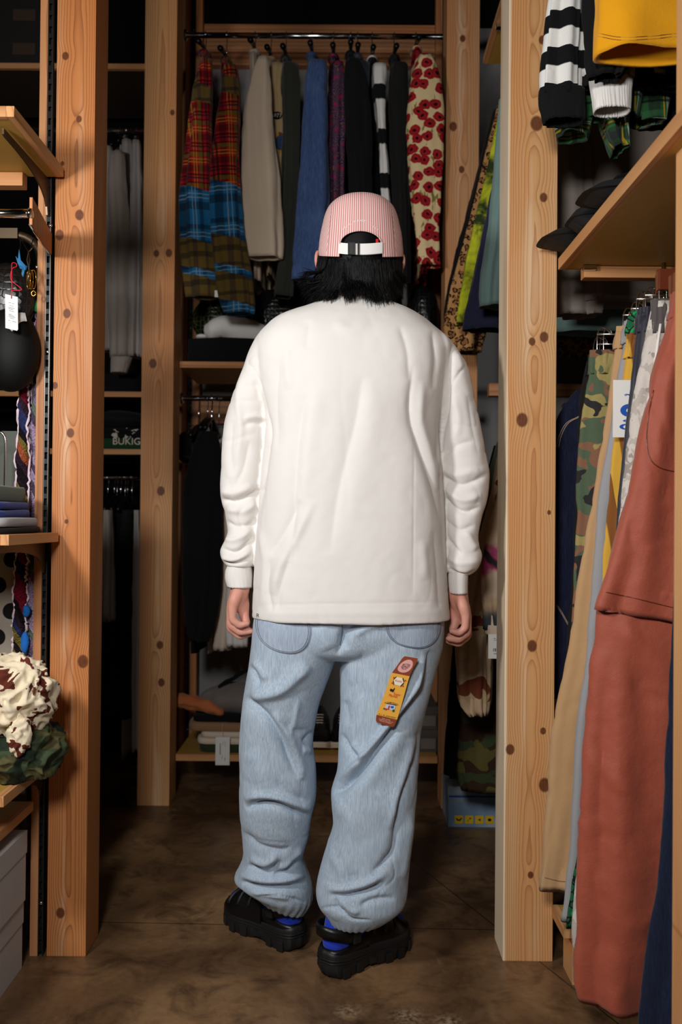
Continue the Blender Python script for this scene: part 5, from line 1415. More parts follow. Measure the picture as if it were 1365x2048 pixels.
# ---------------------------------------------------------------- the back rail
GB = 'jackets in a row on the upper back rail'
def edge_on(name, label, cat, hook, rows, hem, mat, seed, fold=.006, y0=3.05, body_px=None, sleeve_hy=.030, body_mat=None, zr=None, hang=True, group=GB, thick=.018, collar=True, hl=None):
    """a jacket seen from its sleeve side: trunk, near sleeve, far sleeve, collar"""
    zr = zr or ZR1; x = W(hook, 72, YR)[0]
    t = thing(name, label, cat, (x, 3.3, 0), group)
    py0 = rows[0][0]; zs = W(hook, py0, 3.3)[2]; zh = W(hook, hem, 3.3)[2]
    xb = W((rows[-1][1] + rows[-1][2]) / 2 if body_px is None else body_px, hem, 3.3)[0]
    br = [(zs + .0, x, 3.3, .010, .035), (zs - .03, x, 3.3, .018, .10), (zs - .07, x, 3.34, .018, .13), (zs - .16, x * .9 + xb * .1, 3.36, thick, .150), ((zs + zh) / 2, x * .7 + xb * .3, 3.36, thick, .155), (zh, x * .5 + xb * .5, 3.36, thick, .155)]
    loft('trunk', br, body_mat or mat, t, seg=44, power=2.4, fold=.004, nf=7, seed=seed + 50)
    sr = prow(rows, y0, sleeve_hy)
    sl = loft('sleeve', sr, mat, t, seg=40, power=2.2, fold=fold, nf=4, seed=seed)
    fr = [(r[0], r[1] + .004, 3.56, r[3] * .7, .030) for r in sr]; loft('sleeve', fr, mat, t, seg=24, power=2.2, fold=fold, nf=4, seed=seed + 9, dz=.04)
    if collar:
        P = [(x + .014 * math.cos(q), 3.29 + .050 * math.sin(q) , zs - .004 + .010 * math.sin(q)) for q in np.linspace(0, 2 * np.pi, 20)]
        tube('collar', P, .009, mat, t, 8)
    if hang: hanger('hanger of the ' + (hl or label.split(',')[0])[:70], x, YR, zr, 'y', .17, drop=(zr - zs) - .02 if zr - zs > .05 else .05)
    return t, sl
j1, s1 = edge_on('plaid_shirt', 'patchwork tartan shirt at the left end of the back rail', 'shirt', 412, [(112, 398, 422), (160, 385, 426), (230, 376, 420), (300, 368, 418), (350, 362, 418), (400, 358, 420), (480, 358, 430), (560, 368, 440), (592, 374, 444)], 600, M['plaid'], 1, fold=.008, hl='leftmost tartan shirt')
j2, s2 = edge_on('plaid_shirt', 'second patchwork tartan shirt on the back rail, with a white label at its cuff', 'shirt', 454, [(126, 446, 474), (170, 438, 481), (260, 425, 480), (320, 419, 478), (400, 418, 480), (480, 424, 488), (560, 434, 502), (605, 442, 508), (624, 450, 506)], 618, M['plaid'], 2, fold=.008, y0=2.98, hl='second tartan shirt')
bm = bmesh.new(); p = W(436, 588, 3.055); box(bm, p[0] - .011, p[0] + .011, p[1] - .004, p[1], p[2] - .012, p[2] + .012, bev=.002); bm_obj('care_label', bm, M['paper'], j2, label='small white label')
edge_on('cream_jacket', 'cream twill jacket with long plain sleeve on the back rail', 'jacket', 511, [(110, 514, 538), (140, 500, 541), (200, 486, 544), (260, 480, 549), (350, 478, 560), (430, 479, 563), (500, 483, 567), (512, 490, 565)], 572, M['cream'], 3, fold=.008, y0=3.045)
j4, s4 = edge_on('beige_jacket', 'beige jacket with round and black sleeve patches on the back rail', 'jacket', 543, [(124, 540, 566), (160, 534, 561), (220, 539, 567), (300, 544, 573), (380, 552, 573), (450, 552, 570)], 560, M['beige'], 4, y0=3.175, thick=.012, sleeve_hy=.016, body_px=546)
bv4 = facing(s4, j4)
def badge(name, cx, cy, rx, ry, mat, off, par, bv):
    V, F = [], []; n = 26
    for o_ in (off, off - .004):
        c = hit(bv, cx, cy, o_); V.append(c if c is not None else W(cx, cy, 3.1))
        for q in np.linspace(0, 2 * np.pi, n, endpoint=False):
            p = hit(bv, cx + rx * math.cos(q), cy + ry * math.sin(q), o_); V.append(p if p is not None else W(cx + rx * math.cos(q), cy + ry * math.sin(q), V[0 if o_ == off else n + 1][1] + .012))
    for i in range(n):
        k = (i + 1) % n; F += [[0, 1 + i, 1 + k], [n + 1, n + 2 + k, n + 2 + i], [1 + i, n + 2 + i, n + 2 + k, 1 + k]]
    return mesh(name, V, F, mat, par, smooth=False)
pb = badge('black_patch', 554, 231, 11, 8, M['black'], .003, j4, bv4)
s = Shapes(); s.text('1977', 0, 0, .020); c = hit(bv4, 553, 231, .006); s.build('lettering', plane_map(c, (1, 0, -.05), (0, 0, 1), .0), M['whitefold'], pb)
rb = badge('round_patch', 560, 285, 12, 21, M['ybrown'], .003, j4, bv4); badge('inner_disc', 560, 285, 8.5, 15, M['denim'], .006, rb, bv4)
edge_on('olive_jacket', 'dark olive jacket on the back rail beside the blue denim jacket', 'jacket', 573, [(122, 564, 596), (150, 564, 600), (250, 566, 598), (400, 562, 596), (520, 555, 590), (590, 546, 584)], 596, M['olive_dark'], 5, y0=3.11)
edge_on('denim_jacket', 'blue denim jacket hanging in the middle of the back rail', 'jacket', 625, [(116, 618, 652), (150, 607, 656), (200, 606, 656), (300, 601, 657), (400, 593, 660), (500, 586, 654), (556, 584, 644)], 560, M['denim'], 6, fold=.008, y0=3.045)
edge_on('paisley_shirt', 'purple paisley shirt on the back rail right of the denim jacket', 'shirt', 668, [(120, 664, 688), (180, 657, 692), (300, 656, 690), (390, 656, 690), (500, 660, 690)], 520, M['paisley'], 7, y0=3.11)
edge_on('black_jacket', 'black jacket on the back rail right of the purple paisley shirt', 'jacket', 702, [(114, 692, 722), (150, 688, 738), (250, 692, 744), (390, 702, 742), (500, 704, 740)], 540, M['black'], 8, y0=3.045)
edge_on('slate_jacket', 'slate nylon jacket squeezed between two black garments on the back rail', 'jacket', 716, [(120, 716, 740), (200, 714, 736), (300, 708, 724), (390, 706, 720), (500, 706, 722)], 520, M['grey_navy'], 9, thick=.009, y0=3.11)
edge_on('block_jacket', 'black and white block jacket above the cap on the back rail', 'jacket', 745, [(124, 744, 776), (160, 744, 774), (220, 752, 772), (300, 758, 778), (400, 764, 784), (480, 766, 784)], 520, M['bwvert'], 10, y0=3.11, body_mat=M['black'])
edge_on('black_coat', 'long black coat on the back rail beside the poppy jacket', 'coat', 789, [(122, 784, 816), (200, 778, 818), (400, 790, 822), (560, 795, 822)], 600, M['black2'], 11, y0=3.045)
edge_on('poppy_jacket', 'cream jacket printed with red poppies at the right end of the back rail', 'jacket', 832, [(105, 838, 866), (130, 827, 880), (180, 818, 889), (250, 815, 890), (330, 819, 888), (400, 824, 884), (480, 832, 882), (528, 840, 886)], 560, M['poppy'], 12, fold=.005, y0=2.98)

# lower back rail
GL = 'garments on the lower back rail'
edge_on('black_coat', 'black coat hanging low at the left of the back unit', 'coat', 405, [(862, 398, 432), (900, 380, 440), (960, 366, 442), (1060, 362, 441), (1180, 364, 437), (1250, 368, 428), (1285, 376, 416)], 1300, M['black'], 21, y0=3.0, zr=ZR2, group=GL)
edge_on('white_shirt', 'long white shirt with pointed hem left of the hand, low at the back', 'shirt', 431, [(880, 442, 470), (960, 441, 474), (1100, 439, 474), (1200, 434, 470), (1270, 427, 464), (1302, 424, 461)], 1300, M['whitefold'], 22, fold=.003, zr=ZR2, group=GL, y0=3.09, sleeve_hy=.025, thick=.010, body_px=432)
edge_on('white_shirt', 'second long white shirt partly behind the left hand at the back', 'shirt', 446, [(880, 458, 490), (1000, 462, 500), (1100, 458, 498), (1200, 452, 494), (1260, 452, 494), (1296, 454, 493)], 1296, M['white'], 23, fold=.003, zr=ZR2, group=GL, y0=3.05, sleeve_hy=.02, thick=.010, body_px=458)
for hx, lb in ((416, 'empty chrome-hooked hanger above the black coat, second on the low rail'), (425, 'empty chrome-hooked hanger above the white shirt, third on the low rail')):
    hanger(lb, W(hx, 797, YR)[0], YR, ZR2, 'y', .17)
t = thing('lettered_hat', 'black cap with white letter hung in the left corner of the back unit', 'cap', tuple(W(372, 890, 3.45)))
c = W(371, 895, 3.45); V, F = sphere_vf(c, (.034, .08, .062), u=20, v=12); mesh('crown', V, F, M['black'], t)
V, F = sphere_vf(c + [0, -.05, -.045], (.030, .06, .010), u=16, v=8); mesh('brim', V, F, M['black2'], t)
s = Shapes(); s.text('C', 0, 0, .045); s.build('lettering', plane_map(c + [-.016, -.085, .03], (1, 0, 0), (0, .25, 1), .001), M['whitefold'], t)
tube('loop', [c + [0, 0, .06], c + [.01, .03, .09], (xl + .1, 3.64, c[2] + .1)], .0015, M['black2'], t, 6)

# ---------------------------------------------------------------- garments that face the aisle
def front(name, label, cat, y, rows, mat, seed, thick=.035, fold=.007, nf=5, group=None, slope=0.0, seg=56, hang=None, waist=0, waist_mat=None, power=2.6, parts=None, hem=True, hl=None, zrod=None):
    rr = prow(rows, y, thick)
    xc = rr[0][1]
    t = thing(name, label, cat, (xc, y + thick, 0), group)
    body_rows = rr
    o = loft('body' if not waist else 'legs', body_rows, mat, t, seg=seg, power=power, fold=fold, nf=nf, seed=seed, dz=.014)
    if slope:
        V, _ = arrays(o.data); lo, hi = V[:, 2].min(), V[:, 2].max(); w = np.clip((lo + .35 - V[:, 2]) / .35, 0, 1)
        V[:, 2] -= (V[:, 0] - (rr[-1][1] - xc)) * slope * w; o.data.vertices.foreach_set('co', V.ravel()); o.data.update()
    if waist:
        z0, cx, cy, hx, hy = rr[0]
        loft('waistband', [(z0 + .004, cx, cy, hx + .004, hy * .8 + .003), (z0 - waist, cx + (rr[1][1] - cx) * .2, cy, hx + .006, hy * .9 + .004)], waist_mat or mat, t, seg=seg, power=power, fold=.003, nf=9, seed=seed + 4, dz=.01)
    return t, o
GJ = 'jackets behind the pale post'
def slev(name, label, cat, y, rows, mat, seed, tr, **k):
    """jacket end-on to the aisle: sleeve in front, trunk behind"""
    t, o = front(name, label, cat, y, rows, mat, seed, group=GJ, **k)
    o.name = 'sleeve'
    z = W(700, rows[0][0], y)[2]; zh = W(700, tr, y)[2]
    xs = rows_x = W(rows[0][1], rows[0][0], y)[0]
    loft('trunk', [(z + .03, XF, y + .05, .05, .02), (z + .01, XF, y + .05, .14, .035), (z - .05, XF + .02, y + .055, .23, .04), (zh, XF + .02, y + .055, .24, .045)], mat, t, seg=44, power=2.6, fold=.008, nf=6, seed=seed + 31)
    hanger('hanger of the ' + label.split(',')[0][:70], XF, y + .05, ZF1 if z > 1.9 else ZF2, 'x', .16, drop=max(.04, (ZF1 if z > 1.9 else ZF2) - z - .04))
    return t, o
slev('teal_shirt', 'sage teal shirt, hem showing both sides of the pale post', 'shirt', 2.34, [(190, 1004, 1090), (300, 996, 1080), (400, 986, 1080), (500, 976, 1070), (560, 967, 1060), (608, 968, 1050)], M['teal'], 31, 655)
slev('navy_shirt', 'navy shirt hanging left of the pale post, behind the teal one', 'shirt', 2.49, [(200, 1008, 1070), (290, 1000, 1070), (400, 979, 1060), (500, 959, 1050), (600, 940, 1040), (656, 932, 1030)], M['navy'], 32, 660)
slev('tiedye_shirt', 'yellow and green tie-dye shirt hanging left of the pale post', 'shirt', 2.64, [(210, 1002, 1060), (350, 972, 1040), (500, 936, 1020), (600, 920, 1005), (645, 914, 995)], M['yg'], 33, 650)
slev('leopard_jacket', 'leopard print jacket hanging left of the pale post', 'jacket', 2.79, [(200, 1000, 1050), (350, 962, 1030), (450, 938, 1010), (560, 906, 990), (640, 888, 978), (702, 900, 964)], M['leopard'], 34, 700)
slev('black_jacket', 'black jacket hanging beyond the leopard print jacket', 'jacket', 2.93, [(215, 988, 1030), (400, 942, 990), (500, 916, 970), (600, 894, 950), (628, 892, 940)], M['black'], 35, 640)
slev('grey_shirt', 'grey beige shirt behind the black shoes, right of the pale post', 'shirt', 2.215, [(200, 1100, 1175), (300, 1104, 1185), (420, 1106, 1195), (540, 1108, 1206), (600, 1110, 1212), (626, 1120, 1205)], M['grey_shirt'], 36, 596, fold=.010)
# lower far rail
ld, od = slev('tiedye_jacket', 'tan jacket with pink tie-dye sleeve and a barcode tag', 'jacket', 2.20, [(905, 1010, 1080), (1000, 996, 1070), (1085, 974, 1060), (1150, 968, 1056), (1210, 970, 1050), (1240, 974, 1046), (1262, 976, 1044)], M['tiedye'], 41, 1400, fold=.006)
pr = prow([(1252, 975, 1046), (1258, 974, 1047), (1272, 976, 1045)], 2.20, .037)
loft('rib_cuff', pr, M['cream'], ld, seg=80, power=2.6, fold=.0015, nf=30, seed=3, dz=.006, wrinkle=0)
tg_ = box_obj('swing_tag', (W(977, 1290, 2.19)[0], W(1012, 1290, 2.19)[0], 2.188, 2.190, W(977, 1317, 2.19)[2], W(977, 1268, 2.19)[2]), M['paper'], ld, 0.0004, label='white barcode tag')
s = Shapes(); o0 = W(977, 1317, 2.19)
for i, wdt in enumerate((2, 1, 3, 1, 2, 1, 1, 3, 1, 2)): s.rect(.012 + i * .0022, .018, .012 + i * .0022 + .0006 * wdt, .026)
s.rect(.013, .050, .018, .0512); s.rect(.021, .050, .033, .0512); s.rect(.013, .012, .026, .0132); s.rect(.013, .046, .030, .0468)
ob = s.build('barcode', lambda Q: np.stack([o0[0] + Q[:, 0], np.full(len(Q), 2.1874), o0[2] + Q[:, 1]], 1), M['ink'], tg_); ob['kind'] = 'stuff'
slev('desert_jacket', 'desert camouflage jacket with gathered cuff left of the pale post', 'jacket', 2.36, [(880, 1004, 1060), (1000, 984, 1050), (1100, 955, 1030), (1200, 934, 1004), (1270, 920, 990), (1310, 914, 986), (1380, 918, 986), (1420, 922, 984), (1434, 940, 978)], M['desert'], 42, 1480, fold=.009)
slev('sage_jacket', 'sage green nylon jacket seen beside the right hand', 'jacket', 2.50, [(880, 1000, 1050), (1000, 966, 1020), (1100, 936, 995), (1200, 920, 960), (1260, 914, 950), (1296, 924, 944)], M['sage'], 43, 1330)
slev('black_coat', 'long black coat behind the desert camouflage jacket', 'coat', 2.72, [(890, 992, 1040), (1100, 942, 1000), (1300, 914, 970), (1480, 900, 966), (1558, 896, 962)], M['black'], 44, 1560)
ct, co_ = front('camo_trousers', 'dark woodland camouflage trousers above the blue box', 'trousers', 2.62, [(1100, 960, 1060), (1250, 940, 1060), (1400, 927, 1060), (1500, 923, 1055), (1560, 921, 1050), (1588, 930, 1040)], M['camo_dark'], 45, thick=.03, group=GJ)
hanger('hanger of the dark camouflage trousers above the blue box', W(1010, 1100, 2.65)[0], 2.65, ZF2, 'x', .10, drop=ZF2 - W(700, 1100, 2.62)[2] - .01)

# ---------------------------------------------------------------- right front rails
GT = 'trousers on the rod under the right shelf'
def trousers(name, label, y, rows, mat, seed, cat='trousers', waist=.035, waist_mat=None, slope=0.0, thick=.017, fold=.004, nf=4, hg=True, **k):
    t, o = front(name, label, cat, y, rows, mat, seed, thick=thick, group=GT, waist=waist, waist_mat=waist_mat, slope=slope, fold=fold, nf=nf, **k)
    if hg:
        z = W(700, rows[0][0], y)[2]; xl_ = W(rows[0][1], rows[0][0], y)[0]; xr_ = W(rows[0][2], rows[0][0], y)[0]
        hanger('chrome clip hanger of the ' + label.split(',')[0][:60], XT, y + thick, 1.445, 'x', XT - xl_ - .012, drop=1.445 - z - .045, clips=[xl_ + .020 - XT], group='clip hangers under the right shelf')
    return t, o
t, o = front('indigo_jacket', 'dark indigo denim jacket with pale stitching right of the pale post', 'jacket', 2.115, [(778, 1160, 1250), (800, 1140, 1290), (830, 1120, 1300), (900, 1100, 1300), (1000, 1096, 1300), (1200, 1100, 1290), (1395, 1108, 1260)], M['indigo'], 51, thick=.03, fold=.010, group=GJ)
bvi = facing(o, t)
for dx in (0, 4): stitch('stitching', bvi, [(1114 + dx, 894), (1120 + dx, 870), (1134 + dx, 846), (1160 + dx, 832)], M['tagpale'], t, .0008)
for dx in (0, 4): stitch('stitching', bvi, [(1112, 1206 + dx), (1122, 1220 + dx), (1138, 1248 + dx)], M['tagpale'], t, .0007)
hanger('chrome hanger of the dark indigo denim jacket', XF, 2.145, ZF2, 'x', .16, mat=M['chrome'], drop=.05)
for i, (hx, yy) in enumerate(((1156, 2.30), (1146, 2.40), (1166, 2.24))):
    pass
trousers('camo_trousers', 'woodland camouflage trousers with gathered waist on the right', 1.93, [(702, 1188, 1300), (735, 1186, 1300), (760, 1180, 1300), (830, 1168, 1300), (950, 1160, 1300), (1100, 1158, 1290), (1250, 1150, 1280), (1500, 1130, 1270), (1660, 1120, 1260)], M['camo'], 52, waist=.05, fold=.005)
front_b, ob_ = front('black_trousers', 'black trousers beside the woodland camouflage pair', 'trousers', 1.975, [(725, 1178, 1290), (800, 1160, 1290), (950, 1154, 1280), (1100, 1150, 1280), (1300, 1138, 1270), (1500, 1128, 1260)], M['black2'], 53, thick=.012, fold=.004, group=GT, waist=.03)
hanger('chrome clip hanger of the black trousers', XT, 1.99, 1.445, 'x', .13, drop=.04, clips=[-.13], group='clip hangers under the right shelf')
pt, po_ = trousers('tan_chinos', 'tan chino trousers with peach edge hanging right of the pale post', 1.875, [(664, 1240, 1330), (800, 1224, 1330), (950, 1200, 1325), (1100, 1174, 1310), (1300, 1145, 1290), (1460, 1112, 1250), (1600, 1103, 1238), (1700, 1092, 1216), (1788, 1083, 1196)], M['tan'], 54)
bvt = facing(po_, pt)
stitch('hem_stitching', bvt, [(1090, 1755), (1120, 1762), (1150, 1764)], M['brownfold'], pt, .0008)
trousers('grey_trousers', 'grey cotton trousers beside the tan chinos', 1.825, [(652, 1256, 1340), (760, 1240, 1340), (870, 1224, 1335), (1000, 1203, 1330), (1200, 1188, 1310), (1480, 1156, 1280), (1700, 1146, 1262), (1848, 1127, 1236)], M['greyp'], 55)
trousers('tropical_trousers', 'green tropical print trousers beside the grey pair', 1.785, [(634, 1266, 1345), (760, 1252, 1345), (900, 1232, 1340), (1050, 1226, 1330), (1200, 1212, 1320), (1480, 1182, 1290), (1700, 1162, 1262), (1862, 1134, 1240)], M['tropic'], 56, thick=.014)
yt, yo = trousers('striped_trousers', 'mustard and brown striped trousers with a white and blue tag', 1.745, [(680, 1262, 1345), (800, 1246, 1345), (900, 1232, 1335), (1000, 1221, 1330), (1115, 1211, 1320), (1240, 1210, 1300)], M['ybrown'], 57, thick=.015)
c0, c1 = W(1227, 760, 1.728), W(1262, 875, 1.728)
card = box_obj('swing_tag', (c0[0], c1[0] + .004, 1.727, 1.7282, c1[2], c0[2]), M['paper'], yt, 0.0003, label='white tag with blue print')
s = Shapes(); tw, th = c1[0] - c0[0], c0[2] - c1[2]
def ring(sh, cx, cy, r0x, r0y, r1x, r1y, a0, a1, n=24):
    q = np.linspace(a0, a1, n); P = [(cx + r0x * math.cos(a_), cy + r0y * math.sin(a_)) for a_ in q] + [(cx + r1x * math.cos(a_), cy + r1y * math.sin(a_)) for a_ in q]
    sh.add(P, [[i, i + 1, n + i + 1, n + i] for i in range(n - 1)])
ring(s, .95 * tw, .47 * th, .55 * tw, .115 * th, .22 * tw, .045 * th, 0, 2 * math.pi, 30)
ring(s, .80 * tw, .29 * th, .25 * tw, .022 * th, .12 * tw, .010 * th, 0, 2 * math.pi, 18)
ring(s, .72 * tw, .185 * th, .36 * tw, .05 * th, .16 * tw, .03 * th, .5, 5.4, 22)
s.line([(.62 * tw, .74 * th), (.75 * tw, .755 * th), (.95 * tw, .735 * th)], .0012); s.line([(.66 * tw, .725 * th), (.8 * tw, .745 * th), (.98 * tw, .755 * th)], .0012); s.line([(.84 * tw, .745 * th), (.9 * tw, .73 * th), (.93 * tw, .715 * th)], .0010)
pr_ = s.build('blue_print', lambda Q: np.stack([c0[0] + Q[:, 0], np.full(len(Q), 1.7264), c1[2] + Q[:, 1]], 1), M['blueprint'], card); pr_['kind'] = 'stuff'
trousers('navy_trousers', 'navy black nylon trousers beside the white tag', 1.695, [(628, 1284, 1360), (700, 1274, 1360), (800, 1264, 1350), (880, 1256, 1350), (1000, 1244, 1340), (1120, 1234, 1330), (1300, 1226, 1310), (1500, 1210, 1290)], M['navynylon'], 58, thick=.015)
st_, so_ = trousers('snow_camo_trousers', 'grey snow camouflage trousers with white piping and charcoal waistband', 1.65, [(600, 1312, 1372), (660, 1300, 1372), (720, 1288, 1372), (800, 1274, 1368), (900, 1262, 1360), (1000, 1250, 1350), (1200, 1228, 1340), (1500, 1196, 1310), (1700, 1168, 1290), (1800, 1156, 1280), (1880, 1150, 1272), (1922, 1160, 1264)], M['snow'], 59, waist=.062, waist_mat=M['charcoal'], thick=.016)
bvs = facing(so_, st_)
P_ = [hit(bvs, x, y, .002) for x, y in spline(np.array([(1322, 648), (1312, 720), (1300, 790), (1286, 880), (1272, 980), (1260, 1080)], float), 30)]; P_ = [p for p in P_ if p is not None]
if len(P_) > 4: tube('piping', P_, .0026, M['white'], st_, 8)
# rust zip-off trousers: upper legs overlapping the lower ones
rt = thing('rust_trousers', 'rust red nylon trousers with a knee flap, nearest on the right', 'trousers', (.62, 1.60, 0), GT)
ru = loft('upper_legs', prow([(596, 1362, 1440), (660, 1344, 1450), (750, 1316, 1450), (850, 1294, 1450), (950, 1272, 1450), (1050, 1248, 1450), (1150, 1222, 1445), (1200, 1206, 1440), (1222, 1203, 1438)], 1.565, .030), M['rust'], rt, seg=64, power=2.6, fold=.008, nf=4, seed=61, dz=.010, wrinkle=.003)
rl = loft('lower_legs', prow([(1180, 1216, 1436), (1225, 1207, 1436), (1300, 1199, 1436), (1400, 1190, 1432), (1500, 1184, 1428), (1650, 1178, 1420), (1800, 1172, 1404), (1900, 1168, 1390), (1990, 1166, 1372), (2014, 1174, 1366)], 1.572, .026), M['rust'], rt, seg=64, power=2.6, fold=.010, nf=4, seed=62, dz=.010, wrinkle=.003)
loft('waistband', prow([(590, 1364, 1440), (630, 1354, 1446)], 1.563, .032), M['rust'], rt, seg=50, power=2.6, fold=.003, nf=14, seed=63, dz=.008)
for o, sl, span in ((ru, .16, .25), (rl, .20, .5)):
    V, E_ = arrays(o.data); lo = V[:, 2].min(); w = np.clip((lo + span - V[:, 2]) / span, 0, 1); x0_ = V[:, 0].min()
    V[:, 2] -= (V[:, 0] - x0_) * sl * w; Vw = V + np.array(rt.location)
    o.data.vertices.foreach_set('co', V.ravel()); o.data.update(); N = normals(o.data)
    Vw = strokes(Vw, N, [([(1290, 1340), (1280, 1380), (1320, 1400), (1362, 1420)], -.006, 8, 10), ([(1240, 1250), (1290, 1300), (1350, 1370)], .006, 16, 18), ([(1260, 1030), (1262, 1060), (1266, 1090)], -.004, 6, 7), ([(1270, 1090), (1310, 1080), (1345, 1074)], -.004, 6, 6),
                         ([(1180, 1500), (1230, 1560), (1300, 1600)], .004, 20, 20), ([(1230, 1880), (1240, 1920), (1232, 1985)], -.005, 8, 8), ([(1250, 1860), (1300, 1840), (1340, 1810)], .005, 12, 12), ([(1300, 900), (1294, 1000), (1280, 1100)], .004, 14, 14)])
    V = Vw - np.array(rt.location); o.data.vertices.foreach_set('co', V.ravel()); o.data.update()
bvr = facing(ru, rt)
stitch('pocket_seam', bvr, [(1308, 780), (1298, 830), (1294, 880), (1300, 915), (1320, 935), (1358, 945)], M['plum'], rt, .0009)
stitch('flap_stitching', bvr, [(1212, 1184), (1260, 1194), (1310, 1206), (1350, 1216)], M['plum'], rt, .0007)
ih = thing('wooden_clamp_hanger', 'dark red wooden clamp hanger of the rust trousers', 'hanger', (XT, 1.595, 1.445), 'clip hangers under the right shelf')
xa_, za_ = W(1345, 540, 1.60)[0], W(1345, 540, 1.60)[2]
for yy in (1.578, 1.602): box_obj('clamp_block', (xa_, XT + .08, yy, yy + .018, za_ - .045, za_ - .005), M['plum'], ih, .003)
tube('hook', [(XT - .012, 1.599, 1.44), (XT - .013, 1.599, 1.45), (XT - .008, 1.599, 1.457), (XT, 1.599, 1.4595), (XT + .009, 1.599, 1.457), (XT + .0125, 1.599, 1.445), (XT + .008, 1.599, 1.43), (XT + .002, 1.599, za_ - .03)], .0022, M['chrome'], ih, 8)
for yy, px in ((1.655, 1318),):
    i2 = thing('wooden_clamp_hanger', 'dark red wooden clamp hanger behind the charcoal waistband', 'hanger', (XT, yy, 1.445), 'clip hangers under the right shelf')
    x0_, zz = W(px, 560, yy)[0], W(px, 560, yy)[2]
    for dy in (.0, .026): box_obj('clamp_block', (x0_ + dy * .3, XT + .06, yy + dy, yy + dy + .016, zz - .018, zz + .022), M['plum'], i2, .003)
    tube('hook', [(XT - .012, yy + .02, 1.44), (XT - .008, yy + .02, 1.457), (XT, yy + .02, 1.4595), (XT + .009, yy + .02, 1.457), (XT + .0125, yy + .02, 1.445), (XT + .004, yy + .02, 1.42)], .0022, M['chrome'], i2, 8)
trousers('indigo_jeans', 'navy denim jeans at the lower right corner, behind the rust trousers', 1.50, [(640, 1396, 1500), (1000, 1370, 1500), (1400, 1352, 1500), (1600, 1340, 1490), (1750, 1328, 1480), (1900, 1306, 1470), (2060, 1286, 1460), (2090, 1290, 1450)], M['indigo2'], 64, thick=.022)

# shirts above the right shelf
GS = 'shirts hanging over the right shelf'
def top(name, label, cat, y, rows, mat, seed, **k):
    t, o = front(name, label, cat, y, rows, mat, seed, group=GS, **k)
    o.name = 'body'
    z0 = W(700, rows[0][0], y)[2]; th = k.get('thick', .035)
    hanger('hanger of the ' + label.split(',')[0][:60], .70, y + th, 2.62, 'x', .17, drop=2.62 - max(z0, 2.3) - .02)
    return t, o
t, o = top('striped_rugby_shirt', 'black and white striped rugby shirt, sleeve over the pale post', 'shirt', 1.80, [(-420, 1190, 1300), (-300, 1150, 1290), (-120, 1118, 1180), (20, 1101, 1172), (120, 1091, 1170), (186, 1088, 1170)], M['rugby'], 71, thick=.022, fold=.008)
loft('rib_cuff', prow([(168, 1084, 1175), (200, 1083, 1175), (218, 1087, 1176), (234, 1096, 1174)], 1.794, .026), M['black'], t, seg=60, power=2.5, fold=.002, nf=12, seed=2)
loft('trunk', prow([(-380, 1170, 1420), (-100, 1160, 1420), (60, 1160, 1420), (152, 1163, 1416)], 1.812, .014), M['rugby'], t, seg=60, power=2.6, fold=.004, nf=7, seed=74)
loft('hem_rib', prow([(146, 1163, 1416), (170, 1166, 1412)], 1.810, .016), M['black'], t, seg=60, power=2.6, fold=.007, nf=7, seed=74)
t, o = top('yellow_shirt', 'mustard yellow jersey shirt with stitched hem over the right shelf', 'shirt', 1.63, [(-560, 1290, 1420), (-500, 1230, 1460), (-300, 1200, 1470), (0, 1196, 1470), (94, 1194, 1466)], M['yellow'], 72, thick=.035, fold=.007, nf=3)
bvy = facing(o, t)
for dy in (0, 6): stitch('hem_stitching', bvy, [(1196, 66 + dy), (1240, 74 + dy), (1300, 72 + dy), (1362, 66 + dy)], M['ybrown'], t, .0006)
top('black_shirt', 'black jersey shirt just under the yellow shirt hem', 'shirt', 1.708, [(-480, 1300, 1400), (-300, 1180, 1420), (0, 1176, 1420), (120, 1182, 1260), (146, 1190, 1246)], M['black'], 73, thick=.020)
tw_, ow_ = top('white_shirt', 'white shirt with long ribbed cuff over the green check shirt', 'shirt', 1.765, [(-420, 1300, 1400), (-200, 1200, 1330), (60, 1190, 1280), (150, 1186, 1276)], M['grey_shirt2'], 75, thick=.018, fold=.004)
loft('rib_cuff', prow([(146, 1187, 1274), (180, 1192, 1270), (213, 1196, 1269)], 1.762, .026), M['white'], tw_, seg=120, power=2.6, fold=.0016, nf=44, seed=5, dz=.006, wrinkle=.0004)
t, o = front('check_shirt', 'green check shirt with flared sleeves over the black shoes', 'shirt', 1.855, [(-300, 1200, 1380), (-100, 1150, 1400), (80, 1126, 1400), (180, 1124, 1350), (230, 1120, 1340)], M['greenplaid'], 76, thick=.030, fold=.014, nf=5, group=GS); o.name = 'body'
hanger('hanger of the green check shirt', .70, 1.89, 2.62, 'x', .17, drop=2.62 - 2.36)
loft('sleeve', prow([(120, 1124, 1196), (200, 1112, 1198), (240, 1113, 1194), (262, 1122, 1186)], 1.853, .035), M['greenplaid'], t, seg=44, power=2.1, fold=.006, nf=3, seed=77)
loft('sleeve', prow([(140, 1204, 1280), (220, 1206, 1266), (262, 1222, 1264), (288, 1236, 1262)], 1.853, .036), M['greenplaid'], t, seg=44, power=2.1, fold=.014, nf=3, seed=78)
top('charcoal_shirt', 'black shirt behind the white ribbed cuff, at the right edge', 'shirt', 1.94, [(-300, 1290, 1420), (0, 1270, 1420), (160, 1276, 1420), (250, 1284, 1420)], M['black2'], 79, thick=.02)

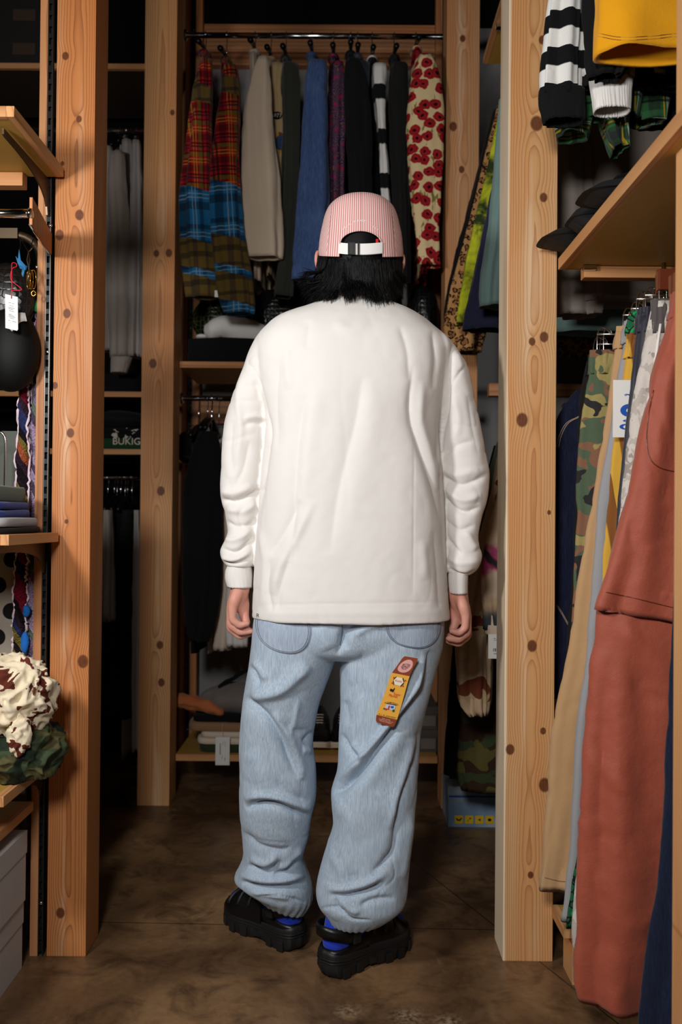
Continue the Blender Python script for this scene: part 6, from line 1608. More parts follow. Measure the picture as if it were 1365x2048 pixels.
# ---------------------------------------------------------------- clothes between the two left posts
GP = 'pale shirts behind the left post'
def side_shirt(label, hx, rows, mat, seed, y0=3.22, hem=None, group=GP, name='grey_shirt', z=None, cat='shirt', hl=None):
    x = W(hx, 262, 3.42)[0]; t = thing(name, label, cat, (x, 3.42, 0), group)
    sr = prow(rows, y0, .030); loft('sleeve', sr, mat, t, seg=36, power=2.2, fold=.006, nf=4, seed=seed)
    zs = W(hx, rows[0][0], 3.42)[2]; zh = W(hx, hem or rows[-1][0], 3.42)[2]; xb = W((rows[-1][1] + rows[-1][2]) / 2, 800, 3.42)[0]
    loft('trunk', [(zs, x, 3.43, .008, .04), (zs - .05, x, 3.43, .011, .11), (zs - .2, x, 3.43, .009, .13), (zh, x * .85 + xb * .15, 3.43, .010, .13)], mat, t, seg=30, power=2.3, fold=.003, nf=5, seed=seed + 7, dz=.03, wrinkle=.001)
    zz = z or zl1; hanger('hanger of the ' + (hl or label.split(',')[0])[:75], x, 3.42, zz, 'y', .13, drop=max(.04, zz - zs - .02))
    return t
side_shirt('grey beige shirt nearest the left post in the dim bay', 214, [(290, 200, 222), (340, 192, 224), (450, 186, 226), (560, 184, 228), (700, 186, 232)], M['grey_shirt'], 81, y0=3.17, hl='dim grey shirt nearest the left post')
t = side_shirt('grey beige sweatshirt with ribbed cuff in the dim bay', 240, [(300, 216, 246), (340, 212, 248), (450, 214, 256), (560, 212, 262), (650, 214, 264), (712, 216, 262)], M['grey_shirt'], 82, y0=3.10)
loft('rib_cuff', prow([(712, 217, 261), (744, 217, 250)], 3.10, .028), M['grey_shirt'], t, seg=40, power=2.2, fold=.001, nf=14, seed=1)
side_shirt('pale grey shirt between the two left posts', 254, [(276, 240, 262), (330, 238, 268), (420, 242, 280), (500, 250, 284), (700, 256, 286)], M['grey_shirt2'], 83, y0=3.17)
side_shirt('pale grey shirt touching the second post', 275, [(278, 262, 278), (340, 258, 281), (450, 258, 281), (600, 258, 281), (712, 256, 280)], M['grey_shirt2'], 84, y0=3.10)
GQ = 'dark garments low behind the left post'
for i, (hx, l, r, bot, mat, lb, nm) in enumerate(((206, 198, 224, 1180, M['grey_shirt'], 'grey beige garment at the left of the dim low rail', 'grey_shirt'), (224, 212, 246, 1420, M['black'], 'black coat on the dim low rail behind the left post', 'black_coat'), (242, 236, 262, 1440, M['black2'], 'washed black coat on the dim low rail, left of the green sliver', 'black_coat'),
                                              (258, 256, 272, 1330, plain('green nylon', S(26, 120, 60), 0.6), 'green garment sliver on the dim low rail', 'green_jacket'), (272, 260, 280, 1505, M['grey_shirt2'], 'long pale grey garment beside the second post', 'grey_coat'))):
    side_shirt(lb, hx, [(1020 + 6 * (i % 2), l + 6, r - 4), (1080, l + 2, r), (1250, l, r), (bot, l + 2, r - 2)], mat, 90 + i, y0=(3.10 if i % 2 == 0 else 3.17), group=GQ, name=nm, z=zl2, cat='coat' if 'coat' in nm else 'jacket')
for i in range(5):
    px = 203 + 13 * i
    hanger('empty hanger on the dim low rail, %s one from the left post' % ('first', 'second', 'third', 'fourth', 'fifth')[i], W(px, 955, 3.42)[0], 3.42, zl2, 'y', .14)
# ---------------------------------------------------------------- folded things, shoes, boxes
def folded(name, label, ext, mat, seed, layers=2, cat='folded garment', group=None, parent_label=None, amp=.004):
    x0, x1, y0, y1, z0, z1 = ext; cx, cy, hx, hy = (x0 + x1) / 2, (y0 + y1) / 2, (x1 - x0) / 2, (y1 - y0) / 2
    rows = []
    for k in range(layers):
        a, b = z0 + (z1 - z0) * k / layers, z0 + (z1 - z0) * (k + 1) / layers; d = b - a
        for f, g in ((0.0, .965), (.12, .99), (.5, 1.0), (.88, .99), (1.0, .965)): rows.append((a + d * f + (1e-4 if f == 0 else 0), cx, cy, hx * g, hy * g))
    rows = rows[::-1]; rows = [(z1 + .001, cx, cy, hx * .5, hy * .5)] + rows
    V, F = ellip_loft_vf(rows, 64, 7.0)
    d = vnoise(V * 16, seed) * amp + vnoise(V * 45, seed + 1) * amp * .3
    c = np.array([cx, cy, 0]); dr = V - c; dr[:, 2] = 0; dr /= np.linalg.norm(dr, axis=1)[:, None] + 1e-6
    top_ = np.clip((V[:, 2] - z0) / (z1 - z0), 0, 1)
    V = V + dr * d[:, None]; V[:, 2] += vnoise(V * np.array([9, 9, 0]), seed + 2) * amp * top_
    V[:, 2] = np.maximum(V[:, 2], z0 + .0005)
    o = mesh(name, V, F, mat, None); return tag(o, label, cat, group)

def bundle(name, label, c, r, mat, seed, amp=.25, cat='garment', group=None, zmin=None, parent=None, freq=9.0, sub=5):
    bm = bmesh.new(); bmesh.ops.create_icosphere(bm, subdivisions=sub, radius=1.0)
    V = np.array([v.co[:] for v in bm.verts]); F = [[v.index for v in f.verts] for f in bm.faces]; bm.free()
    c, r = np.array(c), np.array(r); A_ = np.array([[1.0, .35, -.5], [-.3, .55, .5], [.45, -.35, .8]]); P = (V * r * freq) @ A_ + seed * 3.3
    w = np.stack([vnoise(P * .5, seed + 5), vnoise(P * .5, seed + 6), vnoise(P * .5, seed + 7)], 1) * 1.3
    n1 = 1 - 2 * np.abs(vnoise(P + w, seed)); n2 = 1 - 2 * np.abs(vnoise(P * 2.1 + w, seed + 1))
    V = V * (1 + amp * (.7 * n1 + .35 * n2))[:, None] * r + c
    if zmin is not None:
        V[:, 2] = np.where(V[:, 2] < zmin + .012, zmin + .001 + .3 * np.clip(V[:, 2] - zmin, 0, .012), V[:, 2])
    o = mesh(name, V, F, mat, parent)
    return o if parent is not None else tag(o, label, cat, group)

# upper back shelf
z = ZS1; wx = lambda px, py, y: W(px, py, y)[0]
folded('folded_black_clothes', 'thick folded black clothes on the back shelf under the white shirt', (wx(372, 690, 3.16), wx(520, 690, 3.16), 3.155, 3.42, z, z + .090), M['black'], 3, 2)
tt = thing('crumpled_white_shirt', 'crumpled white shirt lying on the folded black clothes', 'shirt', tuple(W(465, 690, 3.27)))
V, F = chain_vf([W(424, 662, 3.25), W(445, 655, 3.24), W(485, 662, 3.25), W(520, 672, 3.26)], [.034, .044, .050, .044], 50, 40)
V = V + vnoise(V * np.array([24, 24, 24]), 8)[:, None] * np.array([.004, .006, .007]); V[:, 2] = np.maximum(V[:, 2], z + .096); mesh('sleeve_roll', V, F, M['white'], tt)
V, F = sphere_vf(W(404, 674, 3.27), (.022, .03, .010)); V[:, 2] = np.maximum(V[:, 2], z + .096); mesh('tip', V, F, M['white'], tt)
bundle('olive_quilted_jacket', 'olive honeycomb quilted jacket behind the crumpled white shirt', W(430, 640, 3.46), (.085, .035, .09), M['greenmesh'], 4, .12, 'jacket', zmin=None)
bundle('honeycomb_bag', 'black honeycomb quilted bag behind the left shoulder', W(560, 640, 3.40), (.11, .10, .12), M['honey'], 5, .10, 'bag', zmin=z)
bundle('honeycomb_bag', 'black honeycomb quilted bag behind the right shoulder', W(845, 640, 3.40), (.062, .10, .13), M['honey'], 6, .10, 'bag', zmin=z)
bundle('black_bag', 'soft black bag behind the neck, on the back shelf', W(720, 650, 3.36), (.13, .09, .12), M['black2'], 7, .10, 'bag', zmin=z)
# lowest back shelf
z = ZS2
GF = 'folded clothes on the lowest back shelf'
X0, X1 = wx(398, 1480, 3.16), wx(520, 1480, 3.16)
folded('folded_green_clothes', 'dark green folded garment at the bottom of the hoodie pile', (X0 - .005, X1, 3.165, 3.42, z, z + .028), M['greenfold'], 11, 1, group=GF)
folded('folded_white_clothes', 'off white folded garment, lower of two under the brown one', (X0 - .012, X1, 3.16, 3.42, z + .0292, z + .052), M['whitefold'], 12, 1, group=GF, amp=.003)
folded('folded_white_clothes', 'off white folded garment directly under the brown one', (X0 + .0, X1, 3.16, 3.42, z + .0532, z + .074), M['whitefold'], 13, 1, group=GF, amp=.003)
folded('folded_brown_clothes', 'brown folded garment under the grey hoodie', (X0 - .045, X1, 3.165, 3.42, z + .0752, z + .106), M['brownfold'], 14, 1, group=GF)
folded('folded_black_clothes', 'black folded garment between the brown one and the grey hoodie', (X0 - .03, X1 - .02, 3.175, 3.42, z + .1072, z + .126), M['black'], 15, 1, group=GF)
hd = thing('grey_hoodie', 'crumpled grey hoodie with burnt orange lining on the lowest back shelf', 'hoodie', tuple(W(460, 1430, 3.3)))
c_ = W(470, 1412, 3.28); bundle('body', None, (c_[0], c_[1], z + .175), (.12, .09, .052), M['hoodie'], 9, .16, parent=hd, freq=8)
bundle('hood', None, W(500, 1392, 3.34), (.085, .05, .045), M['hoodie'], 10, .16, parent=hd, freq=8)
V, F = chain_vf([W(438, 1424, 3.21), W(415, 1412, 3.21), W(392, 1408, 3.22), W(362, 1400, 3.25)], [.020, .022, .024, .026], 60, 30)
V = V + vnoise(V * np.array([30, 60, 90]), 21)[:, None] * np.array([.002, .004, .006]); mesh('orange_lining', V, F, M['orange'], hd, label='burnt orange lining')
V, F = chain_vf([W(400, 1402, 3.24), W(385, 1396, 3.24), W(366, 1395, 3.26)], [.012, .014, .012], 40, 20); mesh('orange_lining', V + vnoise(V * 60, 4)[:, None] * .003, F, M['orange'], hd)
P = [W(x, y, 3.235) for x, y in ((440, 1372), (452, 1364), (466, 1358), (478, 1348), (496, 1340))]; V, F = chain_vf(P, [.006, .008, .007, .009, .006], 40, 10); mesh('drawcord', V + vnoise(V * 130, 3)[:, None] * .003, F, M['black'], hd)
pt_ = thing('price_tag', 'white price tag hanging over the edge of the lowest back shelf', 'tag', tuple(W(445, 1505, 3.13)))
a0, a1 = W(431, 1530, 3.13), W(460, 1474, 3.13)
tgc = box_obj('card', (a0[0], a1[0], 3.1285, 3.1295, a0[2], a1[2]), M['paper'], pt_, .0004)
tube('string', [W(446, 1475, 3.129), W(445, 1460, 3.150), W(445, 1447, 3.155)], .0007, M['whitefold'], pt_, 6)
s = Shapes(); w_, h_ = a1[0] - a0[0], a1[2] - a0[2]
for k in range(9): s.rect(.30 * w_, (.38 + .045 * k) * h_, .37 * w_, (.38 + .045 * k + .028) * h_)
s.rect(.50 * w_, .70 * h_, .515 * w_, .84 * h_); s.rect(.60 * w_, .70 * h_, .615 * w_, .84 * h_); s.rect(.70 * w_, .66 * h_, .715 * w_, .84 * h_); s.rect(.46 * w_, .2 * h_, .48 * w_, .34 * h_); s.rect(.66 * w_, .16 * h_, .69 * w_, .28 * h_)
q_ = s.build('print', lambda Q: np.stack([a0[0] + Q[:, 0], np.full(len(Q), 3.1282), a0[2] + Q[:, 1]], 1), M['ink'], tgc); q_['kind'] = 'stuff'
# sneaker and boxes seen between and beside the legs
def sneaker(label, hx, hy, z, yaw, L, upper, sole, name='sneaker', soleh=.03, hgt=.085, chunky=0.0, group=None, cat='shoe', patch=None):
    t = thing(name, label, cat, (hx, hy, z), group, yaw)
    k = spline(np.array([[0, 0], [.03, .10], [.16, .145], [.36, .13], [.55, .145], [.75, .17], [.90, .155], [.985, .10], [1.0, .0]]) * [L, L], 40)
    O = np.concatenate([k, (k * [1, -1])[::-1][1:-1]]); n = len(O); V, F = [], []; c = np.array([L * .5, 0])
    rws = ((0, .93), (.004, 1.0), (soleh * .5, 1.0 + chunky * .3), (soleh * .52, 1.02 + chunky * .4), (soleh, 1.0 + chunky * .2), (soleh + .001, .93))
    per = np.arange(n)
    for zz, kk in rws:
        for i, (a, b) in enumerate(O):
            q = c + (np.array([a, b]) - c) * (kk - (.03 if chunky and zz < soleh * .45 and i % 6 < 2 else 0)); V.append((q[0], q[1], zz + (0 if chunky else .012) * max(0, (a / L - .78) / .22) ** 2 * (1 if zz < soleh else .6)))
    for r_ in range(len(rws) - 1):
        for j in range(n): F.append([r_ * n + j, r_ * n + (j + 1) % n, (r_ + 1) * n + (j + 1) % n, (r_ + 1) * n + j])
    F += [list(range(n))[::-1], [(len(rws) - 1) * n + j for j in range(n)]]
    mesh('sole', V, F, sole, t, world=False, smooth=False)
    V, F = [], []; xs_ = np.linspace(.02, .985, 26); ns = 20
    for x in xs_:
        hw = np.interp(x * L, k[:, 0], k[:, 1]) * .96; H = np.interp(x, [0, .1, .3, .42, .6, .8, .95, 1], [.8, 1.0, .98, .85, .62, .45, .30, .12]) * hgt
        for j in range(ns):
            a = math.pi * j / (ns - 1); V.append((x * L, hw * math.cos(a) * (1 - .25 * math.sin(a) ** 3), soleh + H * math.sin(a) ** .75))
    for i in range(25):
        for j in range(ns - 1): F.append([i * ns + j, i * ns + j + 1, (i + 1) * ns + j + 1, (i + 1) * ns + j])
    F += [list(range(ns)), [25 * ns + j for j in range(ns)][::-1]]
    up = mesh('upper', V, F, upper, t, world=False)
    for i, x in enumerate((.44, .50, .56, .62)):
        H = np.interp(x, [.42, .6, .8], [.85, .62, .45]) * hgt; P = [(x * L, .05 * L * s_, soleh + H * .96 + .002) for s_ in (-1, -.3, .3, 1)]
        tube('lace', (np.array(P)), .0025, patch or sole, up, 6) if False else mesh('lace', *tube_vf(np.array(P), .0025, 6), patch or sole, up, world=False)
    return t
z = ZS2
for dx in (0, .085): sneaker('black and white sneaker seen between the legs, %s of its pair' % ('left' if dx == 0 else 'right'), wx(650, 1490, 3.3) - .02 + dx, 3.46, z, math.radians(-90), .27, M['honey'], M['whitefold'], 'sneaker', .028, .09, group='sneakers between the legs', patch=M['whitefold'])
def carton(name, label, ext, mat, lid=None, group=None, lidh=.03, cat='box', slope=None):
    x0, x1, y0, y1, z0, z1 = ext; t = thing(name, label, cat, ((x0 + x1) / 2, (y0 + y1) / 2, z0), group)
    box_obj('body', (x0 + .002, x1 - .002, y0 + .002, y1 - .002, z0, z1 - .004), mat, t, .001)
    box_obj('lid', (x0, x1, y0, y1, z1 - lidh, z1), lid or mat, t, .0015); return t
GX = 'shoe boxes on the lowest back shelf'
for k, lb in ((0, 'lower grey shoe box right of the right knee, on the back shelf'), (1, 'upper grey shoe box right of the right knee, on the back shelf')):
    t = carton('shoe_box', lb, (wx(800, 1480, 3.2), wx(876, 1480, 3.2), 3.2, 3.48, z + .083 * k, z + .082 + .083 * k), plain('grey cardboard', S(84, 78, 74), .8), group=GX, lidh=.026)
    bx = box_obj('label', (wx(842, 1480, 3.199), wx(872, 1480, 3.199), 3.1975, 3.1995, z + .083 * k + .012, z + .083 * k + .05), plain('grey label', S(120, 112, 106), .8), t, 0)
# shelves between the left posts
zA = W(245, 783, 3.2)[2]; zB = W(245, 898, 3.2)[2]; zT = W(245, 127, 3.2)[2]
folded('folded_black_clothes', 'folded black clothes on the dim shelf under the pale shirts', (wx(196, 770, 3.25), wx(282, 770, 3.25), 3.22, 3.5, zA, zA + .07), M['black'], 31, 2)
tb = folded('printed_black_shirt', 'black and white printed shirt folded on the dim lower shelf', (wx(190, 880, 3.22), wx(292, 880, 3.22), 3.215, 3.5, zB + .0402, zB + .085), camo('black white print', (S(18, 18, 18), S(200, 192, 184)), 40, thr=(0.6,)), 32, 2)
folded('green_printed_shirt', 'folded shirt with white lettering and green hem on the dim lower shelf', (wx(188, 880, 3.22), wx(292, 880, 3.22), 3.212, 3.5, zB, zB + .039), plain('dark green', S(18, 60, 34), .9), 33, 1)
s = Shapes(); s.text('BUKIG', 0, 0, .036); l_ = s.build('lettering', plane_map(np.array([wx(252, 880, 3.2), 3.2095, zB + .028]), (1, 0, 0), (0, 0, 1), 0), M['whitefold'], bpy.data.objects['green_printed_shirt'])
bundle('dark_printed_shirt', 'dark crumpled printed shirt on the middle dim shelf', (wx(240, 840, 3.35), 3.36, zB + .12), (.11, .1, .035), M['black2'], 34, .12, 'shirt')
for k in range(2):
    for i, px in enumerate((-30, 45)):
        pass
GD = 'dark boxes on the top left shelf'
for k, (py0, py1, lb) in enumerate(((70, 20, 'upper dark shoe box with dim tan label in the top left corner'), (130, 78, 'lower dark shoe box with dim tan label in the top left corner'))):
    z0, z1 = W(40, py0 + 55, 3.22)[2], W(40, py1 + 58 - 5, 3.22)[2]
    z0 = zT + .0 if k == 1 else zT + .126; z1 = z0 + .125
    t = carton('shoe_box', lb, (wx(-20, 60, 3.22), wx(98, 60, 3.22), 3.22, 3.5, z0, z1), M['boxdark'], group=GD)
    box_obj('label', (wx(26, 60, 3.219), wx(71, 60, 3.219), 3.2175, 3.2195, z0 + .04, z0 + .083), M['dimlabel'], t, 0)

# left wall shelves ---------------------------------------------------------
z = .966
def wx2(px, py, y=1.80): return W(px, py, y)[0]
GFL = 'folded clothes on the left wall shelf'
yA, yB = 1.72, 1.94
folded('folded_black_clothes', 'black folded garment at the bottom of the left shelf pile', (-.95, wx2(66, 1060, 1.86), yA, yB, z, z + .013), M['black'], 41, 1, group=GFL, amp=.002)
folded('folded_grey_clothes', 'pale grey folded garment in the left shelf pile', (-.95, wx2(60, 1048, 1.86), yA, yB, z + .0135, z + .033), M['greyp'], 42, 1, group=GFL, amp=.002)
folded('folded_blue_clothes', 'royal blue folded garment, lower of two in the left shelf pile', (-.95, wx2(44, 1036, 1.86), yA + .01, yB, z + .0335, z + .049), M['bluefold'], 43, 1, group=GFL, amp=.002)
folded('folded_blue_clothes', 'royal blue folded garment under the grey green one', (-.95, wx2(42, 1024, 1.86), yA + .01, yB, z + .0495, z + .065), M['bluefold'], 44, 1, group=GFL, amp=.002)
folded('folded_green_clothes', 'grey green folded garment topmost of the left shelf pile', (-.95, wx2(34, 1005, 1.86), yA + .01, yB, z + .0655, z + .098), M['greenfold2'], 45, 1, group=GFL, amp=.006)
z = .461
cb = bundle('camouflage_bag', 'olive ripstop camouflage bag on the left shelf under the cow-patch bundle', (wx2(40, 1500, 1.84), 1.84, z + .05), (.082, .10, .062), M['camobag'], 51, .20, 'bag', zmin=z, freq=34, sub=6)
cw = bundle('cow_patch_bag', 'cream fabric bundle with brown cow patches on the left shelf', (wx2(18, 1424, 1.82), 1.825, z + .165), (.085, .09, .078), M['cow'], 52, .20, 'bag', freq=36, sub=6)
b2_ = bundle('cow_patch_strap', None, W(38, 1470, 1.75), (.022, .02, .040), M['cow'], 53, .22, parent=cw, freq=60, sub=5)
V, F = chain_vf([W(62, 1382, 1.80), W(72, 1392, 1.80), W(70, 1402, 1.80), W(58, 1400, 1.80), W(44, 1394, 1.80)], [.006, .007, .007, .006, .006], 30, 10); mesh('loop', V, F, M['cow'], cw)
# white shoe boxes on the floor
xb = wx2(55, 1668, 1.95)
for k, (z0, z1, lb, dx) in enumerate(((0.0, .150, 'lower white shoe box on the floor by the left post', -.006), (.1505, .305, 'upper white shoe box on the floor by the left post', 0.0))):
    carton('shoe_box', lb, (xb - .22 + dx, xb + dx, 1.60, 1.95, z0, z1), M['boxwhite'], group='white shoe boxes on the floor', lidh=.05)
# polka-dot cloth hanging behind the shelves
t = thing('polka_dot_cloth', 'grey cloth with black polka dots hanging behind the left shelves', 'cloth', (wx2(0, 1100, 2.10), 2.10, 0))
loft('cloth', prow([(1085, -80, 34), (1200, -80, 32), (1380, -80, 31), (1480, -80, 31)], 2.09, .012), M['dots'], t, seg=44, fold=.002, nf=5, seed=3)
tube('hem_rod', [W(-60, 1085, 2.102), W(0, 1085, 2.102), W(34, 1085, 2.102)], .004, M['steel'], t, 8)
o = box_obj('grey_board', (-1.3, wx2(58, 900, 2.12), 2.12, 2.132, 0.0, W(20, 862, 2.12)[2]), M['greyboard'], bev=.001); tag(o, 'grey green board standing behind the folded blue clothes at the left edge', 'board')
t = thing('chrome_stand', 'bent chrome tube behind the folded clothes at the left edge', 'stand', tuple(W(-5, 1000, 2.0)))
tube('bent_tube', spline([(W(9, 1000, 1.98)[0], 1.98, .9665), W(10, 960, 1.98), W(11, 900, 1.98), W(10, 876, 1.98), W(4, 866, 1.98), W(-8, 864, 1.98), W(-24, 866, 1.98), W(-30, 876, 1.98), W(-31, 900, 1.98), (W(-31, 1000, 1.98)[0], 1.98, .9665)], 60), .0032, M['chrome'], t, 10)
# scarves
def scarf(name, label, rows, y, mat, seed, edge=None, fringe=None):
    t = thing(name, label, 'scarf', tuple(W(rows[0][1], rows[0][0], y))); rr = dense(np.array(rows, float), 150); V, F = [], []
    r = np.random.default_rng(seed); nr = len(rr); ns = 12
    wob = np.cumsum(r.normal(0, .6, nr)); wob -= np.linspace(0, wob[-1], nr)
    for i, (py, a, b) in enumerate(rr):
        p, q = W(a + wob[i] * .4, py, y), W(b - wob[i] * .4, py, y); hx = (q[0] - p[0]) / 2 * (1 + .12 * math.sin(i * .55))
        for j in range(ns):
            ang = 2 * np.pi * j / ns; V.append(((p[0] + q[0]) / 2 + hx * math.cos(ang), y + .009 * math.sin(ang) + .004 * math.sin(i * .35 + ang), (p[2] + q[2]) / 2))
    V = np.array(V); V += vnoise(V * 130, seed)[:, None] * np.array([.0015, .003, .002])
    for i in range(nr - 1):
        for j in range(ns): F.append([i * ns + j, (i + 1) * ns + j, (i + 1) * ns + (j + 1) % ns, i * ns + (j + 1) % ns])
    F += [list(range(ns)), [(nr - 1) * ns + j for j in range(ns)][::-1]]
    mesh('knit', V, F, mat, t)
    for side, m_ in (edge or ()):
        P = np.array([V[i * ns + (0 if side > 0 else ns // 2)] for i in range(0, nr, 1)]); P += r.normal(0, .0016, P.shape)
        mesh('wool_edging', *tube_vf(P, .0022 + .0014 * np.abs(np.sin(np.arange(nr) * 1.3)), 6), m_, t)
    for side, m_, n_, ln in (fringe or ()):
        VV, FF, b0 = [], [], 0
        for k in range(n_):
            i = int(r.integers(2, nr - 2)); p = V[i * ns + (0 if side > 0 else ns // 2)]
            e = p + np.array([side * r.uniform(.3, 1) * ln, -r.uniform(0, .008), r.uniform(-.6, .2) * ln]); v, f = tube_vf(np.array([p, (p + e) / 2 + r.normal(0, .001, 3), e]), [.0012, .0011, .0006], 4)
            VV.append(v); FF += [[b0 + q for q in g] for g in f]; b0 += len(v)
        mesh('fringe', np.concatenate(VV), FF, m_, t, kind='stuff')
    return t
scarf('crochet_scarf', 'dark red crochet scarf with pale wool edges hanging at the left', [(720, 46, 57), (800, 38, 56), (950, 35, 55), (1100, 34, 53), (1150, 32, 51), (1250, 30, 48), (1340, 28, 45), (1375, 28, 44)], 2.015, M['scarf_red'], 5, ((-1, M['yarn_white']), (1, M['yarn_white'])))
sc_ = scarf('crochet_scarf', 'lilac and green fringed crochet scarf beside the left wood strip', [(606, 68, 80), (680, 70, 82), (760, 63, 83), (900, 58, 84), (1050, 57, 84), (1150, 56, 82), (1280, 55, 82), (1380, 54, 80)], 2.03, M['scarf_lilac'], 6, ((-1, M['yarn_white']),), ((1, M['yarn_lilac'], 150, .012), (-1, M['yarn_lilac'], 60, .010)))
for py, px, h in ((1222, 53, 12), (1285, 50, 22)):
    V, F = sphere_vf(W(px, py, 2.005), (.009, .008, h / 870), u=16, v=12); V += vnoise(V * 400, 2)[:, None] * .0018; mesh('tassel', V, F, M['yarn_blue'], sc_)
V, F = sphere_vf(W(78, 648, 2.01), (.007, .006, .016), u=14, v=10); mesh('tassel', V + vnoise(V * 400, 3)[:, None] * .0015, F, plain('pink yarn', S(196, 96, 160), 1.0), sc_)
V, F = sphere_vf(W(75, 612, 2.01), (.010, .006, .014), u=14, v=10); mesh('tassel', V + vnoise(V * 300, 5)[:, None] * .002, F, plain('green yarn', S(40, 110, 70), 1.0), sc_)
# black mesh cap with its tag
cp = thing('mesh_cap', 'black mesh-back cap with a white strap hung under the chrome rod', 'cap', tuple(W(20, 660, 1.95)))
V, F = sphere_vf(W(14, 600, 2.0), (.064, .04, .085), u=32, v=20); mesh('mesh_back', V, F, M['capmesh'], cp)
V, F = sphere_vf(W(22, 700, 1.97), (.064, .045, .095), u=32, v=20); mesh('crown', V, F, M['shoeblack'], cp)
P = [W(x, y, 1.93) for x, y in ((-14, 682), (2, 672), (14, 662), (30, 640), (40, 634), (50, 634))]
V, F = [], []
for i, p in enumerate(spline(P, 20)):
    h = .013 * (1 - .3 * i / 19); V += [p + [0, 0, h], p + [0, .002, h], p + [.004, .002, -h], p + [.004, 0, -h]]
for i in range(19):
    for j in range(4): F.append([4 * i + j, 4 * i + 4 + j, 4 * i + 4 + (j + 1) % 4, 4 * i + (j + 1) % 4])
F += [[0, 1, 2, 3], [79, 78, 77, 76]]; mesh('white_strap', V, F, M['whiteband'], cp)
tube('wire_hook', [W(40, 475, 2.03), W(50, 492, 2.0), W(57, 504, 1.995), W(60, 520, 1.99), W(57, 545, 1.985), W(52, 580, 1.985)], .0012, M['steel'], cp, 6)
tube('wire_hook', [W(72, 488, 2.03), W(62, 498, 2.0), W(57, 504, 1.995), W(54, 520, 1.99), W(57, 536, 1.985), W(58, 540, 1.985)], .0012, M['chrome'], cp, 6)
tgp = thing('swing_tag', 'white printed swing tag on a red cord in front of the black cap', 'tag', tuple(W(22, 625, 1.90)))
A_, B_, C_ = W(10.2, 588, 1.90), W(35.5, 594, 1.90), W(10.8, 656, 1.90)
u_, v_ = B_ - A_, C_ - A_; u_ = u_; n_ = np.cross(u_, v_); n_ /= np.linalg.norm(n_)
n_ = n_ if n_[1] < 0 else -n_
V = [A_, B_, B_ + v_ * .95, B_ + v_ - u_ * .08, A_ + v_]; V = V + [p - n_ * .0008 for p in V]
cd = mesh('card', V, [[0, 1, 2, 3, 4], [9, 8, 7, 6, 5]] + [[i, i + 5, (i + 1) % 5 + 5, (i + 1) % 5] for i in range(5)], M['paper'], tgp, smooth=False)
s = Shapes()
for v0, a, b in ((.22, .28, .48), (.22, .55, .72), (.30, .37, .48), (.30, .53, .66), (.36, .27, .75), (.40, .27, .66), (.455, .32, .70), (.555, .28, .54), (.59, .28, .74), (.625, .28, .80), (.665, .37, .70), (.74, .25, .38), (.75, .55, .86)):
    k = a
    while k < b - .02: s.rect(k, v0, min(k + .05, b), v0 + .012); k += .065
o_ = s.build('print', lambda Q: A_ + Q[:, :1] * u_ + Q[:, 1:2] * v_ + n_ * .0006, M['ink'], cd); o_['kind'] = 'stuff'
red = plain('red cord', S(214, 30, 50), .6)
tube('cord', spline([W(22.5, 597, 1.898), W(23.5, 570, 1.897), W(23.5, 548, 1.897), W(24, 527, 1.9), W(32, 527, 1.905), W(33, 533, 1.905), W(25, 537, 1.9), W(21, 552, 1.897), W(24, 562, 1.897), W(40, 575, 1.897), W(42, 580, 1.897), W(24, 581, 1.897)], 60), .0009, red, tgp, 6)
bd = thing('blue_paper_bird', 'small blue folded bird ornament above the white swing tag', 'ornament', tuple(W(44, 525, 1.94)))
blue = plain('blue paper', S(36, 110, 160), .7)
def tri(P, name):
    P = [W(x, y, d) for x, y, d in P]; n = len(P); Q = [p + np.array([0, .004, 0]) for p in P]
    mesh(name, P + Q, [list(range(n)), [n + i for i in range(n)][::-1]] + [[i, n + i, n + (i + 1) % n, (i + 1) % n] for i in range(n)], blue, bd, smooth=False)
tri([(38, 498, 1.93), (41, 520, 1.925), (50, 530, 1.925), (54, 532, 1.93), (51, 540, 1.93), (40, 537, 1.925), (35, 526, 1.925), (31, 512, 1.93), (36, 518, 1.925)], 'wing'); tri([(44, 538, 1.929), (49, 540, 1.929), (46, 554, 1.93), (43, 548, 1.93)], 'tail')
tube('string', [W(40, 498, 1.932), W(41, 487, 1.96), W(40, 475, 2.03)], .0006, M['black2'], bd, 6)
kr = thing('key_rings', 'brass key rings hanging from the steel frame behind the cap', 'key ring', tuple(W(64, 560, 1.97)))
for k, dx in enumerate((0, 6, 12)):
    a = np.linspace(0, 2 * np.pi, 26); P = [W(57 + dx * .8 + (3.6 + k) * math.cos(q), 559 + 19 * math.sin(q), 1.965 + .006 * math.sin(q * 2 + k)) for q in a]; tube('ring', P, .0011, M['brass'], kr, 6)
a = np.linspace(0, 2 * np.pi, 20); tube('clasp', [W(67 + 4 * math.cos(q), 587 + 5 * math.sin(q), 1.96) for q in a], .0016, M['brass'], kr, 6)
tube('wire', [W(58, 540, 1.966), W(58, 510, 1.99), W(66, 478, 2.04)], .0009, M['steel'], kr, 6)
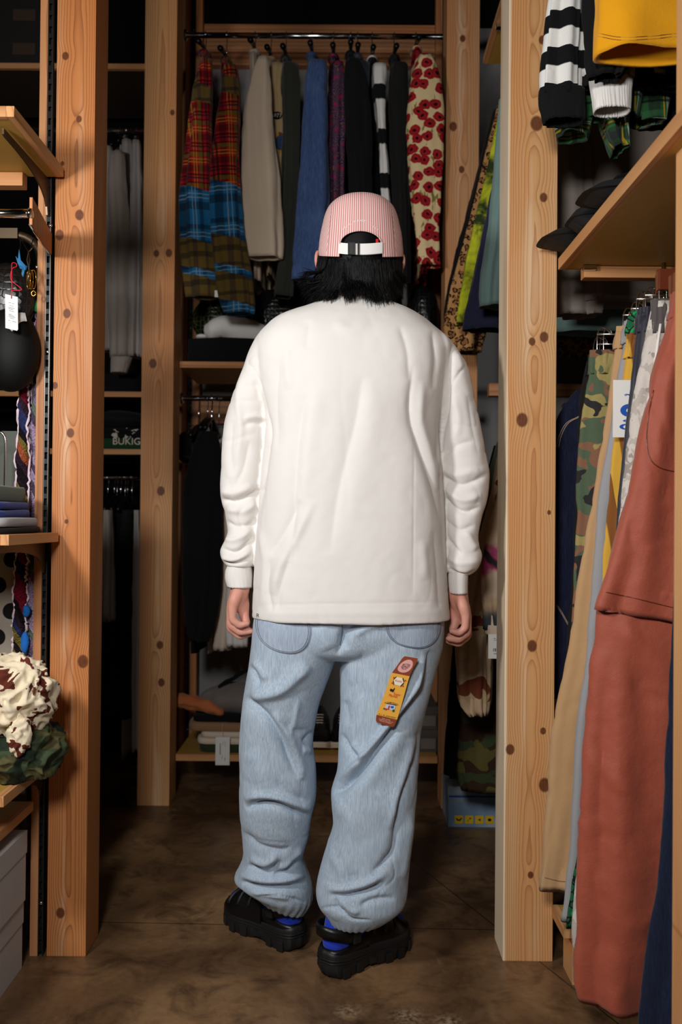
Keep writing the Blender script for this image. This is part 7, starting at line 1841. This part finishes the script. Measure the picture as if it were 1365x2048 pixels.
# black shoes on the right shelf
GK = 'black shoes on the right shelf'
xs0 = RS0[0]; zsh = ZRS + .0265
for i, (y, tx, lb, up, hh) in enumerate(((1.93, 1128, 'black chunky shoe farthest along the right shelf, beside the pale post', M['shoeblack'], .07), (1.80, 1157, 'black brown leather shoe second from the pale post on the right shelf', M['shoeblack'], .075), (1.665, 1216, 'black chunky shoe third from the pale post on the right shelf', M['shoeblack'], .075), (1.53, 1300, 'black shoe nearest on the right shelf, by the near timber post', M['shoeblack'], .08))):
    x_tip = W(tx, 480, y)[0]; L = .27
    sneaker(lb, x_tip + L, y, zsh, math.pi, L, up, M['shoesole'], 'black_shoe', .036, hh, 1.0 if i in (0, 2) else .4, GK)
# blue carton on the floor by the far right post
t = thing('blue_carton', 'pale blue carton with yellow pictograms on the floor behind the pale post', 'box', (.5, 2.9, 0))
c0 = W(897, 1650, 2.87); xL = c0[0]; zt_ = W(897, 1572, 2.87)[2]; xR = xL + .30
box_obj('body', (xL, xR, 2.87, 3.04, .0, zt_ - .03), M['bluebox'], t, .001); box_obj('lid', (xL - .002, xR + .002, 2.868, 3.042, zt_ - .03, zt_), M['bluebox'], t, .0015)
box_obj('blue_line', (xL + .002, xR - .002, 2.8672, 2.8698, zt_ - .036, zt_ - .031), M['blueprint'], t, 0)
for i in range(5):
    x = xL + .021 + i * .0335; p_ = box_obj('pictogram', (x, x + .027, 2.8682, 2.8698, .012, .038), M['yellowprint'], t, .0005)
    s = Shapes()
    if i == 0: s.line([(-.008, .004), (-.003, -.002), (.003, -.002), (.009, .005)], .005)
    elif i == 1: s.disc(.004, .004, .004, .002, 12); s.line([(-.006, -.006), (-.002, -.001), (.002, .002)], .0015)
    elif i == 2: s.poly([(.004, .005), (-.005, 0), (.004, -.005)])
    else: s.disc(0, 0, .006, .005, 14)
    o_ = s.build('symbol', plane_map((x + .0135, 2.8678, .025), (1, 0, 0), (0, 0, 1)), M['ink'], p_); o_['kind'] = 'stuff'
# low board on the right
board('floor_shelf', 'low orange board behind the hanging trouser hems at the right', (.478, 1.1, 1.89, 2.0, .105, .13), M['ply'], edge_side='x- y-')
box_obj('foot', (.50, .52, 1.9, 1.98, .0, .1049), M['plank_y'], bpy.data.objects['floor_shelf'], .001); box_obj('foot', (1.05, 1.07, 1.9, 1.98, .0, .1049), M['plank_y'], bpy.data.objects['floor_shelf'], .001)
